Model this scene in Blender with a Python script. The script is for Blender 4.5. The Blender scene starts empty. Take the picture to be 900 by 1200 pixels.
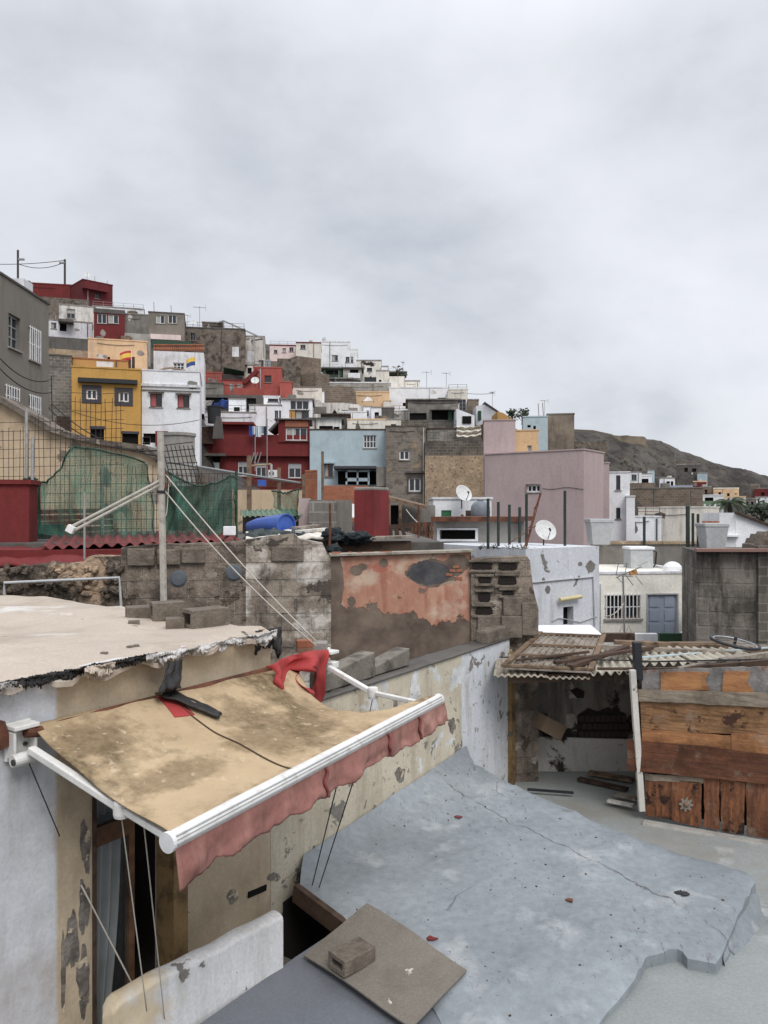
import bpy, bmesh, math, random
import numpy as np
from mathutils import Vector, Matrix, noise, geometry
random.seed(7)
R = math.radians
F = 900.0
sc = bpy.context.scene
COL = sc.collection
WO = {}          # world origin of every object built

def P(px, py, Y):
    return Vector(((px - 450) / F * Y, Y, (600 - py) / F * Y))
def Pz(px, py, z):
    return P(px, py, -z * F / (py - 600))
def s(r, g, b):
    f = lambda c: (c / 12.92 if c <= .04045 else ((c + .055) / 1.055) ** 2.4)
    c = (f(r / 255), f(g / 255), f(b / 255)); y = .3 * c[0] + .5 * c[1] + .2 * c[2]
    return tuple(x + (y - x) * .2 for x in c) + (1,)
def V(x, y, z): return Vector((x, y, z))
def nz(x, y, z=0.0, sc_=1.0): return noise.noise(Vector((x * sc_, y * sc_, z * sc_)))

class MB:
    def __init__(self): self.v = []; self.f = []
    def add(self, vs, fs):
        o = len(self.v); self.v += [Vector(p) for p in vs]; self.f += [[i + o for i in f] for f in fs]; return self
    def quad(self, *p): return self.add(p, [list(range(len(p)))])
    def hexa(self, b, t):
        n = len(b)
        fs = [list(range(n))[::-1], [n + i for i in range(n)]] + [[i, (i + 1) % n, n + (i + 1) % n, n + i] for i in range(n)]
        return self.add(list(b) + list(t), fs)
    def box(self, c, size, rz=0, rx=0, ry=0):
        M = Matrix.Rotation(rz, 3, 'Z') @ Matrix.Rotation(ry, 3, 'Y') @ Matrix.Rotation(rx, 3, 'X')
        c = Vector(c); h = [x / 2 for x in size]
        q = lambda x, y, z: c + M @ Vector((x * h[0], y * h[1], z * h[2]))
        return self.hexa([q(-1, -1, -1), q(1, -1, -1), q(1, 1, -1), q(-1, 1, -1)], [q(-1, -1, 1), q(1, -1, 1), q(1, 1, 1), q(-1, 1, 1)])
    def bar(self, A, B, w, h, up=(0, 0, 1)):
        A = Vector(A); B = Vector(B); d = (B - A).normalized(); up = Vector(up)
        if abs(d.dot(up.normalized())) > .97: up = Vector((0, 1, 0))
        x = d.cross(up).normalized() * w / 2; y = x.cross(d).normalized() * h / 2
        return self.hexa([A - x - y, A + x - y, A + x + y, A - x + y], [B - x - y, B + x - y, B + x + y, B - x + y])
    def prism(self, poly, vec):
        vec = Vector(vec); return self.hexa([Vector(p) for p in poly], [Vector(p) + vec for p in poly])
    def tube(self, pts, r, seg=6):
        pts = [Vector(p) for p in pts]; rs = r if isinstance(r, (list, tuple)) else [r] * len(pts)
        rings = []; pu = None
        for i, p in enumerate(pts):
            d = (pts[min(i + 1, len(pts) - 1)] - pts[max(i - 1, 0)]).normalized()
            u = Vector((0, 0, 1)) if abs(d.z) < .9 else Vector((1, 0, 0))
            x = d.cross(u).normalized() if pu is None else (pu - d * pu.dot(d)).normalized()
            pu = x; y = d.cross(x)
            rings.append([p + (x * math.cos(2 * math.pi * k / seg) + y * math.sin(2 * math.pi * k / seg)) * rs[i] for k in range(seg)])
        n = len(rings); fs = []
        for i in range(n - 1):
            for k in range(seg):
                k2 = (k + 1) % seg
                fs.append([i * seg + k, i * seg + k2, (i + 1) * seg + k2, (i + 1) * seg + k])
        fs.append(list(range(seg))[::-1]); fs.append([(n - 1) * seg + k for k in range(seg)])
        return self.add(sum(rings, []), fs)
    def lathe(self, c, prof, seg=20, M=None):
        c = Vector(c); M = M or Matrix.Identity(3); vs = []
        for (r, z) in prof:
            for k in range(seg):
                a = 2 * math.pi * k / seg
                vs.append(c + M @ Vector((r * math.cos(a), r * math.sin(a), z)))
        n = len(prof); fs = []
        for i in range(n - 1):
            for k in range(seg):
                k2 = (k + 1) % seg
                fs.append([i * seg + k, i * seg + k2, (i + 1) * seg + k2, (i + 1) * seg + k])
        if prof[0][0] > 1e-4: fs.append(list(range(seg))[::-1])
        if prof[-1][0] > 1e-4: fs.append([(n - 1) * seg + k for k in range(seg)])
        return self.add(vs, fs)
    def grid(self, fn, nu, nv):
        vs = [fn(i / nu, j / nv) for j in range(nv + 1) for i in range(nu + 1)]
        fs = [[j * (nu + 1) + i, j * (nu + 1) + i + 1, (j + 1) * (nu + 1) + i + 1, (j + 1) * (nu + 1) + i] for j in range(nv) for i in range(nu)]
        return self.add(vs, fs)
    def facade(self, A, u, L, z0, z1, holes, n, dep):
        us = sorted({0, L} | {h[0] for h in holes} | {h[1] for h in holes}); zs = sorted({z0, z1} | {h[2] for h in holes} | {h[3] for h in holes})
        q = lambda a, z, d=0: Vector((A.x + u.x * a + n.x * d, A.y + u.y * a + n.y * d, z))
        for i in range(len(us) - 1):
            for j in range(len(zs) - 1):
                cu = (us[i] + us[i + 1]) / 2; cz = (zs[j] + zs[j + 1]) / 2
                if any(h[0] < cu < h[1] and h[2] < cz < h[3] for h in holes): continue
                self.quad(q(us[i], zs[j]), q(us[i + 1], zs[j]), q(us[i + 1], zs[j + 1]), q(us[i], zs[j + 1]))
        for (a, b, c, e) in [h[:4] for h in holes]:
            for (p, r_) in (((a, c), (b, c)), ((b, c), (b, e)), ((b, e), (a, e)), ((a, e), (a, c))):
                self.quad(q(*p), q(*r_), q(*r_, dep), q(*p, dep))
        return self
    def build(self, name, mat, parent=None, smooth=False, bevel=0, label=None, cat=None, group=None, kind=None, solid=0, weld=True, auto=None):
        if parent is not None: W = WO[parent.name]
        else:
            xs = [p.x for p in self.v]; ys = [p.y for p in self.v]; zz = [p.z for p in self.v]
            W = Vector(((min(xs) + max(xs)) / 2, (min(ys) + max(ys)) / 2, min(zz)))
        me = bpy.data.meshes.new(name)
        me.from_pydata([p - W for p in self.v], [], self.f)
        bm = bmesh.new(); bm.from_mesh(me)
        if weld: bmesh.ops.remove_doubles(bm, verts=bm.verts, dist=1e-5)
        bmesh.ops.recalc_face_normals(bm, faces=bm.faces)
        uv = bm.loops.layers.uv.new('UVMap')
        for f in bm.faces:
            nn = f.normal
            if abs(nn.z) > .75:
                for l in f.loops: l[uv].uv = (l.vert.co.x + W.x, l.vert.co.y + W.y)
            else:
                t = Vector((-nn.y, nn.x, 0)).normalized()
                for l in f.loops:
                    p = l.vert.co + W; l[uv].uv = (p.dot(t), p.z)
            f.smooth = bool(smooth)
        bm.to_mesh(me); bm.free()
        if smooth == 'auto': me.set_sharp_from_angle(angle=R(32))
        me.materials.append(mat)
        o = bpy.data.objects.new(name, me); COL.objects.link(o); WO[o.name] = W
        if parent is not None: o.parent = parent
        else: o.location = W
        if solid:
            md = o.modifiers.new('thick', 'SOLIDIFY'); md.thickness = solid; md.offset = 0
        if bevel:
            md = o.modifiers.new('bevel', 'BEVEL'); md.width = bevel; md.segments = 2; md.limit_method = 'ANGLE'; md.angle_limit = R(40)
        tag(o, label, cat, group, kind)
        return o

def tag(o, label=None, cat=None, group=None, kind=None):
    if label: o['label'] = label
    if cat: o['category'] = cat
    if group: o['group'] = group
    if kind or cat: o['kind'] = kind or 'thing'
    return o
def thing(name, label, cat, loc, group=None):
    o = bpy.data.objects.new(name, None); COL.objects.link(o); o.location = Vector(loc); o.empty_display_size = .2
    WO[o.name] = Vector(loc); return tag(o, label, cat, group)
def dup(o, loc, rz=0, sc_=1, label=None, group=None, parent=None):
    c = o.copy(); COL.objects.link(c)
    if parent is None:
        c.location = Vector(loc); c.rotation_euler = (0, 0, rz); c.scale = (sc_,) * 3; WO[c.name] = Vector(loc)
        if label: c['label'] = label
        if group: c['group'] = group
    else: c.parent = parent
    for ch in list(o.children): dup(ch, None, parent=c)
    return c

# ------------------------------------------------------------------ materials
class NT:
    def __init__(self, name):
        self.m = bpy.data.materials.new(name); self.m.use_nodes = True
        self.t = self.m.node_tree; self.n = self.t.nodes; self.n.clear()
        self.out = self.n.new('ShaderNodeOutputMaterial')
        self.b = self.n.new('ShaderNodeBsdfPrincipled'); self.t.links.new(self.b.outputs[0], self.out.inputs[0])
        self.tc = self.n.new('ShaderNodeTexCoord')
    def l(self, a, b): self.t.links.new(a, b)
    def map(self, sx=1, sy=1, sz=1, src='Object', loc=(0, 0, 0)):
        k = self.n.new('ShaderNodeMapping'); k.inputs['Scale'].default_value = (sx, sy, sz); k.inputs['Location'].default_value = loc
        self.l(self.tc.outputs[src], k.inputs[0]); return k.outputs[0]
    def noise(self, scale, det=6, vec=None, rough=.6, dist=0):
        k = self.n.new('ShaderNodeTexNoise'); k.inputs['Scale'].default_value = scale; k.inputs['Detail'].default_value = det
        k.inputs['Roughness'].default_value = rough; k.inputs['Distortion'].default_value = dist
        self.l(vec if vec is not None else self.tc.outputs['Object'], k.inputs['Vector']); return k.outputs['Fac']
    def ramp(self, fac, lo, hi, a=(0, 0, 0, 1), b=(1, 1, 1, 1)):
        k = self.n.new('ShaderNodeValToRGB'); e = k.color_ramp.elements
        e[0].position = lo; e[1].position = max(hi, lo + .001); e[0].color = a; e[1].color = b
        self.l(fac, k.inputs[0]); return k.outputs[0]
    def math(self, op, a, b=None):
        k = self.n.new('ShaderNodeMath'); k.operation = op
        for i, x in enumerate((a, b)):
            if x is None: continue
            if isinstance(x, (int, float)): k.inputs[i].default_value = x
            else: self.l(x, k.inputs[i])
        return k.outputs[0]
    def mix(self, fac, a, b, mode='MIX'):
        k = self.n.new('ShaderNodeMix'); k.data_type = 'RGBA'; k.blend_type = mode
        for i, x in ((0, fac), (6, a), (7, b)):
            if isinstance(x, (int, float)): k.inputs[i].default_value = x
            elif isinstance(x, tuple): k.inputs[i].default_value = x
            else: self.l(x, k.inputs[i])
        return k.outputs[2]
    def bump(self, h, st, dist=.02):
        k = self.n.new('ShaderNodeBump'); k.inputs['Strength'].default_value = st; k.inputs['Distance'].default_value = dist
        self.l(h, k.inputs['Height'])
        return k

def mul(c, k): return (min(1, c[0] * k), min(1, c[1] * k), min(1, c[2] * k), 1)

def weather(name, c, var=.25, vs=.8, stain=None, streak=None, peel=None, peels=(), brick=None, rough=.85, bump=.3, bs=18, bd=.01, fine=.12, fs=40, spec=.3, split=None):
    """painted / raw masonry: colour variation, stains, rain streaks, peeled patches"""
    t = NT(name)
    n1 = t.noise(vs, 5)
    col = t.mix(t.ramp(n1, .3, .7), mul(c, 1 - var), mul(c, 1 + var))
    h = t.noise(bs, 5)
    if split:   # a second paint up to arc length `pos` along the wall
        c2, pos, bl = split; sp = t.n.new('ShaderNodeSeparateXYZ'); t.l(t.tc.outputs['UV'], sp.inputs[0])
        q = t.math('ADD', sp.outputs[0], t.math('MULTIPLY', t.math('SUBTRACT', t.noise(3, 6), .5), bl)); k = t.n.new('ShaderNodeMapRange'); t.l(q, k.inputs[0]); k.inputs[1].default_value = pos - .015; k.inputs[2].default_value = pos + .015
        col = t.mix(k.outputs[0], t.mix(t.ramp(t.noise(1.6, 6), .35, .7), mul(c2, 1.05), mul(c2, .82)), col)
    if brick:
        bw, bh, mc, mt, bv = brick
        k = t.n.new('ShaderNodeTexBrick'); t.l(t.map(1, 1, 1, 'UV'), k.inputs['Vector'])
        k.inputs['Scale'].default_value = 1; k.inputs['Brick Width'].default_value = bw; k.inputs['Row Height'].default_value = bh
        k.inputs['Mortar Size'].default_value = mt; k.inputs['Mortar Smooth'].default_value = .3; k.inputs['Bias'].default_value = 0
        k.inputs['Color1'].default_value = (1 - bv,) * 3 + (1,); k.inputs['Color2'].default_value = (1 + bv,) * 3 + (1,); k.inputs['Mortar'].default_value = (1, 1, 1, 1)
        col = t.mix(1.0, col, k.outputs[0], 'MULTIPLY')
        mf = t.math('MULTIPLY', k.outputs['Fac'], t.ramp(t.noise(2.3, 4), .25, .5))
        col = t.mix(mf, col, mc)
        h = t.math('SUBTRACT', h, t.math('MULTIPLY', mf, 1.2))
    f2 = t.noise(fs, 4)
    col = t.mix(fine, col, t.mix(1.0, col, t.ramp(f2, .35, .65, (.3, .3, .3, 1), (1.6, 1.6, 1.6, 1)), 'MULTIPLY'))
    if stain:
        sc_, amt, scale, lo, hi = stain
        col = t.mix(t.math('MULTIPLY', t.ramp(t.noise(scale, 8, rough=.65), lo, hi), amt), col, sc_)
    if streak:
        sc_, amt, lo, hi = streak
        col = t.mix(t.math('MULTIPLY', t.ramp(t.noise(1.0, 7, t.map(2.6, 2.6, .4), .72), lo, hi), amt), col, sc_)
    for (pc, scale, lo, w, pb) in ([peel] if peel else []) + list(peels):
        m = t.ramp(t.noise(scale, 9, t.map(1, 1, 1, loc=(scale * 3.1, 1.7, pb * 5)), .62, .3), lo, lo + w)
        col = t.mix(m, col, t.mix(t.ramp(t.noise(scale * 3, 5), .3, .7), mul(pc, .75), mul(pc, 1.25)))
        h = t.math('SUBTRACT', h, t.math('MULTIPLY', m, pb))
    t.l(col, t.b.inputs['Base Color']); t.b.inputs['Roughness'].default_value = rough
    t.b.inputs['Specular IOR Level'].default_value = spec
    t.l(t.bump(h, bump, bd).outputs[0], t.b.inputs['Normal'])
    return t.m
def plain(name, c, rough=.6, metal=0, var=.12, vs=6, spec=.4, dirt=None):
    t = NT(name)
    col = t.mix(t.ramp(t.noise(vs, 5), .3, .7), mul(c, 1 - var), mul(c, 1 + var))
    if dirt: col = t.mix(t.math('MULTIPLY', t.ramp(t.noise(vs * 2.3, 7), dirt[2], dirt[2] + .2), dirt[1]), col, dirt[0])
    t.l(col, t.b.inputs['Base Color']); t.b.inputs['Roughness'].default_value = rough; t.b.inputs['Metallic'].default_value = metal
    t.b.inputs['Specular IOR Level'].default_value = spec
    t.l(t.bump(t.noise(vs * 4, 4), .15, .005).outputs[0], t.b.inputs['Normal'])
    return t.m

GRIME = s(70, 64, 58); CONC = s(140, 132, 122); SOOT = s(62, 56, 50)
def paint(name, c, **k):
    d = dict(var=.08, vs=.5, stain=(mul(c, .45), .5, .7, .5, .75), streak=(mul(c, .42), .6, .52, .78), rough=.85, bump=.25, bs=8, bd=.01, fs=12)
    d.update(k); return weather(name, c, **d)
M = {}
M['white'] = paint('white_paint', s(222, 222, 226), streak=(s(120, 116, 112), .6, .5, .75), stain=(s(150, 146, 142), .45, .8, .5, .7))
M['white_clean'] = paint('clean_white_paint', s(232, 233, 236), streak=(s(150, 148, 148), .35, .55, .8))
M['white_warm'] = paint('cream_white_paint', s(226, 218, 204), streak=(s(120, 108, 94), .6, .5, .75))
M['white_old'] = paint('dirty_white_paint', s(214, 208, 198), streak=(s(92, 84, 76), .75, .46, .7), peel=(CONC, .9, .6, .02, .3))
M['blue_white'] = weather('blue_white_paint', s(208, 211, 217), var=.06, streak=(s(120, 118, 120), .5, .52, .75), peel=(s(128, 124, 120), 1.6, .63, .01, .5), fs=14, bump=.35)
M['red'] = paint('dark_red_paint', s(124, 36, 36), streak=(s(70, 30, 30), .5, .5, .75))
M['red_deep'] = paint('deep_red_paint', s(112, 34, 38), streak=(s(66, 30, 32), .5, .5, .75))
M['salmon'] = paint('salmon_paint', s(176, 78, 66), streak=(s(110, 56, 50), .5, .5, .75))
M['yellow'] = paint('yellow_paint', s(206, 152, 46), streak=(s(150, 106, 40), .35, .52, .78))
M['peach'] = paint('peach_paint', s(228, 188, 140), streak=(s(170, 136, 104), .45, .5, .75))
M['peach2'] = paint('apricot_paint', s(228, 182, 126), streak=(s(166, 124, 84), .45, .5, .75))
M['pink'] = paint('dusty_pink_paint', s(186, 163, 161), var=.05, vs=.25, streak=(s(150, 128, 127), .5, .5, .8), stain=(s(166, 142, 141), .5, .4, .5, .7), bump=.2)
M['lblue'] = paint('light_blue_paint', s(172, 192, 200), streak=(s(124, 146, 156), .4, .5, .8))
M['ochre'] = paint('ochre_paint', s(190, 140, 66))
M['palepink'] = paint('pale_pink_paint', s(232, 206, 200))
M['orange_brick'] = weather('orange_hollow_brick', s(170, 96, 60), brick=(.35, .22, s(150, 110, 84), .02, .15), streak=(s(110, 70, 50), .6, .5, .7))
M['conc'] = weather('raw_concrete', s(132, 126, 118), stain=(s(84, 78, 72), .7, .6, .48, .66), streak=(s(74, 68, 62), .6, .5, .72))
M['conc_light'] = weather('light_concrete', s(160, 156, 148), stain=(s(106, 100, 92), .6, .6, .5, .7), streak=(s(90, 84, 78), .5, .52, .74))
M['conc_dark'] = weather('dark_concrete', s(100, 95, 90), stain=(s(62, 58, 54), .7, .6, .48, .66), streak=(s(60, 56, 52), .6, .5, .72))
M['greyhouse'] = weather('grey_render', s(136, 128, 116), var=.1, vs=.35, stain=(s(96, 88, 80), .6, .35, .46, .66), streak=(s(88, 80, 72), .5, .5, .75))
M['block'] = weather('grey_block', s(122, 116, 108), brick=(.5, .25, s(156, 150, 142), .022, .18), stain=(s(74, 68, 62), .7, .7, .48, .66), streak=(s(70, 64, 58), .5, .5, .7))
M['block_brown'] = weather('brown_block', s(122, 106, 90), brick=(.5, .25, s(150, 136, 120), .022, .2), stain=(s(76, 64, 54), .6, .5, .5, .66))
M['block_dark'] = weather('dark_block', s(100, 92, 82), brick=(.5, .25, s(128, 122, 112), .022, .25), stain=(s(60, 54, 48), .6, .6, .48, .66), streak=(s(56, 50, 44), .6, .48, .7))
M['stone_tan'] = weather('tan_rubble', s(166, 142, 112), vs=1.2, stain=(s(110, 90, 70), .8, 4.2, .54, .62), peels=[(s(190, 166, 134), 2.6, .58, .06, .2), (s(96, 80, 64), 3.6, .64, .03, .5)], bump=.6, bs=5, bd=.06)
M['stone_grey'] = weather('grey_rubble', s(120, 108, 96), vs=2, stain=(s(66, 56, 48), .85, 1.4, .48, .6), peels=[(s(150, 136, 120), 2.4, .6, .05, -.4)], bump=.8, bs=4, bd=.08)
M['tan_wall'] = weather('tan_stucco', s(206, 180, 144), vs=.6, streak=(s(130, 104, 78), .5, .5, .72), stain=(s(150, 122, 92), .6, .6, .5, .68), peel=(s(132, 118, 102), .8, .58, .02, .5))
M['glass'] = plain('window_glass', s(38, 43, 50), .12, spec=.6)
M['void'] = plain('dark_interior', s(30, 28, 27), .9, spec=.1)
M['wframe'] = plain('white_window_frame', s(226, 226, 226), .5)
M['dframe'] = plain('slate_surround', s(66, 64, 72), .7)
M['bframe'] = plain('brown_frame', s(96, 66, 48), .7)
M['gframe'] = plain('grey_metal_frame', s(150, 150, 150), .45, .3)
M['redshut'] = plain('red_shutter', s(176, 80, 84), .6)
M['coping'] = weather('grey_coping', s(150, 142, 134), stain=(s(90, 84, 78), .7, 1.2, .48, .66))
M['rust'] = weather('rust', s(120, 70, 46), stain=(s(70, 44, 34), .8, 4, .45, .6), bs=30)
M['steel'] = plain('galvanised_steel', s(170, 170, 168), .5, .5, dirt=(s(120, 90, 70), .6, .55))
M['dsteel'] = plain('dark_steel', s(70, 68, 66), .6, .3)
M['greenpost'] = plain('green_painted_steel', s(34, 74, 54), .55, dirt=(s(30, 34, 30), .8, .5))
M['darkpost'] = plain('dark_green_post', s(44, 56, 50), .6)
M['dish'] = plain('dish_grey_white', s(208, 208, 206), .5, dirt=(s(150, 140, 126), .5, .5))
M['dish_grey'] = plain('dish_grey', s(150, 156, 160), .5, dirt=(s(120, 116, 110), .5, .5))
M['wire'] = plain('black_cable', s(38, 36, 36), .7)
M['rope'] = plain('pale_rope', s(186, 180, 166), .9)
M['wood'] = weather('weathered_wood', s(128, 104, 80), vs=3, stain=(s(74, 56, 42), .8, 5, .48, .62), bs=24)
M['wood_dark'] = weather('dark_old_wood', s(84, 64, 50), vs=3, stain=(s(48, 36, 28), .8, 5, .48, .62), bs=24)
M['wood_grey'] = weather('grey_old_wood', s(150, 138, 124), vs=3, stain=(s(90, 78, 66), .8, 6, .48, .62), bs=24)
M['leaf'] = plain('dark_leaves', s(54, 66, 42), .7, var=.4, vs=2)
M['palmleaf'] = plain('palm_leaves', s(66, 80, 52), .6, var=.35, vs=2)
M['trunk'] = plain('bark', s(92, 78, 64), .9, var=.3)
M['plastic_grey'] = plain('light_grey_plastic', s(176, 178, 180), .5, dirt=(s(130, 124, 116), .5, .55))
M['blue'] = plain('blue_plastic', s(44, 92, 186), .35, dirt=(s(30, 60, 120), .5, .55))
M['black'] = plain('black_plastic', s(40, 42, 46), .5)
M['curt'] = plain('pale_curtain_cloth', s(168, 166, 160), .9)
CTRL = []   # terrain control points (x, y, z)

class House:
    def __init__(self, name, label, rect, Y, m, dep=6, dY=0, wins=(), cop='coping', cop_h=None, cat='house', ext=3.0, ctrl=True, group=None, base=None, over=None):
        px0, px1, top, bot = rect
        self.A = P(px0, top, Y); self.A.z = 0
        if Y > 40 and abs(dY) <= 1.6 and px1 - px0 > 6:
            k = (px1 - 450 if px1 < 450 else max(0, px0 - 450)) / F; dY = -k * (px1 - px0) / F * Y * .85
        B = P(px1, top, Y + dY); B.z = 0
        self.L = (B - self.A).length; self.u = (B - self.A).normalized(); self.n = Vector((-self.u.y, self.u.x, 0))
        z1 = (600 - top) / F * Y; zb = (600 - bot) / F * Y; self.z1 = z1; self.zb = zb
        z0 = zb - ext if base is None else base
        mid = self.A + self.u * self.L / 2 + self.n * dep / 2
        self.root = r = thing(name, label, cat, (mid.x, mid.y, z0), group)
        if ctrl: CTRL.append((mid.x, mid.y, z0 + (1.2 if base is None else 0))); CTRL.append((self.A.x + self.u.x * self.L / 2, self.A.y - .3, z0 + (1.0 if base is None else -.2)))
        self.dep = dep; holes = []; specs = []
        for w in wins:
            x0, y0, x1, y1, kind = w[:5]; o = w[5] if len(w) > 5 else {}
            a, za = self.uz(x0, y1); b, zc = self.uz(x1, y0)
            xm = (x0 + x1) / 2; Ym = self.pt(xm, y1).y
            za = (600 - y1) / F * Ym; zc = (600 - y0) / F * Ym
            a = max(.06, min(a, self.L - .1)); b = max(a + .05, min(b, self.L - .06)); zc = min(zc, z1 - .08); za = max(za, z0 + .1)
            holes.append((a, b, za, zc)); specs.append((a, b, za, zc, kind, o))
        mb = MB(); A = self.A; u = self.u; n = self.n; L = self.L
        mb.facade(A, u, L, z0, z1, holes, n, .22)
        q = lambda a, d, z: Vector((A.x + u.x * a + n.x * d, A.y + u.y * a + n.y * d, z)); self.q = q
        mb.quad(q(L, 0, z0), q(L, dep, z0), q(L, dep, z1), q(L, 0, z1))
        mb.quad(q(0, dep, z0), q(0, 0, z0), q(0, 0, z1), q(0, dep, z1))
        mb.quad(q(L, dep, z0), q(0, dep, z0), q(0, dep, z1), q(L, dep, z1))
        mb.quad(q(0, 0, z1 - .002), q(L, 0, z1 - .002), q(L, dep, z1 - .002), q(0, dep, z1 - .002))
        self.wall = mb.build('wall', m, r)
        if cop:
            h = cop_h or max(.08, Y * .0016); o = over if over is not None else .05; c = MB(); t = .22
            def ring(a0, a1, d0, d1):
                c.hexa([q(a0, d0, z1), q(a1, d0, z1), q(a1, d1, z1), q(a0, d1, z1)], [q(a0, d0, z1 + h), q(a1, d0, z1 + h), q(a1, d1, z1 + h), q(a0, d1, z1 + h)])
            ring(-o, L + o, -o, t); ring(-o, L + o, dep - t, dep + o); ring(-o, t, t, dep - t); ring(L - t, L + o, t, dep - t)
            c.build('parapet_coping', M[cop], r)
        for sp in specs: self.window(*sp)
        if Y > 40 and cop and self.L > 2 and name not in ('pink_house', 'pink_tower', 'concrete_tower', 'light_blue_house', 'yellow_house'): self.clutter(holes, name, z0)
    def clutter(self, holes, name, z0):
        rd = random.Random(name); L = self.L; z1 = self.z1; q = self.q; zb = max(self.zb, z1 - 6)
        free = lambda a, b, c, d: all(b < h[0] - .1 or a > h[1] + .1 or d < h[2] - .1 or c > h[3] + .1 for h in holes)
        if rd.random() < .6:
            for _ in range(6):
                a = rd.uniform(.15, L - .15)
                if free(a - .1, a + .1, z0, z1): MB().bar(q(a, -.05, zb - 1), q(a, -.05, z1 - .1), .09, .09, self.n).build('downpipe', M[rd.choice(['plastic_grey', 'conc', 'dsteel'])], self.root); break
        if rd.random() < .75:
            za = z1 - rd.uniform(.25, .5); a = rd.uniform(0, .2) * L; b = rd.uniform(.6, 1) * L
            if free(a, b, za - .35, za): MB().tube([q(a + (b - a) * i / 8, -.05, za - .1 * 4 * (i / 8) * (1 - i / 8)) for i in range(9)], .022, 4).build('cable', M['wire'], self.root)
        for _ in range(rd.choice([0, 1, 1, 2])):
            w = rd.uniform(.2, .5); h = rd.uniform(.15, .45); a = rd.uniform(w, L - w); z = rd.uniform(zb, z1 - h)
            if w < L / 2 and free(a - w, a + w, z - h, z + h):
                sd = rd.uniform(0, 9)
                MB().prism([q(a + w * math.cos(t * .45) * (1 + .6 * nz(math.cos(t * .45), math.sin(t * .45), sd)), -.005, z + h * math.sin(t * .45) * (1 + .6 * nz(math.cos(t * .45) + 3, math.sin(t * .45), sd))) for t in range(14)], self.n * .004).build('repair_patch', M[rd.choice(['conc', 'conc_light', 'coping', 'white_old'])], self.root)
        zr = z1; a = rd.uniform(.25, max(.3, L - .9)); k = rd.random()
        if k < .3: MB().box(q(a, 1.0, zr + .3), (rd.uniform(.6, 1.1), .7, .6), rd.uniform(-.2, .2)).build('rooftop_box', M[rd.choice(['white_old', 'conc', 'block_brown'])], self.root)
        elif k < .55:
            mb = MB(); n = max(2, int(L / 1.2))
            for i in range(n + 1): mb.tube([q(.1 + (L - .2) * i / n, .12, zr), q(.1 + (L - .2) * i / n, .12, zr + .75)], .025, 4)
            for hz_ in (.4, .75): mb.tube([q(.1, .12, zr + hz_), q(L - .1, .12, zr + hz_)], .02, 4)
            mb.build('railing', M[rd.choice(['gframe', 'dsteel', 'rust'])], self.root)
        elif k < .8:
            for i in range(rd.choice([1, 2])): x = rd.uniform(.2, L - .2); MB().tube([q(x, .3, zr), q(x + rd.uniform(-.1, .1), .3, zr + rd.uniform(.6, 1.4))], .03, 5).build('vent_pipe', M[rd.choice(['plastic_grey', 'dsteel', 'rust'])], self.root)
    def pt(self, px, py, off=0.0):
        A = self.A - self.n * off; k = (px - 450) / F; u = self.u
        s_ = (k * A.y - A.x) / (u.x - k * u.y); Y = A.y + u.y * s_
        return Vector((A.x + u.x * s_, Y, (600 - py) / F * Y))
    def uz(self, px, py):
        p = self.pt(px, py); d = p - self.A; return d.x * self.u.x + d.y * self.u.y, p.z
    def window(self, a, b, za, zb, kind, o):
        r = self.root; q = self.q
        def blk(mb, a0, a1, d0, d1, c0, c1): mb.hexa([q(a0, d0, c0), q(a1, d0, c0), q(a1, d1, c0), q(a0, d1, c0)], [q(a0, d0, c1), q(a1, d0, c1), q(a1, d1, c1), q(a0, d1, c1)])
        W = b - a; Hh = zb - za; t = min(.07, W * .09) * o.get('t', 1)
        if kind == 'd':
            mb = MB(); mb.quad(q(a, .215, za), q(b, .215, za), q(b, .215, zb), q(a, .215, zb)); mb.build('opening', M['void'], r); par = None
        elif kind == 'door':
            mb = MB(); blk(mb, a, b, .08, .13, za, zb); par = mb.build('door', o['m'], r)
            nx_, ny_ = 2, 3
            for i in range(nx_):
                for j in range(ny_):
                    x0 = a + W * (i + .18) / nx_; x1 = a + W * (i + .82) / nx_; y0 = za + Hh * (j + .12) / ny_; y1 = za + Hh * (j + .88) / ny_
                    pm = MB(); blk(pm, x0, x1, .055, .082, y0, y1); pm.build('door_panel', o['m'], par)
        elif kind == 'fill':
            mb = MB(); blk(mb, a, b, .03, .2, za, zb); par = mb.build(o.get('name', 'blocked_opening'), o['m'], r)
        else:
            fm = M[o.get('f', 'wframe')]
            mb = MB(); d0, d1 = .12, .17
            blk(mb, a, b, d0, d1, za, za + t); blk(mb, a, b, d0, d1, zb - t, zb); blk(mb, a, a + t, d0, d1, za + t, zb - t); blk(mb, b - t, b, d0, d1, za + t, zb - t)
            k = o.get('n', 2)
            for i in range(1, k): x = a + W * i / k; blk(mb, x - t * .5, x + t * .5, d0 + .005, d1 - .005, za + t, zb - t)
            for j in range(1, o.get('rows', 1)): z = za + Hh * j / o['rows']; blk(mb, a + t, b - t, d0 + .012, d1 - .012, z - t * .35, z + t * .35)
            par = mb.build('window', fm, r)
            g = MB(); g.quad(q(a, .166, za), q(b, .166, za), q(b, .166, zb), q(a, .166, zb)); g.build('pane', M['glass'], par)
            rv = random.Random(int(a * 977 + za * 331)).random()
            if rv < .4 and not o.get('blind') and o.get('n', 2) < 4:
                g = MB(); x1_ = a + t + (W - 2 * t) * (.46 if rv < .25 else 1); zq = zb - Hh * (1 if rv < .3 else .45); g.quad(q(a + t, .162, max(za, zq)), q(x1_, .162, max(za, zq)), q(x1_, .162, zb), q(a + t, .162, zb)); g.build('curtain', M['curt'], par)
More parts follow.
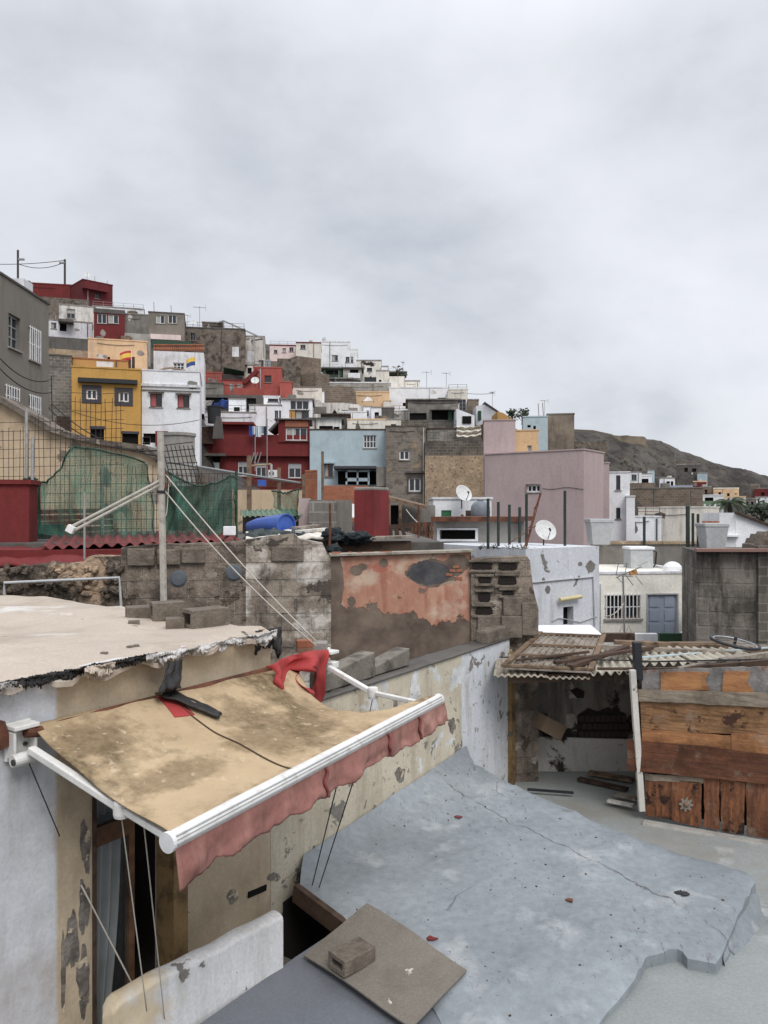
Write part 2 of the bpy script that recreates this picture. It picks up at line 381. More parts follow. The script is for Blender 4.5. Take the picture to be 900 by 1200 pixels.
            if o.get('blind'):
                z = zb - Hh * o['blind']; bl = MB(); k = max(3, int((zb - z) / .09))
                for j in range(k):
                    c0 = z + (zb - z) * j / k; blk(bl, a + t, b - t, .09, .15 - .02 * (j % 2), c0, c0 + (zb - z) / k * .93)
                bl.build('roller_shutter', M['plastic_grey'], par)
            if o.get('shut'):
                bl = MB(); blk(bl, a + t, a + W * .48, .07, .118, za + t, zb - t); bl.build('shutter', M['redshut'], par)
            if o.get('bars'):
                bl = MB(); k = o['bars']
                for i in range(k + 1): x = a + W * i / k; bl.bar(q(x, -.06, za - .05), q(x, -.06, zb + .05), .03, .03, (0, 1, 0))
                for z in (za, (za + zb) / 2, zb): bl.bar(q(a - .05, -.03, z), q(b + .05, -.03, z), .03, .03)
                bl.build('window_grille', M['wframe'], par)
        if o.get('sur'):
            k = o.get('sw', .22); mb = MB(); m = M[o['sur']]
            blk(mb, a - k, b + k, -.05, .0, zb, zb + k); blk(mb, a - k, b + k, -.05, .0, za - k, za); blk(mb, a - k, a, -.05, 0, za, zb); blk(mb, b, b + k, -.05, 0, za, zb)
            mb.build('window_surround', m, par or r)
        elif kind not in ('d', 'fill', 'door') or o.get('sill'):
            mb = MB(); blk(mb, a - .08, b + .08, -.08, .02, za - .07, za - .002); mb.build('sill', M[o.get('sillm', 'coping')], par or r)
        if o.get('hood'):
            mb = MB(); blk(mb, a - .15, b + .15, -.35, 0, zb + .06, zb + .14); mb.build('window_hood', M['coping'], par or r)
    def band(self, name, rect, off, thick, m):
        """a ledge / balcony front / canopy standing off the facade, given by its outline in the picture"""
        x0, x1, y0, y1 = rect; mb = MB()
        a = self.pt(x0, y1, off); b = self.pt(x1, y1, off); zt = (600 - y0) / F * a.y; zb = (600 - y1) / F * a.y
        th = self.n * thick
        c0 = Vector((a.x, a.y, zb)); c1 = Vector((b.x, b.y, zb)); up = Vector((0, 0, zt - zb))
        mb.hexa([c0, c1, c1 + th, c0 + th], [c0 + up, c1 + up, c1 + th + up, c0 + th + up])
        return mb.build(name, m, self.root)

def g2(name, px, py, Y, dz=0): return P(px, py, Y) + Vector((0, 0, dz))

# prototypes are placed at their first spot, later spots are copies
PROTO = {}
def place(kind, maker, base, rz=0, sc_=1.0, label=None, group=None):
    if kind not in PROTO:
        o = maker(); PROTO[kind] = o
        o.location = Vector(base); o.rotation_euler = (0, 0, rz); o.scale = (sc_,) * 3
        if label: o['label'] = label
        if group: o['group'] = group
        return o
    return dup(PROTO[kind], base, rz, sc_, label, group)
def mk_antenna():
    r = thing('television_antenna', '-', 'antenna', (0, 0, 0))
    MB().tube([(0, 0, 0), (0, 0, 2.6)], .035).build('mast', M['gframe'], r)
    b = MB().tube([(-.75, 0, 2.45), (.75, 0, 2.45)], .025).build('boom', M['gframe'], r)
    e = MB()
    for i in range(9): x = -.7 + i * .17; e.tube([(x, -.38 + i * .02, 2.45), (x, .38 - i * .02, 2.45)], .014, 4)
    e.tube([(.72, -.3, 2.75), (.72, .3, 2.75)], .014, 4); e.tube([(.72, -.3, 2.15), (.72, .3, 2.15)], .014, 4); e.tube([(.72, 0, 2.15), (.72, 0, 2.75)], .014, 4)
    e.build('elements', M['gframe'], b); return r
def mk_dish(mat='dish'):
    r = thing('satellite_dish', '-', 'satellite dish', (0, 0, 0))
    Mx = Matrix.Rotation(R(90 - 28), 3, 'X')
    prof = [(.001, .0), (.12, .006), (.25, .028), (.38, .066), (.46, .1), (.475, .102), (.47, .094), (.38, .05), (.25, .012), (.12, -.012), (.001, -.02)]
    bowl = MB().lathe((0, -.12, .75), prof, 28, Mx).build('reflector', M[mat], r, smooth=True)
    a0 = Vector((0, -.12, .75)) + Mx @ Vector((0, -.44, .09)); a1 = Vector((0, -.12, .75)) + Mx @ Vector((0, -.2, .5))
    MB().tube([a0, a1], .018).build('feed_arm', M['dsteel'], r)
    MB().tube([a1 + (a0 - a1) * .05, a1 + Vector((0, .1, .06))], .045, 8).build('receiver', M['black'], r)
    MB().tube([(0, 0, 0), (0, 0, .75), (0, -.1, .75)], .03).build('mount', M['dsteel'], r)
    return r
def mk_tank():
    r = thing('water_tank', '-', 'water tank', (0, 0, 0))
    MB().lathe((0, 0, 0), [(.5, 0), (.55, .3), (.56, .9), (.5, 1.1), (.2, 1.2), (.001, 1.2)], 20).build('tank_body', M['plastic_grey'], r, smooth=True)
    MB().lathe((0, 0, 1.2), [(.2, 0), (.2, .08), (.001, .08)], 14).build('lid', M['black'], r); return r
def antenna(px, py, Y, label, rz=0.3, k=1.0):
    return place('antenna', mk_antenna, P(px, py, Y), rz, k, label, 'television antennas on the rooftops')
def dish(px, py, Y, label, k=1.0, rz=.4):
    return place('dish', mk_dish, P(px, py, Y), rz, k, label, 'satellite dishes on the rooftops')
# ---------------------------------------------------------------- the hillside town, left to right, front to back
H = House('grey_house', 'tall bare grey rendered house at the left edge, grilled windows', (0, 57, 321, 520), 28, M['greyhouse'], 8, 4.2,
    [(10, 370, 24, 409, 'w', {'f': 'gframe', 'rows': 3}), (34, 386, 46, 423, 'w', {'n': 3, 'bars': 5}), (6, 454, 21, 476, 'w', {'n': 3, 'bars': 5}), (34, 465, 46, 492, 'w', {'n': 2, 'bars': 5})], cop='conc_dark')
mb = MB(); p = H.pt(26, 340, -.4); mb.box((p.x, p.y, p.z), (.5, .8, .7)); mb.build('rooftop_box', M['white'], H.root)
H = House('red_house', 'dark red blocky house crowning the hilltop, dish on its roof', (97, 132, 328, 358), 112, M['red_deep'], 8, 3, [(111, 343, 117, 350, 'w', {'f': 'bframe'})], cop='red_deep')
H.band('canopy', (98, 127, 329, 337), .9, .9, M['red_deep'])
House('red_parapet_wall', 'long dark red parapet wall along the top left skyline', (13, 98, 331, 350), 114, M['red'], 3, 2, cop='red', cat='wall')
House('grey_retaining_wall', 'grey rubble retaining wall under the red hilltop parapet', (44, 104, 347, 376), 108, M['stone_grey'], 3, 2, cop=None, cat='wall')
House('white_house', 'white house with paired window below the red hilltop house', (69, 112, 357, 392), 97, M['white_old'], 7, 1, [(78, 362, 88, 373, 'w', {'f': 'gframe'})])
H = House('white_cottage', 'low white cottage with tiny window and lean-to roof below the hilltop', (57, 108, 375, 396), 92, M['white'], 4, 0, [(60, 378, 66, 385, 'w', {'f': 'gframe'}), (70, 378, 78, 388, 'd')])
H.band('lean_to_roof', (68, 86, 373, 376), 1.4, 1.4, M['conc_dark'])
House('white_parapet_house', 'long white house at the skyline behind the small red one', (108, 169, 359, 374), 104, M['white'], 6, 1, [(152, 364, 159, 369, 'w', {'f': 'gframe'})])
H = House('small_red_house', 'small dark red house with two white windows and grey roof edge', (110, 146, 366, 396), 90, M['red'], 6, 1, [(114, 367, 125, 379, 'w', {}), (127, 367, 139, 379, 'w', {})], cop='conc_dark', cop_h=.5)
House('grey_block_house', 'windowless grey concrete house between red and grey ones', (146, 175, 368, 400), 92, M['conc'], 6, 0)
H = House('grey_upper_house', 'brown grey house with two white framed windows over a pinkish ledge', (174, 216, 366, 404), 86, M['greyhouse'], 6, 0, [(183, 369, 193, 379, 'w', {}), (197, 369, 207, 379, 'w', {})], cop='conc_dark')
H.band('ledge', (176, 212, 391, 397), .9, .9, M['palepink']); H.band('green_balcony', (178, 224, 398, 406), 1.6, .3, M['greenpost'])
House('concrete_wall', 'grey concrete wall between hilltop cottage and peach house', (57, 104, 394, 418), 76, M['conc_dark'], 4, 0, cop=None, cat='wall')
House('tan_rubble_wall', 'short tan rubble wall above the grey alley left of peach house', (56, 104, 408, 432), 72, M['stone_tan'], 3, 0, cop=None, cat='wall')
H = House('peach_house', 'plain peach house behind the yellow one with flag', (103, 172, 397, 440), 66, M['peach'], 6, 1, [(117, 418, 129, 424, 'd'), (146, 418, 158, 433, 'door', {'m': M['wood_dark']})], cop='peach')
# Spanish style striped flag
def flag(px, py, Y, w, h, cols, label):
    r = thing('flag', label, 'flag', P(px, py, Y)); b = P(px, py, Y)
    MB().tube([b, b + V(0, 0, h * 2.1)], .025).build('pole', M['wframe'], r)
    z = b.z + h * 1.0; tot = sum(c[1] for c in cols); y0 = 0
    for nm, fr, m in cols:
        g = MB(); za = z + h * y0 / tot; zc = z + h * (y0 + fr) / tot; y0 += fr
        g.grid(lambda u, v: V(b.x - w * u, b.y + .12 * math.sin(u * 7), za + (zc - za) * v - .25 * h * u * u + .05 * math.sin(u * 6)), 10, 2)
        g.build(nm, m, r, solid=.01)
m_fr = plain('flag_red', s(196, 40, 40), .8); m_fy = plain('flag_yellow', s(236, 196, 40), .8); m_fb = plain('flag_blue', s(50, 84, 150), .8)
flag(154, 432, 64.5, 1.0, .75, [('lower_red_band', 1, m_fr), ('yellow_band', 2, m_fy), ('upper_red_band', 1, m_fr)], 'red and yellow striped flag before the peach house')
flag(229, 438, 70.5, .85, .75, [('blue_band', 1, m_fb), ('yellow_band', 1, m_fy)], 'yellow and blue flag before the white balustrade house')
H = House('yellow_house', 'bright yellow house with slate framed windows and dark awning strip', (84, 165, 430, 524), 58, M['yellow'], 7, .6,
    [(101, 456, 114, 468, 'w', {'sur': 'dframe', 'sw': .3, 't': 1.6}), (139, 459, 151, 471, 'w', {'sur': 'dframe', 'sw': .3, 't': 1.6}), (106, 501, 122, 524, 'd', {}), (143, 507, 162, 522, 'd', {})], cop='yellow', cop_h=.12)
H.band('awning_strip', (91, 161, 442, 447), .4, .4, M['black'])
for (a, b, c, d) in ((105, 123, 500, 502), (142, 163, 506, 508)): H.band('lintel', (a, b, c - 1, d), .06, .06, M['dframe'])
House('orange_upper_storey', 'low orange set-back storey on the yellow house roof', (85, 150, 420, 434), 61, M['ochre'], 4, 0, [(113, 422, 133, 432, 'fill', {'m': M['white'], 'name': 'white_panel'})], cop='orange_brick', ctrl=False)
House('grey_side_house', 'narrow grey block house squeezed left of the yellow house', (57, 84, 416, 520), 60, M['block'], 7, 0, [(66, 488, 82, 512, 'fill', {'m': M['wood_dark'], 'name': 'brown_panel'})], cop='conc_dark')
H = House('white_terrace_house', 'two-storey white house with red half-shuttered windows beside the yellow one', (166, 234, 434, 520), 60, M['white_clean'], 7, .5,
    [(176, 461, 190, 477, 'w', {'shut': 1, 'f': 'bframe', 'hood': 1}), (208, 463, 222, 478, 'w', {'shut': 1, 'f': 'bframe', 'hood': 1}), (164, 512, 176, 521, 'd'), (168, 508, 196, 519, 'd')], cop='white')
H.band('ledge', (165, 235, 449, 452), .15, .15, M['white']); H.band('gutter', (165, 235, 456, 457), .1, .1, M['conc'])
H.band('red_porch', (182, 197, 505, 522), .5, .4, M['red'])
r = MB().grid(lambda u, v: P(183 + 34 * u, 436 - 4 * math.sin(u * 3.1) - 1.5 * v, 62 + 1.5 * v), 12, 4).build('tarpaulin', M['wood'], label='crumpled brown tarpaulin on the white terrace house roof', cat='tarpaulin', solid=.05, smooth=True)
H = House('white_balustrade_house', 'white house topped by an orange balustrade, small dark window', (180, 239, 411, 446), 72, M['white'], 6, 0, [(203, 425, 216, 433, 'w', {'rows': 2, 'n': 3})], cop=None)
bl = MB()
for i in range(26):
    p = H.pt(181 + i * 2.26, 411, -.1); bl.lathe((p.x, p.y, p.z), [(.1, 0), (.14, .15), (.06, .35), (.1, .5)], 6)
a = H.pt(180, 411, -.1); b = H.pt(239, 411, -.1); bl.bar(a + V(0, 0, .54), b + V(0, 0, .54), .25, .12)
bl.build('balustrade', M['orange_brick'], H.root)

# ---- upper middle
H = House('grey_ruin_house', 'rough grey unfinished house under the skyline pergola', (217, 287, 384, 430), 92, M['stone_grey'], 7, 1.5, [(223, 390, 229, 399, 'w', {'f': 'gframe'}), (272, 406, 280, 418, 'fill', {'m': M['white'], 'name': 'white_shutter'})], cop='conc_dark')
House('grey_annexe', 'small grey annexe stepping down the grey ruin house', (237, 262, 378, 400), 95, M['conc_dark'], 5, 0)
H = House('white_slab_house', 'white house with stained wall beside the skyline pergola', (274, 310, 394, 436), 97, M['white_old'], 7, -1, [(290, 411, 298, 424, 'fill', {'m': M['white'], 'name': 'blocked_window'}), (303, 422, 309, 431, 'w', {'f': 'gframe'})])
pg = thing('rooftop_pergola', 'open metal pergola frame on the skyline above the white slab house', 'pergola', P(275, 398, 96))
mb = MB(); pts = [(241, 383, 96), (262, 376, 95), (309, 397, 95), (285, 401, 99)]
tp = [P(*q) for q in pts]
for i in range(3): mb.bar(tp[i], tp[i + 1], .16, .16)
mb.bar(tp[3], tp[0], .16, .16); mb.build('top_rails', M['gframe'], pg)
for (x, y0, y1, Y) in ((241, 383, 398, 96), (253, 379, 396, 95.4), (262, 376, 394, 95), (287, 387, 397, 95), (298, 392, 402, 95), (309, 397, 420, 95)):
    MB().bar(P(x, y0, Y), P(x, y1, Y), .13, .13).build('post', M['gframe'], pg)
H = House('pale_pink_house', 'long low pale pink house on the skyline with three small windows', (316, 348, 405, 427), 122, M['palepink'], 6, 1, [(321, 410, 325, 414, 'w', {'f': 'gframe'}), (331, 408, 335, 413, 'w', {'f': 'gframe'}), (339, 407, 344, 412, 'w', {'f': 'gframe'})], cop='red')
House('pink_gable_house', 'small pinkish white house with red roof edge on the skyline', (347, 376, 402, 422), 120, M['white_warm'], 7, 0, [(352, 404, 358, 409, 'w', {'f': 'gframe'})], cop='red')
H = House('white_cube_house', 'clean white cube house with two grey windows on the skyline', (376, 410, 401, 436), 130, M['white_clean'], 8, 1, [(389, 416, 396, 423, 'w', {'f': 'gframe'}), (405, 418, 410, 425, 'w', {'f': 'gframe'})], cop='white')
House('white_cube_annexe', 'lower white annexe right of the skyline cube house', (410, 419, 410, 436), 131, M['white_clean'], 7, 0, [(411, 418, 414, 425, 'w', {'f': 'gframe'})], cop='white')
place('tank', mk_tank, P(380, 401, 133), 0, .62, 'grey water tank on the skyline cube house')
House('brown_stone_ruin', 'big brown rough stone ruin wall below the pale pink house', (325, 352, 420, 455), 104, M['stone_grey'], 4, 0, cop=None, cat='ruin')
H = House('brown_block_ruin', 'stepped brown block ruin right of the stone ruin', (348, 376, 417, 455), 105, M['block_brown'], 5, 2, cop=None, cat='ruin')
House('low_brown_ruin', 'lower crumbling brown block wall stepping down the slope', (370, 386, 436, 456), 103, M['block_brown'], 4, 2, cop=None, cat='ruin')
mb = MB(); mb.prism([P(x, y, 98) for x, y in ((376, 474), (376, 456), (382, 452), (388, 454), (396, 451), (408, 453), (416, 456), (417, 474))], (0, 3, 0))
mb.build('brown_ruin_wall', M['block_brown'], label='broken topped brown ruin wall above the long white houses', cat='ruin'); 
H = House('white_balcony_house', 'white house with a small arched balcony below the cube house', (402, 424, 432, 452), 118, M['conc_light'], 7, 0, [(405, 446, 423, 451, 'd'), (410, 433, 420, 438, 'd')], cop='conc_dark', over=.3)
H.band('balcony', (408, 422, 437, 443), .8, .3, M['white_clean'])
H = House('stained_white_house', 'white house with black stains near the skyline, middle of hill', (418, 447, 423, 452), 122, weather('black_stained_white', s(222, 216, 206), peel=(s(60, 54, 48), .45, .56, .03, .2)), 7, 1, [(430, 431, 436, 435, 'w', {'f': 'dframe'}), (427, 442, 441, 449, 'w', {'n': 3, 'f': 'dframe'})])
House('white_stepped_house', 'white house stepping down right of the stained one', (441, 456, 435, 458), 116, M['white_warm'], 7, 0, [(444, 445, 447, 449, 'd')])
House('white_lower_step', 'lower white step house beside dark shed on skyline', (456, 474, 441, 462), 115, M['white_warm'], 7, -1, cop=None)
House('grey_rooftop_shed', 'dark grey shed on the skyline next to bare tree', (454, 474, 437, 444), 117, M['conc_dark'], 4, 0, [(456, 439, 466, 444, 'd')], cop='conc_dark', over=.4)
House('long_white_house', 'long plain white house with one small window under the skyline', (456, 526, 455, 486), 108, M['white_clean'], 9, 0, [(513, 466, 522, 471, 'w', {'f': 'dframe', 'n': 3}), (472, 472, 476, 476, 'd')], cop='white')
House('small_white_block', 'small cream block on the skyline between antennas', (473, 492, 447, 458), 116, M['white_warm'], 6, 0)
H = House('beige_house', 'narrow beige house with shuttered window at the skyline', (525, 548, 457, 486), 106, M['white_warm'], 7, 0, [(538, 468, 546, 481, 'w', {'rows': 3, 'f': 'gframe'})], cop='white_warm')
House('peach_wall_house', 'flat peach coloured house among white ones on the slope', (417, 456, 460, 484), 102, M['peach'], 6, 1, cop='peach')
mb = MB(); mb.grid(lambda u, v: P(424 + 14 * u, 472 - 7 * math.sin(math.pi * u) * (1 - v) - 2 * v, 99 - 2 * v), 10, 4).build('tarpaulin', M['white_old'], label='pale tarpaulin heap before the peach wall house', cat='tarpaulin', solid=.05, smooth=True)
House('white_ridge_house', 'greyish white house bar behind the peach wall house', (380, 458, 449, 464), 110, M['conc_light'], 5, 0, cop='white')
H = House('grey_terrace_house', 'grey concrete slab house with dark open terrace below', (478, 537, 469, 498), 98, M['conc'], 8, -1, [(506, 481, 534, 492, 'd'), (480, 484, 500, 495, 'd')], cop='conc', over=.3)
H.band('roof_slab', (505, 537, 477, 480), 1.2, 1.2, M['conc']); H.band('green_door', (525, 530, 481, 492), .3, .1, M['greenpost'])
mb = MB(); mb.prism([P(x, y, 94) for x, y in ((535, 500), (535, 479), (556, 487), (556, 500))], (0, 4, 0)); 
r = mb.build('white_gable_house', M['white_clean'], label='small white house with sloping roof and dark doorway', cat='house'); q = P(547, 492, 93.9); MB().box(q, (1.1, .1, .9)).build('opening', M['void'], r)
House('grey_chimney_house', 'grey brown block house behind the white gable house', (548, 561, 469, 492), 103, M['block_brown'], 5, 0)
r = thing('slate_roof_house', 'white house with a dark grey pitched roof and antenna', 'house', P(570, 498, 100))
mb = MB(); A = [P(558, 498, 99), P(583, 498, 97), P(583, 483, 97), P(570, 473.5, 98), P(558, 476, 99)]
mb.prism(A, (0, 6, 0)); mb.build('wall', M['white_clean'], r)
mb = MB(); a, b = P(568, 472.5, 97.4), P(585, 484, 96.4); mb.hexa([a, b, b + V(0, 7, 0), a + V(0, 7, 0)], [a + V(0, 0, .2), b + V(0, 0, .2), b + V(0, 7, .2), a + V(0, 7, .2)]); mb.build('roof', M['dframe'], r)
q = P(564, 487, 98.6); MB().box(q, (.9, .2, 1.2)).build('green_door', M['greenpost'], r); CTRL.append((11.5, 100, 9))
mb = MB(); mb.prism([P(x, y, 92) for x, y in ((583, 500), (583, 482), (590, 484), (602, 492), (602, 500))], (0, 5, 0)); mb.build('ochre_house', M['ochre'], label='ochre house end with sloping top beside the slate roof', cat='house')

# ---- salmon house group and white clusters
H = House('salmon_house', 'salmon red house with big white dish and stair gable', (297, 330, 431, 466), 88, M['salmon'], 6, 0, [(310, 440, 318, 448, 'w', {'f': 'bframe'})], cop='salmon')
mb = MB(); mb.prism([P(x, y, 86.5) for x, y in ((284, 463), (284, 450), (296, 436), (300, 433), (302, 440), (302, 463))], (0, 3, 0)); mb.build('stair_gable', M['salmon'], H.root)
mb = MB(); mb.bar(P(286, 449, 86.3), P(302, 434, 86.3), .5, .45); mb.build('stair_edge', M['red'], H.root)
H.band('parapet', (284, 330, 455, 464), 1.6, .3, M['salmon'])
House('salmon_annexe', 'windowless salmon annexe left of the stair gable', (260, 285, 446, 463), 86, M['salmon'], 4, 0, cop='red')
House('salmon_side_block', 'lower salmon block at the right of the dish house', (328, 342, 448, 469), 86, M['salmon'], 5, 0, cop='salmon')
House('salmon_back_block', 'small salmon wall behind grey parapet right of white house', (239, 260, 437, 452), 90, M['salmon'], 4, 0, cop='salmon')
House('grey_parapet_house', 'grey concrete parapet house below the salmon annexe', (232, 262, 449, 476), 84, M['conc'], 4, 0, cop='conc_dark')
House('grey_mid_wall', 'grey block parapet right of the small salmon wall', (258, 284, 438, 448), 92, M['conc_dark'], 4, 0, cop=None, cat='wall')
H = House('shaded_terrace', 'dark covered terrace with tarpaulins under the salmon parapet', (233, 330, 462, 486), 83, M['conc_dark'], 4, 0, [(236, 466, 300, 480, 'd')], cop=None)
mb = MB(); mb.grid(lambda u, v: P(236 + 14 * u, 468 + 10 * v * math.sin(math.pi * u) + 1.5, 81.5 + v * .5), 10, 5).build('awning_cloth', M['white_old'], label='sagging beige awning cloth under the salmon parapet', cat='awning', solid=.03, smooth=True)
mb = MB(); mb.grid(lambda u, v: P(251 + 17 * u, 472 - 5 * u + (6 + 5 * u) * v + 1.5 * math.sin(u * 9), 81 + .6 * math.sin(u * 8) + v), 14, 6).build('blue_tarpaulin', M['blue'], label='bright blue tarpaulin on a white rooftop', cat='tarpaulin', solid=.03, smooth=True)
House('white_rooftop_room', 'white rooftop box room with dark slot beside blue tarpaulin', (268, 288, 468, 486), 80, M['white_clean'], 4, 0, [(274, 477, 281, 482, 'd')])
House('white_long_house', 'long white parapet house behind the dark red house', (232, 300, 483, 502), 77, M['white'], 5, 0)
House('white_step_house', 'white stepped house rising behind the laundry', (292, 330, 475, 505), 78, M['white_clean'], 6, 0, [(322, 481, 326, 491, 'w', {'f': 'gframe'}), (327, 481, 330, 491, 'w', {'f': 'gframe'})])
House('white_rooftop_hut', 'tiny white rooftop hut with grilled slot window', (309, 328, 465, 478), 80, M['white_clean'], 3, 0, [(314, 467, 326, 471, 'w', {'n': 5, 'f': 'dframe'})], cop='white', ctrl=False)
H = House('glazed_white_house', 'white house with a tall glazed corner above the red tower', (329, 366, 468, 496), 79, M['white_clean'], 6, 0, [(340, 469, 347, 480, 'w', {'n': 1}), (347, 469, 362, 480, 'w', {'n': 2}), (339, 481, 346, 490, 'fill', {'m': M['ochre'], 'name': 'ochre_panel'}), (346, 481, 362, 491, 'w', {'f': 'dframe'})], cop='conc', over=.2)
House('cream_long_wall', 'long cream wall between salmon house and brown ruin', (342, 377, 454, 471), 94, M['white_warm'], 4, 0, cop='conc', cat='wall')
mb = MB(); mb.prism([P(x, y, 92) for x, y in ((366, 492), (366, 467), (375, 469), (377, 472), (402, 472), (420, 474), (436, 481), (436, 494), (434, 496))], (0, 4, 0))
r = mb.build('white_sloping_house', M['white_old'], label='long stained white house with a sloping top on mid slope', cat='house')
q = P(375, 481, 91.9); MB().box(q, (1.5, .06, .9)).build('grey_patch', M['conc'], r)
mb = MB(); mb.prism([P(x, y, 91.8) for x, y in ((389, 485), (392, 480), (396, 485))], (0, .2, 0)); mb.build('opening', M['void'], r)
q = P(404, 482, 91.9); MB().box(q, (.7, .1, .25)).build('opening', M['void'], r)
CTRL.append((-4, 94, 9.5))
House('white_band_house', 'low white house strip under the sloping stained house', (398, 430, 483, 497), 88, M['white_clean'], 4, 0, cop='white')
House('white_pillar_house', 'narrow white house with two pillars left of grey terrace', (435, 447, 478, 496), 90, M['white_clean'], 4, 0, [(439, 483, 444, 494, 'd')])
House('grey_gap_house', 'grey concrete house between white pillars and grey terrace', (446, 462, 478, 500), 91, M['conc_dark'], 5, 0)
House('cream_low_house', 'low cream house strip above the blue house roof', (407, 452, 492, 503), 82, M['white_warm'], 4, 0, cop='peach')
House('white_stub_house', 'white stub walls left of the grey stone house', (451, 470, 492, 512), 83, M['white_warm'], 4, 0, [(458, 497, 464, 505, 'd')])
H = House('cluttered_terrace_house', 'cluttered white rooftop terrace between red tower and blue house', (362, 400, 491, 520), 76, M['white_old'], 5, 0, [(374, 499, 390, 508, 'd'), (391, 500, 398, 508, 'd')], cop='conc_dark', over=.3)
H.band('railing', (363, 392, 508, 510), .8, .1, M['wframe'])

# ---- dark red house
H = House('dark_red_house', 'large dark red house with a projecting parapet band and laundry', (229, 362, 516, 572), 70, M['red'], 8, 0,
    [(279, 541, 290, 558, 'w', {'blind': .35}), (300, 542, 312, 559, 'w', {'blind': .35}), (338, 543, 353, 560, 'w', {'blind': .35}), (231, 534, 258, 566, 'd')], cop=None)
H.band('parapet_band', (229, 249, 511, 531), .3, .25, M['red']); H.band('parapet_band', (249, 362, 509, 534), .5, .45, M['red'])
H.band('upper_storey', (261, 296, 495, 514), -3, 3, M['red_deep']); H.band('upper_roof', (259, 297, 494, 497), -2.4, 3.6, M['red'])
H.band('white_door', (248, 257, 542, 566), .05, .06, M['wframe']); H.band('porch_roof', (229, 264, 531, 534), 1.2, 1.2, M['conc_dark'])
T = House('red_tower_room', 'dark red rooftop room with wide window and wooden band', (326, 362, 492, 518), 70, M['red'], 5, 0, [(335, 501, 360, 516, 'w', {'n': 3})], cop='conc_dark', over=.3, ctrl=False, ext=0)
T.band('wooden_band', (334, 361, 493, 500), .06, .06, M['orange_brick'])
mb = MB(); mb.prism([P(x, y, 69.4) for x, y in ((314, 504), (326, 492), (326, 495), (316, 506))], (0, 4, 0)); mb.build('lean_to_roof', M['conc_dark'], T.root)
la = thing('laundry_line', 'washing line of blue and white clothes on the red house roof', 'laundry', P(302, 512, 69.2))
MB().tube([P(290, 499, 69.2), P(315, 500, 69.2)], .02).build('line', M['wire'], la)
for i, (x0, x1, y1, m) in enumerate(((292, 296, 511, M['blue']), (296, 299, 509, M['white_clean']), (299, 302, 512, M['lblue']), (302, 306, 512, M['white_clean']), (306, 309, 508, M['lblue']), (309, 313, 511, plain('navy_cloth', s(60, 66, 92), .9)))):
    MB().grid(lambda u, v: P(x0 + (x1 - x0) * u, 499.5 + (y1 - 499.5) * v, 69.2 + .12 * math.sin(u * 6 + i)), 5, 5).build('garment', m, la, solid=.02)
ac = thing('air_conditioner', 'white air conditioner below the red house window', 'air conditioner', P(320, 559, 69.7)); q = P(320, 555, 69.6)
MB().box(q, (.8, .45, .65)).build('casing', M['wframe'], ac); MB().lathe(q + V(-.1, -.235, 0), [(.22, 0), (.22, .02), (.001, .02)], 16, Matrix.Rotation(R(90), 3, 'X')).build('fan_grille', M['dsteel'], ac)
r = thing('black_barrel', 'black plastic water barrel left of the red house', 'barrel', P(251, 496, 68.5))
MB().lathe(P(251, 496, 68.5), [(.55, 0), (.62, 1.4), (.68, 1.42), (.68, 1.5), (.55, 1.5)], 18).build('barrel_body', M['black'], r, smooth=False)
MB().lathe(P(251, 496, 68.5), [(.5, 1.46), (.001, 1.47)], 18).build('water_surface', M['void'], r)
mb = MB(); mb.prism([P(x, y, 68) for x, y in ((249, 514), (251, 490), (255, 487), (258, 489), (261, 514))], (0, .6, 0)); mb.build('concrete_chimney', M['conc_dark'], label='tapered grey concrete chimney beside the black barrel', cat='chimney')
House('brown_mesh_shed', 'dark brown mesh sided shed on the red house terrace', (231, 251, 500, 512), 69, M['wood_dark'], 2, 0, cop='gframe', ctrl=False, ext=.6)
for i, (x, y0, y1, Y) in enumerate(((230, 498, 560, 67), (313, 491, 560, 67.5), (299, 512, 552, 67))):
    MB().tube([P(x, y1, Y), P(x, y0, Y)] + ([P(x + 6, y0 + 3, Y)] if i == 1 else []), .045).build('metal_pole', M['gframe'], label=['thin metal pole at the left end of the red house', 'bent metal pole before the red tower room', 'short thin pole under the laundry line'][i], cat='pole')
# ---- blue house
H = House('light_blue_house', 'light blue house with one white four-pane window', (363, 452, 504, 590), 70, M['lblue'], 8, 1, [(426, 510, 441, 525, 'w', {'rows': 2, 'n': 4}), (380, 543, 390, 559, 'w', {'f': 'bframe'}), (396, 552, 450, 568, 'd')], cop='wood_dark')
H.band('window_hood', (378, 392, 541, 543), .3, .3, M['lblue']); H.band('porch_roof', (391, 441, 546, 549), 1.8, 1.8, M['dframe'])
for a, b, c, d in ((405, 432, 560, 564), (405, 432, 551, 553), (405, 407, 551, 568), (418, 420, 551, 568), (431, 433, 550, 568)): H.band('porch_frame', (a, b, c, d), 1.2, .15, M['lblue'])
H.band('side_wall', (441, 452, 547, 570), 1.6, 1.5, M['conc'])
House('orange_block_wall', 'bare orange brick wall under the blue house porch', (379, 432, 569, 592), 62, M['orange_brick'], 2, 0, cop=None, cat='wall')
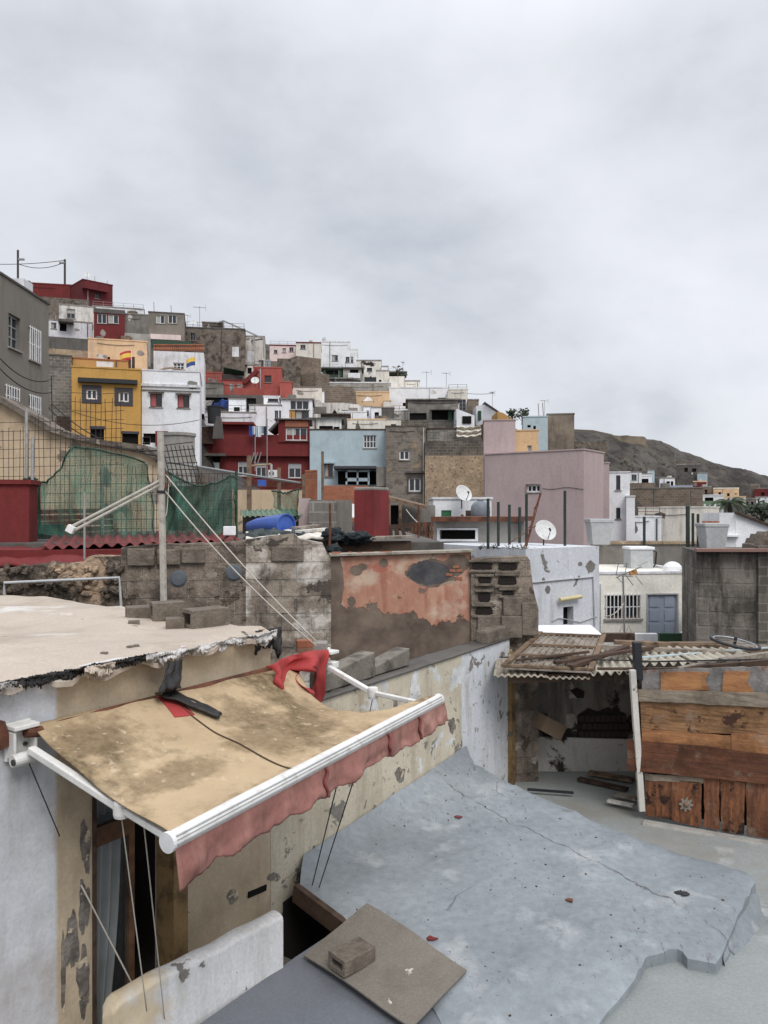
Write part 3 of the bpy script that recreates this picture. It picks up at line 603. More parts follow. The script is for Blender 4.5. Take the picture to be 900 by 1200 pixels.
# ---- grey stone house
H = House('grey_stone_house', 'tall grey block house with two white windows, mid hill', (452, 499, 500, 596), 68, weather('patched_stone', s(126, 116, 104), vs=.4, brick=(.5, .25, s(138, 130, 120), .02, .12), peels=[(s(166, 138, 104), .3, .54, .05, .1), (s(100, 92, 84), .9, .58, .05, .1)], stain=(s(74, 64, 54), .7, 1.2, .5, .64)), 7, .4,
    [(468, 528, 480, 539, 'w', {'t': 1.4}), (479, 560, 493, 576, 'w', {'t': 1.4, 'sur': 'conc_dark', 'sw': .15})], cop='block_dark')
H.band('lintel', (475, 498, 552, 554), .3, .3, M['conc_dark'])
House('grey_step_house', 'grey block house stepping above the stone house', (470, 502, 492, 512), 74, M['block_dark'], 5, 0, cop=None)
House('tan_stone_house', 'tan rubble stone house front below dark block band', (498, 570, 534, 600), 67, M['stone_tan'], 7, 0, cop=None)
House('dark_block_band', 'dark sooty block parapet over the tan stone house', (498, 569, 517, 537), 67.4, M['block_dark'], 6, 0, cop=None, ctrl=False, ext=0, cat='wall')
H = House('block_rooftop_room', 'grey block rooftop room with bricked-up doorway', (500, 536, 503, 520), 69, M['block'], 5, 0, [(516, 505, 524, 517, 'fill', {'m': M['coping']})], cop='wood_dark', ctrl=False, ext=0)
r = MB().grid(lambda u, v: P(535 + 29 * u, 500 + (u - .5) ** 2 * -6 + 14 * v + .6 * math.sin(u * 20 + v * 7), 68.4 - .25 * math.sin(v * 16 + u * 2)), 26, 18).build('hanging_sheet', M['white_warm'], label='creased cream sheet stretched beside the block rooftop room', cat='sheet', solid=.03, smooth=True)
MB().bar(P(566, 520, 68.2), P(566, 497, 68.2), .2, .2).build('timber_post', M['wood_dark'], label='dark timber post at the right of the cream sheet', cat='post')
# ---- pink house and what stands behind it
H = House('pink_house', 'large dusty pink house with one small window, centre right', (568, 684, 533, 650), 50, M['pink'], 3.3, -4, [(617, 568, 633, 577, 'w', {'n': 3, 't': 1.3, 'sur': 'coping', 'sw': .05})], cop='pink', ext=4)
H.band('ledge', (568, 684, 572.5, 573.5), .03, .03, M['pink']) if False else None
MB().tube([H.pt(636 + i * 8, 572 + 1.2 * math.sin(i * 1.3), .02) for i in range(7)], .02, 5).build('cable', M['conc'], H.root)
T = House('pink_tower', 'tall pink wall slab rising above the pink house', (567, 604, 493, 640), 50.3, M['pink'], 2, -.3, cop='pink', cop_h=.06, ctrl=False, cat='house')
House('pink_rear_strip', 'thin pink wall strip between pink house and white narrow house', (702, 714, 543, 640), 52, M['pink'], 5, 0, cop='pink')
House('apricot_house', 'apricot house behind the pink parapet with arched doorway', (602, 631, 505, 540), 62, M['peach2'], 6, 0, [(618, 522, 623, 531, 'w', {'f': 'wframe', 'n': 1})], cop='peach2')
House('pale_blue_house', 'narrow pale blue house behind the apricot one', (613, 642, 489, 536), 70, M['lblue'], 6, 0, [(618, 498, 622, 501, 'd'), (625, 499, 628, 503, 'd')], cop='lblue')
House('concrete_tower', 'stained square concrete tower at the foot of the bare hill', (641, 673, 486, 532), 72, weather('tower_concrete', s(140, 124, 106), streak=(s(84, 70, 58), .7, .48, .7), stain=(s(92, 80, 70), .6, .5, .48, .66)), 5, 0, cop='conc', cat='tower')
House('rough_concrete_wall', 'rough grey retaining wall right of the concrete tower', (670, 712, 518, 552), 78, M['stone_grey'], 4, 0, cop=None, cat='wall')
House('white_narrow_house', 'narrow white house with two dark slit windows right of pink house', (712, 738, 554, 626), 52, M['white_clean'], 6, 0, [(722, 557, 727, 574, 'w', {'f': 'dframe', 'n': 1}), (722, 595, 727, 608, 'w', {'f': 'dframe', 'n': 1})], cop='white')
House('white_narrow_annexe', 'lower white annexe hugging the narrow white house', (734, 744, 582, 626), 51, M['white_clean'], 5, 0, cop='white')
# ---- right side
House('tiny_white_house', 'tiny white house with blue grey window on the bare hillside', (738, 752, 554, 570), 150, M['white_clean'], 6, 0, [(740, 556, 746, 563, 'w', {'f': 'gframe'})])
House('open_white_house', 'tiny white house with open dark front on the hillside', (748, 764, 556, 568), 152, M['white_clean'], 6, 0, [(751, 561, 760, 566, 'd')])
House('bluish_hut', 'tiny bluish hut at the right of hillside white houses', (759, 767, 552, 563), 156, M['lblue'], 5, 0)
House('white_hill_house', 'small white house with dark doorways mid hillside', (773, 791, 561, 570), 155, M['white_clean'], 6, 1, [(781, 564, 785, 569, 'd'), (786, 564, 789, 569, 'd')])
House('pale_blue_shed', 'long pale blue grey roof shed above the block wall', (781, 812, 569, 576), 140, plain('pale_slate_paint', s(158, 168, 190), .7), 6, 0, cop=None)
House('grey_hill_house', 'grey square house on the hillside skyline', (793, 821, 545, 570), 220, M['conc_dark'], 10, 0, [(802, 548, 806, 553, 'd'), (811, 549, 816, 553, 'd')])
House('blue_hill_hut', 'small blue white hut near the skyline right of grey square house', (817, 829, 555, 568), 215, M['lblue'], 6, 0)
House('red_brown_hill_house', 'small red brown house low on the hillside', (812, 828, 565, 577), 170, M['red'], 6, 0, [(815, 570, 818, 575, 'd'), (821, 570, 824, 575, 'd')], cop='peach')
House('brick_hill_house', 'brownish house beside the red brown one on hillside', (822, 834, 571, 585), 165, M['block_brown'], 6, 0, [(826, 574, 829, 579, 'd')])
House('cream_hill_house', 'cream house with parapet roof at the foot of the hill', (836, 866, 573, 592), 160, M['peach'], 8, 1, [(842, 577, 845, 582, 'd'), (852, 578, 855, 583, 'd')], cop='white_warm')
House('cream_corner_house', 'second cream house lower and right with dark side', (850, 874, 583, 602), 150, M['white_warm'], 8, 0, [(866, 586, 870, 592, 'd')], cop='peach')
House('grey_corner_house', 'grey house with rows of dark windows behind the palm', (872, 886, 585, 602), 170, M['conc'], 8, 0, [(874, 588, 877, 592, 'd'), (880, 588, 883, 592, 'd')])
House('red_far_house', 'far red house on skyline at the right edge', (884, 912, 573, 588), 230, M['red'], 8, 0, [(892, 577, 896, 581, 'd')], cop='conc')
House('brown_far_tower', 'small brown square tower on the right skyline', (880, 890, 569, 584), 235, M['block_brown'], 6, 0)
H = House('white_far_house', 'white house with three dark windows at the right edge', (885, 915, 583, 596), 180, M['white_clean'], 8, 0, [(888, 586, 890, 589, 'd'), (894, 586, 896, 589, 'd'), (900, 586, 902, 589, 'd')])
House('brick_garden_wall', 'long grey brown brick wall stepping across the right hillside', (738, 823, 573, 606), 84, M['block_brown'], 2, -3, cop='conc', cat='wall')
House('short_brick_wall', 'upper left step of the brick wall', (738, 768, 566, 580), 86, M['block_brown'], 2, 0, cop=None, cat='wall')
H = House('cream_rooftop_house', 'wide cream house with a flaked brown patch below the brick wall', (748, 823, 595, 640), 62, M['white_warm'], 5, -3, [], cop='white_warm')
mb = MB(); mb.prism([H.pt(x, y, .012) for x, y in ((767, 602), (774, 600), (780, 602), (779, 608), (774, 606), (768, 604))], H.n * .01); mb.build('flaked_patch', M['block_brown'], H.root)
House('white_rooftop_wall', 'low white rooftop wall in front of the cream house', (738, 775, 606, 636), 56, M['white_clean'], 3, 0, cop='white', cat='wall')
H = House('green_trim_house', 'white house with a green decorated parapet beside the palm', (822, 848, 581, 612), 90, M['white_clean'], 6, 0, [(826, 583, 836, 589, 'd')], cop='white')
H.band('green_parapet', (822, 848, 587, 597), .5, .2, plain('pale_green_paint', s(112, 140, 104), .8))
for x in (826, 832, 838, 844): H.band('white_medallion', (x - 1.3, x + 1.3, 590.5, 593.5), .52, .03, M['white_clean'])
H = House('white_sloped_house', 'white house with a sloping parapet below the palm tree', (843, 862, 601, 650), 48, M['white_clean'], 5, 0, cop=None)
mb = MB(); mb.prism([P(x, y, 47.6) for x, y in ((862, 650), (862, 601), (866, 601), (905, 617), (905, 650))], (0, 5, 0)); mb.build('sloping_wall', M['white_clean'], H.root)
mb = MB(); mb.bar(P(862, 600.6, 47.5), P(905, 616.6, 47.5), .3, .12); mb.build('parapet_coping', M['wood_dark'], H.root)
H.band('ledge', (846, 866, 627, 629), .3, .3, M['white_clean'])

# ---- small houses and sheds filling the gaps of the slope
House('white_rooftop_box', 'little white rooftop box between the glazed house and sloping house', (366, 380, 459, 470), 95, M['white_clean'], 3, 0, [(370, 462, 374, 467, 'd')])
House('cream_step_block', 'cream stepped block right of the peach wall house', (449, 458, 470, 486), 99, M['white_warm'], 3, 0, cop='peach')
House('grey_lean_to', 'dark grey lean-to below the white balcony house', (386, 412, 444, 454), 112, M['conc_dark'], 3, 0, [(390, 447, 400, 452, 'd')], cop='conc', over=.3)
House('green_canopy_shed', 'dark green canopied shed under the skyline cube house', (378, 402, 432, 440), 124, M['greenpost'], 3, 0, [(382, 434, 398, 439, 'd')], cop='conc_dark', over=.3)
House('white_stair_block', 'white stair block left of the white pillar house', (426, 436, 477, 492), 91, M['white_clean'], 3, 0, [(429, 481, 432, 488, 'd')])
House('dark_roof_shed', 'low dark roofed shed on the cream low house', (366, 408, 486, 495), 84, M['conc_dark'], 3, 0, [(372, 489, 384, 494, 'd'), (390, 489, 402, 494, 'd')], cop='wood_dark', over=.3)
House('ruined_stub_house', 'broken grey stub house above the light blue roof at right', (440, 456, 487, 500), 86, M['stone_grey'], 3, 0, cop=None)
House('white_low_terrace', 'low white terrace wall before the long plain white house', (456, 480, 482, 492), 100, M['white_old'], 3, 0, cop='white')
House('grey_entry_house', 'grey house with a dark doorway left of the salmon back wall', (239, 258, 425, 440), 95, M['conc'], 4, 0, [(244, 430, 250, 439, 'd')])
House('green_shade_terrace', 'dark terrace with a green cloth above the salmon annexe', (250, 286, 427, 441), 93, M['conc_dark'], 3, 0, [(252, 429, 284, 440, 'd')], cop='conc', over=.4)
MB().grid(lambda u, v: P(262 + 24 * u, 430 + 5 * u + 9 * v * (1 - .4 * u), 91.5 + .8 * v), 10, 5).build('green_shade_cloth', M['greenpost'], label='dark green shade cloth sagging over the terrace above salmon annexe', cat='shade cloth', solid=.03, smooth=True)
House('white_low_hut', 'low white hut at the foot of the white slab house', (284, 302, 428, 440), 94, M['white_old'], 3, 0, [(290, 431, 295, 438, 'd')])
House('blue_grey_box', 'small blue grey rooftop box between slab house and pale pink house', (309, 317, 421, 432), 99, M['dish_grey'], 3, 0, cop=None)
House('brown_roof_block', 'brown block wall under the pale pink skyline house', (312, 330, 423, 436), 110, M['block_brown'], 3, 0, cop=None)
House('white_side_terrace', 'white side terrace right of the hilltop small red house', (146, 176, 390, 404), 80, M['conc_light'], 3, 0, cop=None)
House('white_ridge_block', 'small white block at the skyline left of the grey shed', (447, 455, 430, 438), 121, M['white_clean'], 4, 0)
# ---------------------------------------------------------------- small things on the hillside roofs
dish(102, 328, 110, 'satellite dish on the red hilltop house', .95); dish(299, 454, 85, 'big white satellite dish against the salmon house', .95, .1)
dish(226, 383, 91, 'small satellite dish on the grey ruin house', .7)
antenna(234, 384, 93, 'television antenna above the grey ruin house', .2, 1.0); antenna(500, 456, 112, 'thin antenna on the skyline above the long white house', .3, 1.0)
antenna(523, 456, 108, 'taller antenna at the right end of the long white house', .5, .9); antenna(577, 478, 99, 'antenna on the slate roofed house', 1.0, .8); antenna(638, 487, 70, 'antenna between pale blue house and concrete tower', .3, .55)
antenna(791, 541, 232, 'lone mast on the bare hill ridge', .4, 1.5)
antenna(220, 384, 93.5, 'second antenna left end of the grey ruin house', .9, .6); antenna(472, 438, 117, 'antenna beside the skyline shed', 1.2, .7)
for i, (x, y0, y1) in enumerate(((21, 293, 334), (76, 304, 336))):
    r = thing('utility_pole', ['tall street lamp pole on the hilltop at far left', 'utility pole with cross arm beside the red hilltop wall'][i], 'pole', P(x, y1, 118))
    b = P(x, y1, 118); t = P(x, y0, 118); MB().tube([b, t], .16).build('pole', M['dsteel'], r)
    q = P(x + (4 if i == 0 else -3), y0 + 11 if i == 0 else y0 + 4, 118); MB().box(q, (.9, .3, .25)).build('lamp_head', M['gframe'], r)
    MB().tube([q, P(x, q.z * 0 + (y0 + 12 if i == 0 else y0 + 4), 118)], .06).build('arm', M['dsteel'], r)
def cable(name, a, b, sag, r, label, mat='wire', n=14, cat='cable', group=None):
    a = Vector(a); b = Vector(b)
    pts = [a.lerp(b, i / n) - V(0, 0, sag * 4 * (i / n) * (1 - i / n)) for i in range(n + 1)]
    return MB().tube(pts, r, 5).build(name, M[mat], label=label, cat=cat, smooth=True, group=group)
cable('power_cable', P(-20, 309, 118), P(76, 305, 118), .3, .05, 'upper cable running to the hilltop utility pole')
cable('power_cable', P(21, 309, 118), P(76, 307, 118), .8, .05, 'sagging cable between the two hilltop poles')
cable('power_cable', P(548, 461, 104), P(578, 461, 100), .1, .03, 'thin cable between beige house and slate roof antenna')
# cables on the grey house and towards the yellow house
for i, (a, b, sg) in enumerate(((P(0, 420, 27), P(57, 446, 30), .3), (P(0, 432, 27), P(60, 460, 30), .3), (P(57, 478, 31), P(186, 528, 20), .5), (P(62, 474, 32), P(190, 535, 20), .4), (P(84, 482, 50), P(234, 492, 50), .6), (P(60, 440, 31), P(62, 520, 31), .01))):
    cable('power_cable', a, b, sg, .02, ['upper cable along the grey house', 'lower cable along the grey house', 'slack cable dropping from grey house to lattice pole', 'second slack cable from grey house to lattice pole', 'cable strung across the yellow and white house fronts', 'vertical cable down the grey house corner'][i])
# ---------------------------------------------------------------- trees
def leaf_tree(name, label, base, h, w, n, seed, m='leaf', ls=.35, bare=.5):
    rnd = random.Random(seed); r = thing(name, label, 'tree', base); base = Vector(base)
    tr = MB(); tips = []
    tr.tube([base - V(0, 0, .5), base + V(.05 * w, 0, h * .35), base + V(0, 0, h * .6)], [w * .06, w * .045, w * .03])
    for i in range(9):
        a = rnd.uniform(0, 6.28); z = rnd.uniform(.3, .6) * h; e = base + V(math.cos(a) * w * .45 * rnd.uniform(.5, 1), math.sin(a) * w * .45, h * rnd.uniform(.6, 1))
        tr.tube([base + V(0, 0, z), base.lerp(e, .6) + V(0, 0, z * .4), e], [w * .03, w * .02, w * .008], 5); tips.append(e)
    tr.build('trunk', M['trunk'], r)
    cr = MB()
    for i in range(n):
        t = rnd.choice(tips) + V(rnd.gauss(0, 1), rnd.gauss(0, 1), rnd.gauss(0, .8)) * w * .13
        a = Vector((rnd.gauss(0, 1), rnd.gauss(0, 1), rnd.gauss(0, 1))).normalized(); b = a.orthogonal().normalized(); k = ls * rnd.uniform(.5, 1.2)
        cr.quad(t - a * k, t + b * k * .5, t + a * k, t - b * k * .5)
    cr.build('crown', M[m], r, weld=False); return r
leaf_tree('bare_tree', 'thin bare dark tree on the skyline next to the grey shed', P(466, 448, 116), 2.6, 1.2, 22, 1, ls=.3)
leaf_tree('bare_tree', 'second thin dark tree right of the skyline shed', P(474, 450, 116), 2.0, .9, 18, 2, ls=.3)
leaf_tree('dark_tree', 'dark bushy tree behind the pink tower, left one', P(601, 502, 84), 1.9, 1.3, 170, 3, ls=.2)
leaf_tree('dark_tree', 'dark bushy tree behind the pink tower, right one', P(612, 502, 82), 2.0, 1.3, 170, 4, ls=.2)
leaf_tree('dark_shrub', 'dark green shrub at the far right edge below white house', P(893, 622, 70), 2.2, 2.6, 700, 5, ls=.22)
def palm(base, h, R_, n, label, seed):
    rnd = random.Random(seed); r = thing('palm_tree', label, 'tree', base); base = Vector(base)
    MB().tube([base, base + V(.1, 0, h * .5), base + V(0, 0, h)], [.28, .22, .25], 8).build('trunk', M['trunk'], r)
    c = MB(); top = base + V(0, 0, h)
    for i in range(n):
        a = rnd.uniform(0, 6.28); el = rnd.uniform(.1, 1.2); d = V(math.cos(a), math.sin(a), 0); L = R_ * rnd.uniform(.8, 1.1)
        pts = []
        for k in range(13):
            t = k / 12; pts.append(top + d * L * t * math.cos(el * (1 - .3 * t)) + V(0, 0, L * (math.sin(el) * t - .75 * t * t)))
        sd = d.cross(V(0, 0, 1))
        c.tube(pts, [.04] * 12 + [.01], 4)
        for k in range(2, 13):
            for sg in (-1, 1):
                p = pts[k]; q = p + sd * sg * .5 * (1.1 - abs(k / 12 - .5)) + d * .28 + V(0, 0, -.18)
                c.quad(p - d * .05, q, p + d * .05)
    c.build('crown', M['palmleaf'], r, weld=False)
palm(P(855, 628, 72), 3.0, 2.0, 40, 'palm tree crown rising behind the white sloped house', 11)

# ---------------------------------------------------------------- right middle: white roofs, posts, planters
H = House('grey_scalloped_wall', 'grey rendered wall edged with scalloped tiles, right of pink house', (702, 818, 636, 680), 31, M['conc'], 2.5, -.5, cop=None, cat='wall', ext=1)
tl = MB()
for i in range(34):
    p = H.pt(715 + i * 3.05, 636, .05); tl.lathe(p + V(0, .1, 0), [(.07, -.12), (.07, .12)], 8, Matrix.Rotation(R(90), 3, 'X'))
tl.build('ridge_tiles', M['stone_tan'], H.root)
H.band('lower_band', (702, 770, 662, 674), .3, .3, M['conc_light'])
def planter(x0, x1, y0, y1, Y, label):
    b = P((x0 + x1) / 2, y1, Y); r = thing('roof_planter', label, 'planter', b, 'grey rooftop planters'); w = (x1 - x0) / F * Y / 2; h = (y1 - y0) / F * Y
    mb = MB(); k = .72
    mb.hexa([b + V(-w * k, -w * k, 0), b + V(w * k, -w * k, 0), b + V(w * k, w * k, 0), b + V(-w * k, w * k, 0)], [b + V(-w * .95, -w * .95, h * .86), b + V(w * .95, -w * .95, h * .86), b + V(w * .95, w * .95, h * .86), b + V(-w * .95, w * .95, h * .86)])
    mb.build('pot', M['plastic_grey'], r, bevel=.02)
    mb = MB(); mb.box(b + V(0, 0, h * .93), (2 * w, 2 * w, h * .14)); mb.build('rim', M['plastic_grey'], r, bevel=.02); return r
planter(688, 716, 608, 638, 30.5, 'grey tapered planter at the pink house corner'); planter(820, 849, 613, 644, 23.5, 'grey tapered planter with red tiles on top, right side')
mb = MB()
for i in range(6): mb.box(P(826 + i * 2.6, 611.6, 23.4 + .1 * (i % 2)), (.09, .2, .05), .4 * i)
mb.build('tile_stack', M['orange_brick'], label='small heap of red tiles on the right grey planter', cat='tiles')
# cooler on the scalloped wall, dome, antenna
r = thing('rooftop_tank', 'white square water tank with lid against the scalloped wall', 'water tank', P(749, 670, 29)); b = P(749, 670, 29)
MB().box(b + V(0, .1, .42), (.85, .85, .84)).build('tank_body', M['plastic_grey'], r, bevel=.02); MB().box(b + V(0, .1, .9), (.94, .94, .1)).build('lid', M['white_clean'], r, bevel=.02)
MB().tube([b + V(.45, 0, .8), b + V(.65, 0, .75), b + V(.62, 0, .3), b + V(.3, -.3, .02)], .03).build('hose', M['wire'], r)
MB().lathe(P(788, 672, 27.5), [(.31, 0), (.31, .26), (.22, .36), (.1, .42), (.001, .43)], 20).build('roof_vent', M['white_clean'], label='small white domed roof vent on the blue-door house', cat='vent', smooth=False)
# ---- white house with the blue door
H = House('white_door_house', 'small white flat house with pale blue panelled door and grille', (702, 819, 673, 752), 26, paint('bright_cream_paint', s(240, 234, 220), streak=(s(176, 164, 146), .4, .54, .78)), 6, .4,
    [(710, 697, 750, 725, 'w', {'bars': 9, 'n': 2, 'f': 'bframe'}), (759, 697, 794, 746, 'door', {'m': plain('pale_blue_door_paint', s(150, 160, 178), .6, var=.06)})], cop='white', ext=.5, over=.03, ctrl=False)
H.band('door_frame', (757.5, 759, 695.5, 746), .02, .05, M['plastic_grey']); H.band('door_frame', (794, 795.5, 695.5, 746), .02, .05, M['plastic_grey']); H.band('door_frame', (759, 794, 695.5, 697), .02, .05, M['plastic_grey'])
H.band('downpipe', (704, 705.5, 684, 750), .06, .05, M['white_clean'])
House('white_terrace_wall', 'low white terrace wall below the grille of the blue-door house', (700, 771, 743, 765), 24.6, M['white_clean'], .25, 0, cop=None, cat='wall', ctrl=False, ext=.3)
r = thing('green_planter_box', 'white wall box with a dark green front before the blue door', 'planter', P(795, 757, 25)); b = P(795, 757, 25)
MB().bar(P(772, 748.5, 25), P(819, 748.5, 25), .15, .36).build('front_panel', plain('bottle_green_paint', s(52, 88, 62), .6), r)
MB().bar(P(819.5, 745, 25), P(819.5, 741, 26.2), .12, .7).build('side_wall', M['white_clean'], r)
mb = MB(); mb.grid(lambda u, v: P(795 + 22 * u, 743.6 - 5 * math.sin(u * 3.1) * math.sin(v * 3.1) * (1 + .5 * math.sin(u * 9)), 25.2 + .5 * v), 12, 5); mb.build('white_cloth', M['white_clean'], label='crumpled white cloth in the green fronted box', cat='cloth', solid=.02, smooth=True)
mb = MB()
for i in range(14):
    t = i / 13; p = P(826 - 16 * t ** 1.4, 696 + 44 * t, 25.4); mb.lathe(p, [(.02, -.06), (.3 * (1 - t) + .03 + .02, 0), (.02, .06)], 8)
mb.build('folded_parasol', M['black'], label='black folded parasol cloth hanging beside the white door house', cat='parasol')
MB().bar(P(813, 694, 25.3), P(811, 732, 25.3), .06, .06).build('white_post', M['white_clean'], label='slim pale post beside the folded black parasol', cat='post')
# tv mast with big antenna in front
r = thing('rooftop_antenna', 'television antenna with orange hub on a pole before the grille', 'antenna', P(732, 745, 24)); b = P(732, 745, 24)
MB().tube([b, P(730, 672, 24)], .028, 8).build('mast', M['gframe'], r)
bm_ = MB().tube([P(722, 677, 24.2), P(752, 664, 23.6)], .016).build('boom', M['gframe'], r)
e = MB()
for (x0, y0, x1, y1) in ((725, 659, 722, 674), (735, 659, 732, 674), (723, 676, 729, 683), (733, 674, 742, 686), (745, 675, 753, 685), (748, 663, 759, 658), (722, 660, 736, 660), (722, 674, 742, 676)): e.tube([P(x0, y0, 23.9), P(x1, y1, 24.1)], .012, 5)
e.build('elements', M['gframe'], bm_)
MB().box(P(742, 671, 23.9), (.22, .15, .13), 0, 0, -.3).build('hub', plain('orange_plastic', s(206, 140, 60), .5), r)
MB().tube([P(726, 741, 24), P(729, 733, 24), P(732, 744, 24), P(737, 733, 24), P(740, 741, 24)], .012, 5).build('guy_clamp', plain('ochre_metal', s(180, 150, 100), .6), r)
cable('aerial_cable', P(648 + 60, 722, 22), P(731, 707, 23.9), .12, .015, 'pale aerial cable swinging to the antenna mast', 'rope')
# ---- grey block stepped wall on the far right
H = House('block_wall', 'tall dirty grey block wall at the right edge', (816, 930, 646, 760), 21.5, weather('sooty_coursed_block', s(132, 123, 112), brick=(.6, .4, s(136, 128, 118), .035, .2), stain=(s(62, 56, 50), .8, .9, .46, .64), streak=(s(54, 48, 44), .8, .46, .62), bump=.7, bs=12, bd=.03), 3, -.6, cop=None, cat='wall', ext=1)
cp = MB()
cp.bar(H.pt(815, 644.5, .06), H.pt(930, 644.5, .06), .5, .08); cp.build('red_coping', plain('faded_red_coping', s(150, 104, 92), .85, dirt=(s(120, 110, 100), .8, .45)), H.root)
H = House('block_side_wall', 'rough block wall stub at the extreme right behind the block wall', (889, 930, 640, 700), 21.0, M['block_dark'], .4, 0, cop=None, cat='wall', ctrl=False)
mb = MB(); mb.prism([P(x, y, 22.6) for x, y in ((880, 646), (881, 638), (884, 637), (886, 631), (889, 632), (891, 626), (896, 627), (899, 623), (905, 625), (912, 622), (912, 646))], (0, .6, 0)); mb.build('rubble_stub', M['stone_grey'], label='broken rubble stub on top of the right block wall', cat='ruin')
# ---- white wall with yellow lamp
H = House('white_flaking_wall', 'flaking bluish white house wall with a small yellow canopy', (616, 702, 643, 745), 19.5, M['blue_white'], 4, 1.5, [(660, 711, 672, 733, 'd')], cop=None, ext=1.2)
MB().tube([H.pt(656, 703, .12), H.pt(681, 699, .12)], .055, 10).build('canopy', plain('yellowed_plastic', s(206, 190, 138), .6), H.root)
pp = MB(); pp.tube([H.pt(620, 683, .03), H.pt(650, 680, .03), H.pt(695, 676, .03), H.pt(697, 733, .03)], .022); pp.tube([H.pt(647, 728, .03), H.pt(655, 724, .03), H.pt(680, 729, .03), H.pt(700, 722, .03)], .012); pp.build('conduit', M['plastic_grey'], H.root)
for (cx, cy, rx, ry) in ((692, 664, 5, 7), (680, 661, 2.5, 2.5), (642, 691, 3, 5), (637, 680, 2, 3)):
    MB().prism([H.pt(cx + rx * math.cos(a * .35) * (1 + .5 * nz(a * .5, cx)), cy + ry * math.sin(a * .35) * (1 + .5 * nz(a * .4, cy)), .006) for a in range(18)], H.n * .003).build('bare_patch', M['conc'], H.root)
dish(637, 643, 21.5, 'white satellite dish standing on the flaking white wall', .66, .25)
ye = MB(); rnd = random.Random(3)
for i in range(60):
    p = P(560 + rnd.random() * 60, 642 + rnd.random() * 2, 19.3); ye.tube([p, p + V(rnd.gauss(0, .08), 0, rnd.uniform(.02, .14))], .006, 3)
ye.build('dry_weeds', M['leaf'], label='dry weeds sprouting along the top of the wall', kind='stuff')
# green posts: one prototype, copies scaled to length
def mk_post():
    r = thing('steel_post', '-', 'post', (0, 0, 0)); MB().tube([(0, 0, 0), (0, 0, 1)], .05, 8).build('shaft', M['darkpost'], r); MB().lathe((0, 0, 1), [(.055, 0), (.055, .012), (.001, .02)], 8).build('cap', M['greenpost'], r); return r
POSTS = [(572, 585, 643, 20.5, 'steel post in front of the concrete shed slot end'), (584, 589, 643, 21, 'steel post second from the shed'), (597, 592, 643, 22, 'steel post third from the shed'), (609, 595, 643, 23, 'short steel post fourth from the shed, before pink house'), (617, 580, 643, 21.2, 'tall steel post beside the rusty lattice'), (662, 576, 643, 21.2, 'lone steel post right of the satellite dish'), (755, 606, 640, 30.6, 'dark steel post on the scalloped wall'), (806, 594, 668, 24, 'thickest green post at the right, leftmost of its three'), (812, 602, 645, 24.5, 'middle of the three green posts beside the planter'), (818, 603, 645, 25, 'rightmost of three green posts beside the planter')]
for i, (x, y0, y1, Y, lb) in enumerate(POSTS):
    b = P(x, y1, Y); o = place('post', mk_post, b, 0, 1, lb, 'green steel posts'); k = (1.3 if x == 806 else .9) * Y / 24; o.scale = (k, k, (y1 - y0) / F * Y)
lt = MB(); a0, a1 = P(634, 578, 20.5), P(613, 655, 20); d = V(.14, 0, 0)
lt.tube([a0, a1], .02); lt.tube([a0 - V(.02, 0, 0), P(626, 600, 20.4), P(620, 625, 20.2), a1 - V(.08, 0, 0)], .016)
for t in (.15, .3, .45, .6, .8): p = a0.lerp(a1, t); lt.tube([p, p + V(-.12, 0, -.16)], .012, 4)
lt.tube([P(596, 637, 20.2), P(628, 616, 20.2)], .012, 4)
lt.build('rusty_lattice_mast', M['rust'], label='leaning rusty lattice strut before the pink house', cat='mast')
# ---- concrete shed with slot
H = House('concrete_shed', 'grey concrete shed with white framed slot opening and rotten roof edge', (508, 594, 609, 655), 24, M['conc_light'], 3, -.8, [(515, 621, 557, 632, 'd')], cop=None)
fr = MB()
for (a, b, c, d) in ((512, 560, 619, 621), (512, 560, 632, 634.5), (512, 515, 621, 632), (557, 560, 621, 632)):
    p0 = H.pt(a, d, .04); p1 = H.pt(b, d, .04); hz = (d - c) / F * 24; fr.hexa([p0, p1, p1 + H.n * .06, p0 + H.n * .06], [p0 + V(0, 0, hz), p1 + V(0, 0, hz), p1 + H.n * .06 + V(0, 0, hz), p0 + H.n * .06 + V(0, 0, hz)])
fr.build('slot_frame', M['white_clean'], H.root)
H.band('rotten_roof_edge', (505, 604, 605.5, 611), .35, 3.4, M['rust'])
H = House('white_tank_room', 'low white rooftop room with green shutter behind the concrete shed', (508, 576, 585, 612), 29, M['white_clean'], 3, 0, [(517, 598, 529, 612, 'fill', {'m': plain('green_shutter_paint', s(40, 110, 70), .6), 'name': 'green_shutter'})], cop='white', ctrl=False, ext=1)
dish(541, 596, 28.5, 'large grey satellite dish on the white tank room', .72, .5)
r = thing('round_water_tank', 'round grey water tank against the white tank room', 'water tank', P(563, 610, 27)); b = P(563, 610, 27)
MB().lathe(b, [(.25, 0), (.33, .08), (.35, .3), (.33, .5), (.25, .62), (.1, .69), (.001, .7)], 24).build('tank_body', plain('slate_plastic', s(112, 120, 130), .5), r, smooth=True)
MB().lathe(b + V(0, 0, .69), [(.1, 0), (.1, .05), (.001, .06)], 12).build('lid', plain('slate_plastic_lid', s(96, 104, 114), .5), r)
MB().bar(P(546, 611, 26.9), P(541, 603, 26.8), .1, .05).build('loose_board', M['wood'], label='small board leaning on the shed roof beside the tank', cat='board')
MB().box(P(549, 603, 27.5), (.2, .06, .3), .2).build('loose_board', M['wood_dark'], label='small square brown board left of the round tank', cat='board')
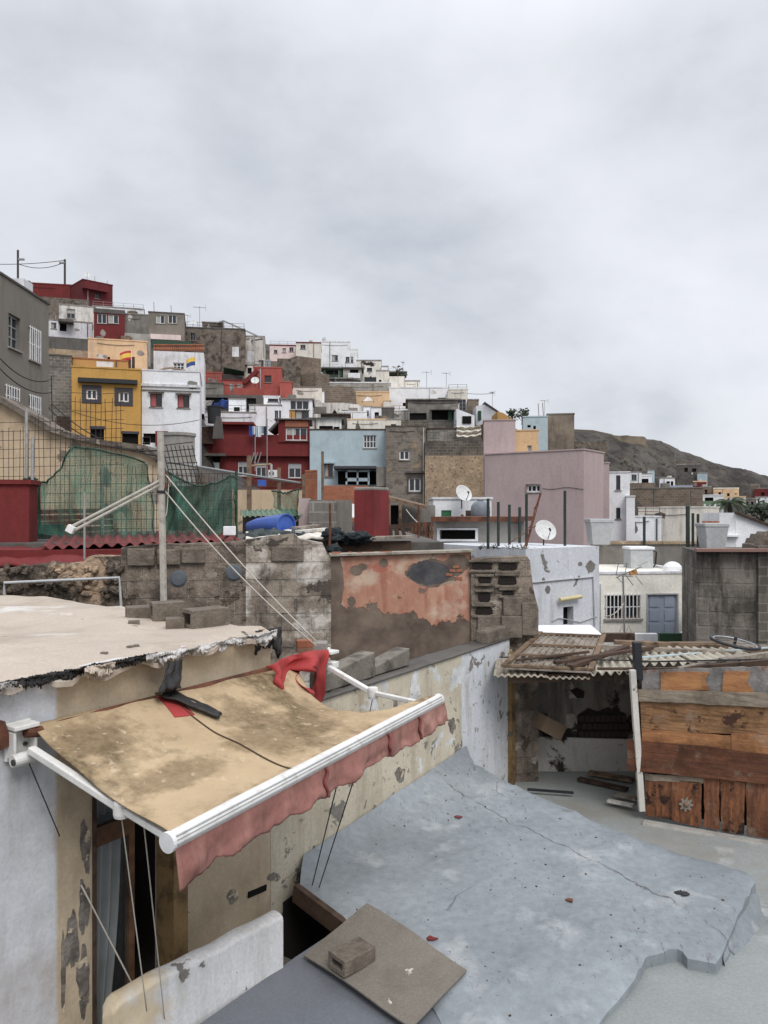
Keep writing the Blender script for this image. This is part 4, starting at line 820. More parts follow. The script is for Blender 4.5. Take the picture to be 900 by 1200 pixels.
# ---- red pillar, orange chimney, block pieces, fences
def tpillar(name, label, x0, x1, y0, y1, Y, m, capm, cat, cap=4, xm=None):
    r = thing(name, label, cat, P((x0 + x1) / 2, y1, Y)); a = P(x0, y1, Y); b = P(xm or x1, y1, Y - .3); c = P(x1, y1, Y + .25); d = P(x0 + 8, y1, Y + .8)
    zt = P(0, y0, Y).z; zc = P(0, y0 + cap, Y).z; dn = 0
    f = lambda z: [V(p.x, p.y, z) for p in (a, b, c, d)]
    MB().hexa([p - V(0, 0, .4) for p in (a, b, c, d)], f(zc)).build('shaft', m, r, bevel=.01); MB().hexa(f(zc + .002), f(zt)).build('cap', capm, r, bevel=.02); return r
tpillar('red_chimney_block', 'weathered dark red masonry block with bare mortar top', 415, 456, 571, 628, 16, weather('scuffed_red_paint', s(134, 40, 42), peel=(s(176, 120, 112), 3, .66, .03, .3), streak=(s(74, 32, 32), .5, .5, .7)), M['coping'], 'chimney', 4, 439)
tpillar('orange_chimney', 'square orange clay chimney behind the block wall', 357, 372, 551, 590, 26, M['orange_brick'], M['orange_brick'], 'chimney', 3)
House('block_stub_wall', 'grey block stub wall under the orange chimney', (362, 394, 586, 625), 19, M['block'], .3, 0, cop=None, cat='wall', ctrl=False, ext=.2)
House('rendered_stub_wall', 'smooth grey rendered stub wall left of the red block', (392, 412, 586, 625), 19.3, M['conc'], .3, 0, cop=None, cat='wall', ctrl=False, ext=.2)
House('pinkish_stub_wall', 'narrow pinkish stub wall beside the green net', (350, 363, 584, 612), 19.2, M['pink'], .3, 0, cop=None, cat='wall', ctrl=False, ext=.2)
r = thing('white_plastic_chair', 'white plastic chair between stub wall and red block', 'chair', P(411, 622, 24)); b = P(411, 622, 24)
MB().box(b + V(0, 0, .42), (.45, .45, .04)).build('seat', M['wframe'], r, bevel=.01); MB().grid(lambda u, v: b + V(-.2 + .4 * u, .22 + .05 * v, .45 + .4 * v - .05 * (2 * u - 1) ** 2), 6, 4).build('backrest', M['wframe'], r, solid=.02)
for sx in (-1, 1):
    for sy in (-1, 1): MB().tube([b + V(.19 * sx, .19 * sy, .42), b + V(.22 * sx, .22 * sy, 0)], .02).build('leg', M['wframe'], r)
# small lean-to with wooden frame right of the red block
r = thing('wooden_lean_to', 'open wooden lean-to with sloping roof right of the red block', 'shed', P(478, 630, 25)); 
mb = MB(); a, b = P(452, 585, 25), P(500, 597, 25); mb.hexa([a, b, b + V(0, 2, .1), a + V(0, 2, .1)], [a + V(0, 0, .1), b + V(0, 0, .1), b + V(0, 2, .2), a + V(0, 2, .2)]); mb.build('roof', M['wood'], r)
for x, y in ((456, 586), (469, 590)): MB().bar(P(x, 630, 25), P(x, y, 25), .1, .1).build('post', M['wood'], r)
MB().bar(P(452, 618, 24.9), P(508, 614, 24.9), .12, .15).build('rail', M['wood_dark'], r)
MB().box(P(462, 604, 26.4), (.5, .05, .7)).build('dark_back', M['void'], r)
House('grey_back_room', 'plain grey rendered room behind the wooden lean-to', (470, 510, 592, 630), 27.2, M['conc'], 2, 0, cop=None, ctrl=False)
r = thing('wooden_fence', 'brown upright board fence left of the concrete shed', 'fence', P(490, 648, 22)); rnd = random.Random(5)
for i in range(15):
    x = 470 + i * 2.6; MB().bar(P(x, 655, 22), P(x + rnd.uniform(-1, 1), 613 + rnd.uniform(-2, 4) + (8 if i < 5 else 0), 22), .055, .03, (0, 1, 0)).build('board', M['rust'] if i % 3 else M['wood_dark'], r)
MB().bar(P(468, 625, 22.05), P(508, 624, 22.05), .05, .1).build('rail', M['wood'], r)
for i, (x0, y0, x1, y1) in enumerate(((468, 608, 474, 628), (464, 617, 466, 630), (457, 618, 458, 632))):
    MB().bar(P(x0, y0, 17), P(x1, y1, 17), .1, .08).build('broken_plank', M['wood_dark'], label=['tallest broken dark plank leaning right of the red block', 'short broken plank between two others by the red block', 'smallest plank stub nearest the red block'][i], cat='plank')
cable('guy_rope', P(476, 597, 22), P(489, 612, 17), .02, .012, 'pale rope slanting to the rebar right of the red block', 'rope')
def rebar(x, y0, y1, Y, label, r=.022, m='rust', cat='rod'):
    b = P(x, y1, Y); t = P(x + .6, y0, Y); return MB().tube([b, b.lerp(t, .5) + V(.01, 0, 0), t], r, 6).build('steel_rod', M[m], label=label, cat=cat)
rebar(490, 592, 650, 16, 'rusty rod standing left of the concrete shed'); rebar(386, 590, 648, 12.6, 'rusty rod rising through the cloth heap')
for i, (x, y) in enumerate(((292, 582), (322, 592), (327, 572))):
    pass
# timber posts behind, with rail and wire
for i, (x, y0, y1, Y, w) in enumerate(((292, 534, 600, 22, .12), (327, 548, 612, 21, .09), (356, 556, 600, 22, .09), (378, 529, 590, 24, .08))):
    MB().bar(P(x, y1, Y), P(x, y0, Y), w, w).build('timber_post', M['wood'], label=['tall timber post left of the second green net', 'short timber post above the blue barrel', 'timber post beside the orange chimney', 'slim tall timber post before the light blue house'][i], cat='post')
MB().tube([P(196, 541, 17), P(275, 554, 19), P(352, 566, 22)], .035).build('handrail', M['gframe'], label='long sloping pale rail behind the green nets', cat='rail')
House('stucco_yard_wall', 'patchy cream yard wall behind the timber posts', (272, 360, 574, 615), 26, M['tan_wall'], .4, 0, cop=None, cat='wall', ctrl=False)
mb = MB()
for i in range(30):
    x = 284 + i * 2.2; mb.tube([P(x, 571, 24), P(x + 8, 563, 24)], .01, 3); mb.tube([P(x, 563, 24), P(x + 8, 571, 24)], .01, 3)
mb.build('wire_lattice', M['rust'], label='rusty crossed wire lattice along the cream yard wall', cat='fence')
MB().box(P(307, 566, 22), (.22, .2, .18)).build('blue_crate', M['blue'], label='small blue crate behind the timber posts', cat='crate')
r = thing('small_antenna', 'small grey yagi antenna before the red house windows', 'antenna', P(298, 560, 30)); b_ = MB().tube([P(293, 546, 30), P(318, 544, 30)], .04).build('boom', M['stone_tan'], r)
MB().tube([P(318, 560, 30), P(318, 544, 30)], .05).build('mast', M['plastic_grey'], r); e = MB()
for k in range(3): e.tube([P(294 + 4 * k, 543, 30), P(298 + 4 * k, 530, 30)], .02)
e.build('elements', M['gframe'], b_)
# roof terrace carrying all this
H = House('rear_flat_roof', 'flat concrete roof terrace behind the ruined wall, cluttered', (-120, 520, 637, 700), 13, M['conc_dark'], 8.5, .6, cop=None, cat='roof', ext=4)
# blue barrel lying
r = thing('blue_barrel', 'blue plastic barrel lying on its side among rubble', 'barrel', P(315, 623, 15.5)); c0, c1 = P(292, 617, 16.2), P(336, 615, 15.2); ax = (c1 - c0).normalized(); Mz = ax.to_track_quat('Z', 'Y').to_matrix(); L = (c1 - c0).length
MB().lathe(c0, [(.02, 0), (.1, .02), (.165, L * .25), (.2, L * .6), (.215, L * .94), (.225, L * .95), (.225, L), (.2, L), (.19, L * .97), (.001, L * .97)], 26, Mz).build('barrel_body', M['blue'], r, smooth=False, bevel=0)
# corrugated and sheet debris
def corr(name, mat, A, B, C, n, amp, label=None, cat=None, parent=None, thick=.006, group=None, seed=1, rag=.0):
    A, B, C = Vector(A), Vector(B), Vector(C); up = (B - A).cross(C - A).normalized()
    if up.z < 0: up = -up
    rd = random.Random(seed); ends = [rd.uniform(0, rag) for _ in range(n * 8 + 1)]
    f = lambda u, v: A + (B - A) * u + (C - A) * (v * (1 - ends[int(u * n * 8 + .5)])) + up * amp * math.sin(u * n * 2 * math.pi) + up * .02 * nz(u * 3, v * 3, seed)
    return MB().grid(f, n * 8, 4).build(name, mat, parent, label=label, cat=cat, solid=thick, smooth=True, group=group)
m_redsheet = weather('faded_red_sheet', s(122, 56, 54), stain=(s(84, 60, 56), .7, 1.6, .5, .65))
corr('red_corrugated_sheet', m_redsheet, P(48, 642, 12.4), P(283, 633, 13.3), P(62, 628, 14.6), 17, .032, 'long red corrugated sheet roofing under the green nets', 'roof sheet')
r = MB().grid(lambda u, v: P(288 + 100 * u, 634 - 10 * v - 3 * u + 2 * math.sin(u * 14) * (1 - v), 12.9 + 2.2 * v) + V(0, 0, .04 * nz(u * 9, v * 5, 2)), 40, 8).build('plaster_slab', M['white_warm'], label='wavy pale cement sheet draped beside the blue barrel', cat='sheet', solid=.05, smooth=True)
def heap(name, label, pts, mat, seed, cat, w=.25, n=30):
    rd = random.Random(seed); mb = MB()
    for (x, y, Y) in pts:
        c = P(x, y, Y); k = w * rd.uniform(.7, 1.2); sd = rd.uniform(0, 9)
        def f(u, v):
            th = u * 2 * math.pi; ph = (v - .5) * math.pi; d = V(math.cos(th) * math.cos(ph), math.sin(th) * math.cos(ph), math.sin(ph))
            rr = 1 + .55 * noise.noise(d * 1.7 + V(sd, 0, 0)) + .45 * noise.noise(d * 4 + V(0, sd, 0))
            return c + V(d.x * k * 1.3, d.y * k, d.z * k * .65) * rr
        mb.grid(f, n, n // 2)
    return mb.build(name, mat, label=label, cat=cat, smooth=True)
m_dcloth = weather('dark_teal_cloth', s(46, 56, 60), var=.3, stain=(s(28, 32, 36), .7, 3, .45, .6), bump=.6, bs=6, bd=.04)
rd = random.Random(14); heap('dark_cloth_heap', 'heap of dark crumpled cloth on the ruined wall beside red block', [(rd.uniform(384, 430), 634 - 12 * rd.random() ** 1.5, 12.7 + .5 * rd.random()) for _ in range(22)] + [(391, 643, 12.5), (394, 648, 12.5)], m_dcloth, 3, 'cloth heap', .09, 22)
heap('grey_tarpaulin_heap', 'flattened grey tarpaulins beside the blue barrel', [(296 + 5 * i, 629 - 2 * (i % 3), 13.8 + .2 * (i % 4)) for i in range(15)], weather('slate_cloth', s(74, 84, 86), var=.3, stain=(s(40, 46, 50), .7, 3, .45, .6), bump=.6, bs=6, bd=.04), 5, 'tarpaulin', .11, 20)
for i, (a, b, w) in enumerate(((P(345, 619, 15), P(372, 616, 15.3), .3), (P(350, 623, 14), P(384, 620, 14.4), .25), (P(418, 631, 13), P(482, 629, 13.4), .3), (P(362, 627, 14.2), P(395, 624, 14.6), .2))):
    MB().bar(a, b, w, .05).build('old_board', M['wood_grey'] if i != 1 else M['white_old'], label=['pale board lying right of the blue barrel', 'whitish board in front of the barrel debris', 'long plank lying along the wall top under the red block', 'narrow grey board near the cloth heap'][i], cat='board', bevel=.005)
House('low_plank_wall', 'low dark plank wall under the long plank by the red block', (400, 482, 635, 655), 13, M['wood_dark'], .3, .3, cop=None, cat='wall', ctrl=False, ext=.5)
MB().box(P(269, 622, 13.8), (.22, .2, .16), .2).build('white_box', M['white_clean'], label='small white box sitting under the green net corner', cat='box', bevel=.01)
MB().box(P(264, 622, 13), (.01, .01, .01)) 
gs = thing('green_roofed_shed', 'low shed with scalloped pale green roof under the small net', 'shed', P(318, 625, 19))
corr('roof', weather('mossy_green_sheet', s(112, 140, 118), stain=(s(70, 84, 70), .7, 2, .48, .64)), P(282, 605, 18.4), P(352, 603, 18.4), P(282, 598, 20), 11, .03, parent=gs)
MB().box(P(318, 616, 19.6), (1.45, .1, .5)).build('wall', M['conc_dark'], gs); MB().bar(P(330, 622, 18.6), P(352, 603, 18.8), .5, .02).build('leaning_panel', M['conc'], gs)
# ---- nets
def netmat(name, c, dens):
    t = NT(name); t.l(t.mix(t.ramp(t.noise(2.5, 5), .3, .7), mul(c, .6), mul(c, 1.3)), t.b.inputs['Base Color']); t.b.inputs['Roughness'].default_value = .8
    tr = t.n.new('ShaderNodeBsdfTransparent'); mx = t.n.new('ShaderNodeMixShader')
    k = t.n.new('ShaderNodeTexBrick'); t.l(t.map(1, 1, 1, 'UV'), k.inputs['Vector']); k.offset = 0; k.inputs['Scale'].default_value = 1; k.inputs['Brick Width'].default_value = .03; k.inputs['Row Height'].default_value = .03; k.inputs['Mortar Size'].default_value = .0035
    a = t.math('ADD', t.math('MULTIPLY', k.outputs['Fac'], .5), t.math('MULTIPLY', t.ramp(t.noise(1.6, 6, t.map(3.5, 1, .7)), .2, .8), dens))
    t.l(a, mx.inputs[0]); t.l(tr.outputs[0], mx.inputs[1]); t.l(t.b.outputs[0], mx.inputs[2]); t.l(mx.outputs[0], t.out.inputs[0]); return t.m
m_net = netmat('green_shade_net', s(50, 108, 88), .8)
def net(label, top, bot, Y0, Y1, nu=90, nv=24, k=.3, seed=1):
    def f(u, v):
        i = u * (len(top) - 1); a = int(min(i, len(top) - 2)); t = i - a
        x0 = top[a][0] * (1 - t) + top[a + 1][0] * t; y0 = top[a][1] * (1 - t) + top[a + 1][1] * t
        i2 = u * (len(bot) - 1); b = int(min(i2, len(bot) - 2)); t2 = i2 - b
        x1 = bot[b][0] * (1 - t2) + bot[b + 1][0] * t2; y1 = bot[b][1] * (1 - t2) + bot[b + 1][1] * t2
        p = P(x0 + (x1 - x0) * v, y0 + (y1 - y0) * v, Y0 + (Y1 - Y0) * u)
        return p + V(.03 * nz(u * 9, v * 4, seed + 5), k * nz(u * 6, v * 1.6, seed) + .1 * nz(u * 22 + v * 3, v * 1.5, seed + 2), .03 * nz(u * 12, v * 4, seed + 8))
    nt = MB().grid(f, nu, nv).build('green_net', m_net, label=label, cat='net', smooth=True, group='green nets on the wire fence')
    MB().tube([f(i / 60, 0) for i in range(61)], .018, 5).build('edge_cord', M['greenpost'], nt); MB().tube([f(1, i / 20) for i in range(21)], .012, 5).build('edge_cord', M['greenpost'], nt); return nt
net('large green shade net draped over the wire fence at left', [(42, 566), (55, 566), (72, 548), (86, 523), (120, 528), (155, 536), (172, 545)], [(45, 625), (80, 632), (120, 633), (150, 632), (184, 630)], 14.25, 14.4)
net('green shade net right of the lattice pole, sagging top', [(192, 548), (210, 562), (232, 570), (255, 566), (270, 556), (277, 560)], [(192, 632), (220, 632), (250, 628), (275, 620)], 14.3, 14.4, seed=4)
net('small green net hanging above the blue barrel', [(319, 575), (335, 578), (350, 573)], [(322, 595), (338, 603), (348, 608)], 17.5, 17.3, 20, 10, seed=7)
net('dark green net bundle wrapped round the left fence post', [(32, 562), (40, 560), (46, 570)], [(38, 610), (42, 625), (46, 632)], 14.4, 14.3, 14, 10, seed=9)
M['rebar'] = plain('dark_rusty_rebar', s(64, 52, 46), .8)
# rebar mesh fence
f = MB(); rd = random.Random(2)
for i in range(46):
    x = -8 + i * 6.0
    if x > 278: break
    yt = 485 if x < 84 else (462 if x < 145 else 540 + 0.1 * (x - 145)); yt = 500 if x < 36 else yt; yb = 632
    f.tube([P(x, yb, 14.7), P(x + rd.uniform(-1, 1), (yt + yb) / 2, 14.7), P(x + rd.uniform(-2, 2), yt + rd.uniform(0, 6), 14.7)], .006, 4)
for j in range(17):
    y = 460 + j * 10.5
    x0, x1 = (-8, 145) if y > 490 else (84, 145)
    if y > 545: x1 = 278
    f.tube([P(x0, y + (4 if x0 < 0 else 0), 14.69), P((x0 + x1) / 2, y + 2, 14.69), P(x1, y, 14.69)], .005, 4)
f.build('rebar_mesh_fence', M['rebar'], label='tall rusty reinforcing mesh fence at the left behind the roof', cat='fence')
f = MB()
for i in range(8): f.tube([P(190 + i * 5 , 522, 17), P(203 + i * 5, 575, 17)], .01, 4)
for j in range(8): f.tube([P(190 + j * 1.7, 522 + j * 7, 16.99), P(226 + j * 1.7, 518 + j * 8, 16.99)], .01, 4)
f.build('leaning_mesh_panel', M['rebar'], label='leaning rusty mesh panel by the concrete cylinder', cat='mesh panel')
for i, (x, y0, y1, Y) in enumerate(((31, 478, 642, 14.5), (38, 512, 645, 14.2), (120, 545, 630, 15.4), (99, 577, 668, 12.2), (180, 560, 632, 15), (277, 552, 632, 14.9))):
    MB().tube([P(x, y1, Y), P(x, y0, Y)], .018 if i in (3, 4) else .028).build('fence_post', M['steel'] if i < 5 else M['greenpost'], label=['tall steel post at the far left of the mesh fence', 'second steel post wrapped in green net', 'thin post in the middle behind the large green net', 'white pipe post standing on the red ledge', 'post hidden behind net left of the lattice pole', 'dark post at the right end of the second net'][i], cat='post')
tank = thing('concrete_cylinder', 'squat grey concrete cylinder tank right of the lattice pole', 'tank', P(209, 570, 24)); b = P(209, 570, 24)
MB().lathe(b, [(.52, 0), (.5, 1.3), (.5, 1.55), (.54, 1.56), (.54, 1.65), (.001, 1.66)], 24).build('tank_body', M['conc_light'], tank, smooth=False)
House('rubble_yard_wall', 'low rubble and junk wall below the concrete cylinder', (150, 240, 556, 640), 25, M['stone_grey'], 1, 0, cop=None, cat='wall', ctrl=False)
heap('cable_tangle', 'tangle of black cable and junk at the lattice pole top', [(190, 566, 13.0), (196, 570, 13.1)], M['black'], 8, 'cable tangle', .06, 16)
# stucco wall left behind fence
mb = MB(); out = [(-60, 700), (-60, 452), (0, 468), (30, 486), (60, 504), (84, 512), (120, 520), (170, 526), (186, 540), (186, 700)]
mb.prism([P(x, y, 24) for x, y in out], (0, 1.0, 0)); w = mb.build('tan_stucco_wall', M['tan_wall'], label='patchy tan stucco wall with sloping top behind the mesh fence', cat='wall'); CTRL.append((-9, 24, -4))
mb = MB()
for a, b in zip(out[1:-2], out[2:-1]): mb.bar(P(a[0], a[1], 23.9) + V(0, .5, .03), P(b[0], b[1], 23.9) + V(0, .5, .03), 1.3, .16)
mb.build('coping', M['stone_grey'], w)
st = MB()
for i in range(5):
    a, b = P(45, 600 + i * 7, 18 - i * .5), P(128, 598 + i * 7, 18 - i * .5); st.bar(a, b, .5, .1)
st.build('red_steps', m_redsheet, label='flight of red painted steps behind the green net', cat='steps')
r = MB().box(P(57, 624, 15.5), (.5, .35, .35), .1).build('dark_crate', plain('dark_teal_plastic', s(52, 70, 66), .6), label='dark plastic crate behind the green net, far left', cat='crate', bevel=.02)
# red wall at left and its ledge
House('red_painted_wall', 'dark red painted wall at the left edge below the fence', (-60, 34, 567, 665), 13.4, M['red'], .5, .2, cop='red', cat='wall', ctrl=False, ext=1)
H = House('red_ledge_wall', 'long low red painted ledge under the corrugated red sheet', (-60, 148, 645, 670), 12.2, M['red'], 1.3, .3, cop=None, cat='wall', ctrl=False, ext=1)
mb = MB().grid(lambda u, v: P(-40 + 215 * u, 664 - 22 * v ** .8 * (1 if u < .82 else 1) + 2 * math.sin(u * 20) * (1 - v), 11.9 + 1.2 * v) + V(0, 0, .05 * nz(u * 12, v * 4, 5)), 60, 8).build('red_mortar_fillet', M['red'], H.root, solid=.04, smooth=True)
# ---------------------------------------------------------------- foreground; W is the plane of the long house wall
WN = V(.832, -.5547, 0); WU = V(.5547, .832, 0)
def Wp(px, py, off=0.0):
    Y = (5040 - off * 1081.7) / (1050 - px); return P(px, py, Y)
def Ws(px): return Wp(px, 600).dot(WU)
def at(s_, z, off=0.0):
    b = V(-5.6 * .692, 5.6 * .4615, 0); b = WN * (-5.6 * .832); return b + WU * s_ + WN * off + V(0, 0, z)
FLOOR = -3.95
# --- left house with doorway
m_hw = weather('house_wall_paint', s(198, 178, 146), var=.1, vs=.9, split=(s(214, 217, 223), Ws(66), .05), stain=(s(146, 122, 90), .5, 1.3, .48, .68), streak=(s(128, 110, 86), .5, .5, .74), peel=(s(128, 122, 114), 1.9, .665, .012, .8), fine=.1, bump=.45, bs=6, bd=.02)
m_pw = weather('parapet_wall_paint', s(206, 211, 218), var=.06, vs=.8, split=(s(206, 194, 168), Ws(541), .1), streak=(s(150, 132, 104), .7, .47, .7), peels=[(s(204, 206, 206), 1.5, .57, .03, .1), (s(130, 124, 116), 3.4, .615, .012, .8), (s(150, 138, 120), 9, .63, .02, .4)], fine=.14, bump=.5, bs=7, bd=.02)
S0, S1 = Ws(-260), Ws(317)
hr = thing('whitewashed_house', 'low plastered house at left with felted flat roof and doorway', 'house', at((S0 + S1) / 2, -4.6, -2))
A = at(S0, 0); L = S1 - S0
d0 = Ws(108) - S0; d1 = Ws(204) - S0; zt = Wp(108, 890).z
mb = MB(); mb.facade(A, WU, L, -4.6, -1.06, [(d0, d1, -4.0, zt)], -WN, .22)
q = lambda a, d, z: at(S0 + a, z, -d)
mb.quad(q(L, 0, -4.6), q(L, .24, -4.6), q(L, .24, -1.06), q(L, 0, -1.06)); mb.quad(q(0, .235, -1.06), q(0, 0, -1.06), q(L, 0, -1.06), q(L, .235, -1.06))
mb.build('wall', m_hw, hr)
# room behind the door: dark
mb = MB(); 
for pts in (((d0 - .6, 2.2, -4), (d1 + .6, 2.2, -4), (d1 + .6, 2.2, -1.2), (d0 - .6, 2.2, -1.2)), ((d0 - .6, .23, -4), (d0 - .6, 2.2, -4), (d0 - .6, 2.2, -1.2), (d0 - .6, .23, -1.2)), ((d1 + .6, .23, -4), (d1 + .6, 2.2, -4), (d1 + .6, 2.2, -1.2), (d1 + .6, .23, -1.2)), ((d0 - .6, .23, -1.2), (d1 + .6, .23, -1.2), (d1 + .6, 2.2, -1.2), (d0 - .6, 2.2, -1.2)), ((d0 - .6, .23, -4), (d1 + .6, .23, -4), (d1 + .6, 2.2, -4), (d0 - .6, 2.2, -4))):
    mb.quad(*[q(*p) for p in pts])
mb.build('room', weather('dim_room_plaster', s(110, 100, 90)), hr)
# jambs, leaf with glass and curtain
mj = weather('peeling_ochre_jamb', s(146, 116, 66), vs=3, stain=(s(80, 62, 40), .8, 4, .48, .62), peel=(s(100, 92, 84), 4, .62, .02, .4))
mb = MB(); mb.bar(q(d0 + .015, .06, -4.0), q(d0 + .015, .06, zt), .03, .14, -WN); mb.build('door_jamb', M['wood_dark'], hr)
mb = MB(); mb.bar(q(d1 - .02, .0, -4.0), q(d1 - .02, .0, zt), .14, .2, -WN); mb.build('door_jamb', mj, hr)
dl = MB(); gw = (d1 - d0) * .6
zr = Wp(130, 985).z
for (a, b, c, e) in ((.035, .065, -3.98, zt), (gw - .05, gw, -3.98, zt), (.065, gw - .05, zr - .06, zr + .08), (.065, gw - .05, zt - .08, zt), (.065, gw - .05, -3.98, -3.8)):
    dl.hexa([q(d0 + a, .1, c), q(d0 + b, .1, c), q(d0 + b, .15, c), q(d0 + a, .15, c)], [q(d0 + a, .1, e), q(d0 + b, .1, e), q(d0 + b, .15, e), q(d0 + a, .15, e)])
dr = dl.build('door_leaf', weather('brown_door_wood', s(120, 84, 54), vs=3, stain=(s(70, 48, 34), .7, 5, .46, .62)), hr)
mg = plain('dusty_glass', s(80, 88, 92), .12, spec=.7, vs=2); t_ = mg.node_tree; b_ = [x for x in t_.nodes if x.type == 'BSDF_PRINCIPLED'][0]; tr_ = t_.nodes.new('ShaderNodeBsdfTransparent'); mx_ = t_.nodes.new('ShaderNodeMixShader'); mx_.inputs[0].default_value = .3; o_ = [x for x in t_.nodes if x.type == 'OUTPUT_MATERIAL'][0]; t_.links.new(tr_.outputs[0], mx_.inputs[1]); t_.links.new(b_.outputs[0], mx_.inputs[2]); t_.links.new(mx_.outputs[0], o_.inputs[0])
g = MB(); g.quad(q(d0 + .065, .125, -3.8), q(d0 + gw - .05, .125, -3.8), q(d0 + gw - .05, .125, zt - .08), q(d0 + .065, .125, zt - .08)); g.build('glass_pane', mg, dr)
c = MB().grid(lambda u, v: q(d0 + .07 + (gw - .1) * u * (1 - .45 * v * v), .22 + .035 * math.sin(u * 26 + v * 1.5), zr - .07 - 1.6 * v + .0), 50, 10); c.build('curtain', plain('grey_curtain_cloth', s(196, 202, 202), .9, var=.1), hr, smooth=True, solid=.004)
c = MB().grid(lambda u, v: q(d0 + .15 + (gw - .2) * u, .24 + .02 * math.sin(u * 22), zt - .1 - (zt - zr - .2) * v), 40, 4); c.build('curtain', plain('dull_net_curtain', s(150, 156, 158), .9), hr, smooth=True, solid=.004)
mb = MB(); mb.bar(q(d0 + gw + .12, .5, -4), q(d0 + gw + .12, .5, zt), .12, .05); mb.build('inner_shutter', M['wood_dark'], hr)
M['scab'] = weather('scabby_cement', s(132, 124, 114), var=.2, vs=7, stain=(s(84, 76, 70), .8, 9, .46, .62), peels=[(s(196, 178, 150), 6, .58, .02, -.5)], fine=.3, bump=.9, bs=30, bd=.01)
# peeled strip left of the door, vent slot, box
mb = MB(); rd = random.Random(4)
def patch(mb, cx, cy, rx, ry, off=.004, n=44, seed=0, fn=Wp):
    r_ = random.Random(seed); P_ = [fn(cx + rx * math.cos(a * 2 * math.pi / n) * (1 + .5 * nz(math.cos(a * 6.283 / n) * 1.3, math.sin(a * 6.283 / n) * 1.3, seed * 3.7) + .16 * nz(math.cos(a * 6.283 / n) * 4, math.sin(a * 6.283 / n) * 4, seed * 5.1)), cy + ry * math.sin(a * 2 * math.pi / n) * (1 + .5 * nz(math.cos(a * 6.283 / n) * 1.3, math.sin(a * 6.283 / n) * 1.3, seed * 3.7) + .16 * nz(math.cos(a * 6.283 / n) * 4, math.sin(a * 6.283 / n) * 4, seed * 5.1)), off) for a in range(n)]
    mb.prism(P_, WN * -.004)

for a_ in ((100, 990, 6, 30, .004, 44, 1), (99, 1065, 6, 35, .004, 44, 2), (84, 1105, 8, 36, .004, 44, 3), (98, 1150, 7, 34, .004, 44, 4), (74, 1140, 3, 42, .004, 44, 6)): mb = MB(); patch(mb, *a_); mb.build('bare_cement_patch', M['scab'], hr)
mb = MB(); patch(mb, 273, 1050, 6, 9, seed=7); mb.build('bare_cement_patch', M['scab'], hr)
mb = MB(); patch(mb, 321, 1028, 7, 6, seed=8); mb.build('bare_cement_patch', M['scab'], hr)
mb = MB(); a, b = Wp(291, 1049, .01), Wp(312, 1040, .01); mb.bar(a, b, .012, .05); mb.build('vent_slot', M['void'], hr)
mb = MB(); mb.bar(Wp(-6, 865, .03), Wp(7, 858, .03), .06, .16); mb.build('rusty_plate', M['rust'], hr)
# --- roof membrane
def cdt(outline, zf, step, thick, jag=0):
    pl = [Vector((p.x, p.y)) for p in outline]; n = len(pl)
    xs = [p.x for p in pl]; ys = [p.y for p in pl]; pts = list(pl)
    def inside(p):
        c = False; j = n - 1
        for i in range(n):
            if (pl[i].y > p.y) != (pl[j].y > p.y) and p.x < (pl[j].x - pl[i].x) * (p.y - pl[i].y) / (pl[j].y - pl[i].y) + pl[i].x: c = not c
            j = i
        return c
    y = min(ys) + step / 2; k = 0
    while y < max(ys):
        x = min(xs) + step / 2 + (step / 2 if k % 2 else 0)
        while x < max(xs):
            p = Vector((x, y))
            if inside(p) and min((p - e).length for e in pl) > step * .45: pts.append(p)
            x += step
        y += step * .87; k += 1
    vs, es, fs, *_ = geometry.delaunay_2d_cdt(pts, [], [list(range(n))], 1, 1e-6)
    top = [Vector((v.x, v.y, zf(v.x, v.y))) for v in vs]; m = len(top); ef = {}
    for f in fs:
        for i in range(len(f)): ef[(f[i], f[(i + 1) % len(f)])] = 1
    F_ = [list(f) for f in fs]; allv = top + [v - V(0, 0, thick) for v in top]
    F_ += [[i + m for i in f][::-1] for f in fs]
    for (a, b) in ef:
        if (b, a) not in ef: F_.append([a, a + m, b + m, b])
    mb = MB(); mb.add(allv, F_); return mb
def resample(pts, d):
    out = []
    for i, p in enumerate(pts):
        q_ = pts[(i + 1) % len(pts)]; k = max(1, int((q_ - p).length / d))
        for j in range(k): out.append(p.lerp(q_, j / k))
    return out
ZR = -1.02
zroof = lambda x, y: ZR + .06 * nz(x * .8, y * .8, 1) + .03 * nz(x * 2.3, y * 2.3, 2) + .012 * nz(x * 7, y * 7, 3)
fe = [Wp(x, 790, .1 + .045 * math.sin(x * .11) + .05 * nz(x * .05, 2)) for x in range(-230, 326, 5)]
ol = [V(p.x, p.y, 0) for p in fe] + [Pz(x, y, ZR) for x, y in ((322, 736), (290, 733), (262, 727), (150, 712), (70, 703), (0, 697), (-120, 691), (-260, 684))]
ol = resample([V(p.x, p.y, 0) for p in ol], .12)
m_memb = weather('beige_roof_membrane', s(190, 174, 156), var=.1, vs=.9, stain=(s(140, 120, 100), .5, 1.6, .5, .72), peels=[(s(214, 208, 200), .7, .58, .08, .05), (s(96, 84, 72), 3.2, .68, .02, .2)], fine=.1, bump=.5, bs=5, bd=.03, rough=.75)
def zedge(x, y):
    z = zroof(x, y); o = V(x, y, 0).dot(WN) + 5.6 * .832
    if o > 0: z -= o * .35 + .05 * abs(nz(x * 5, y * 5, 7))
    return z
cdt(ol, zedge, .16, .035).build('roof_membrane', m_memb, hr, smooth=False)
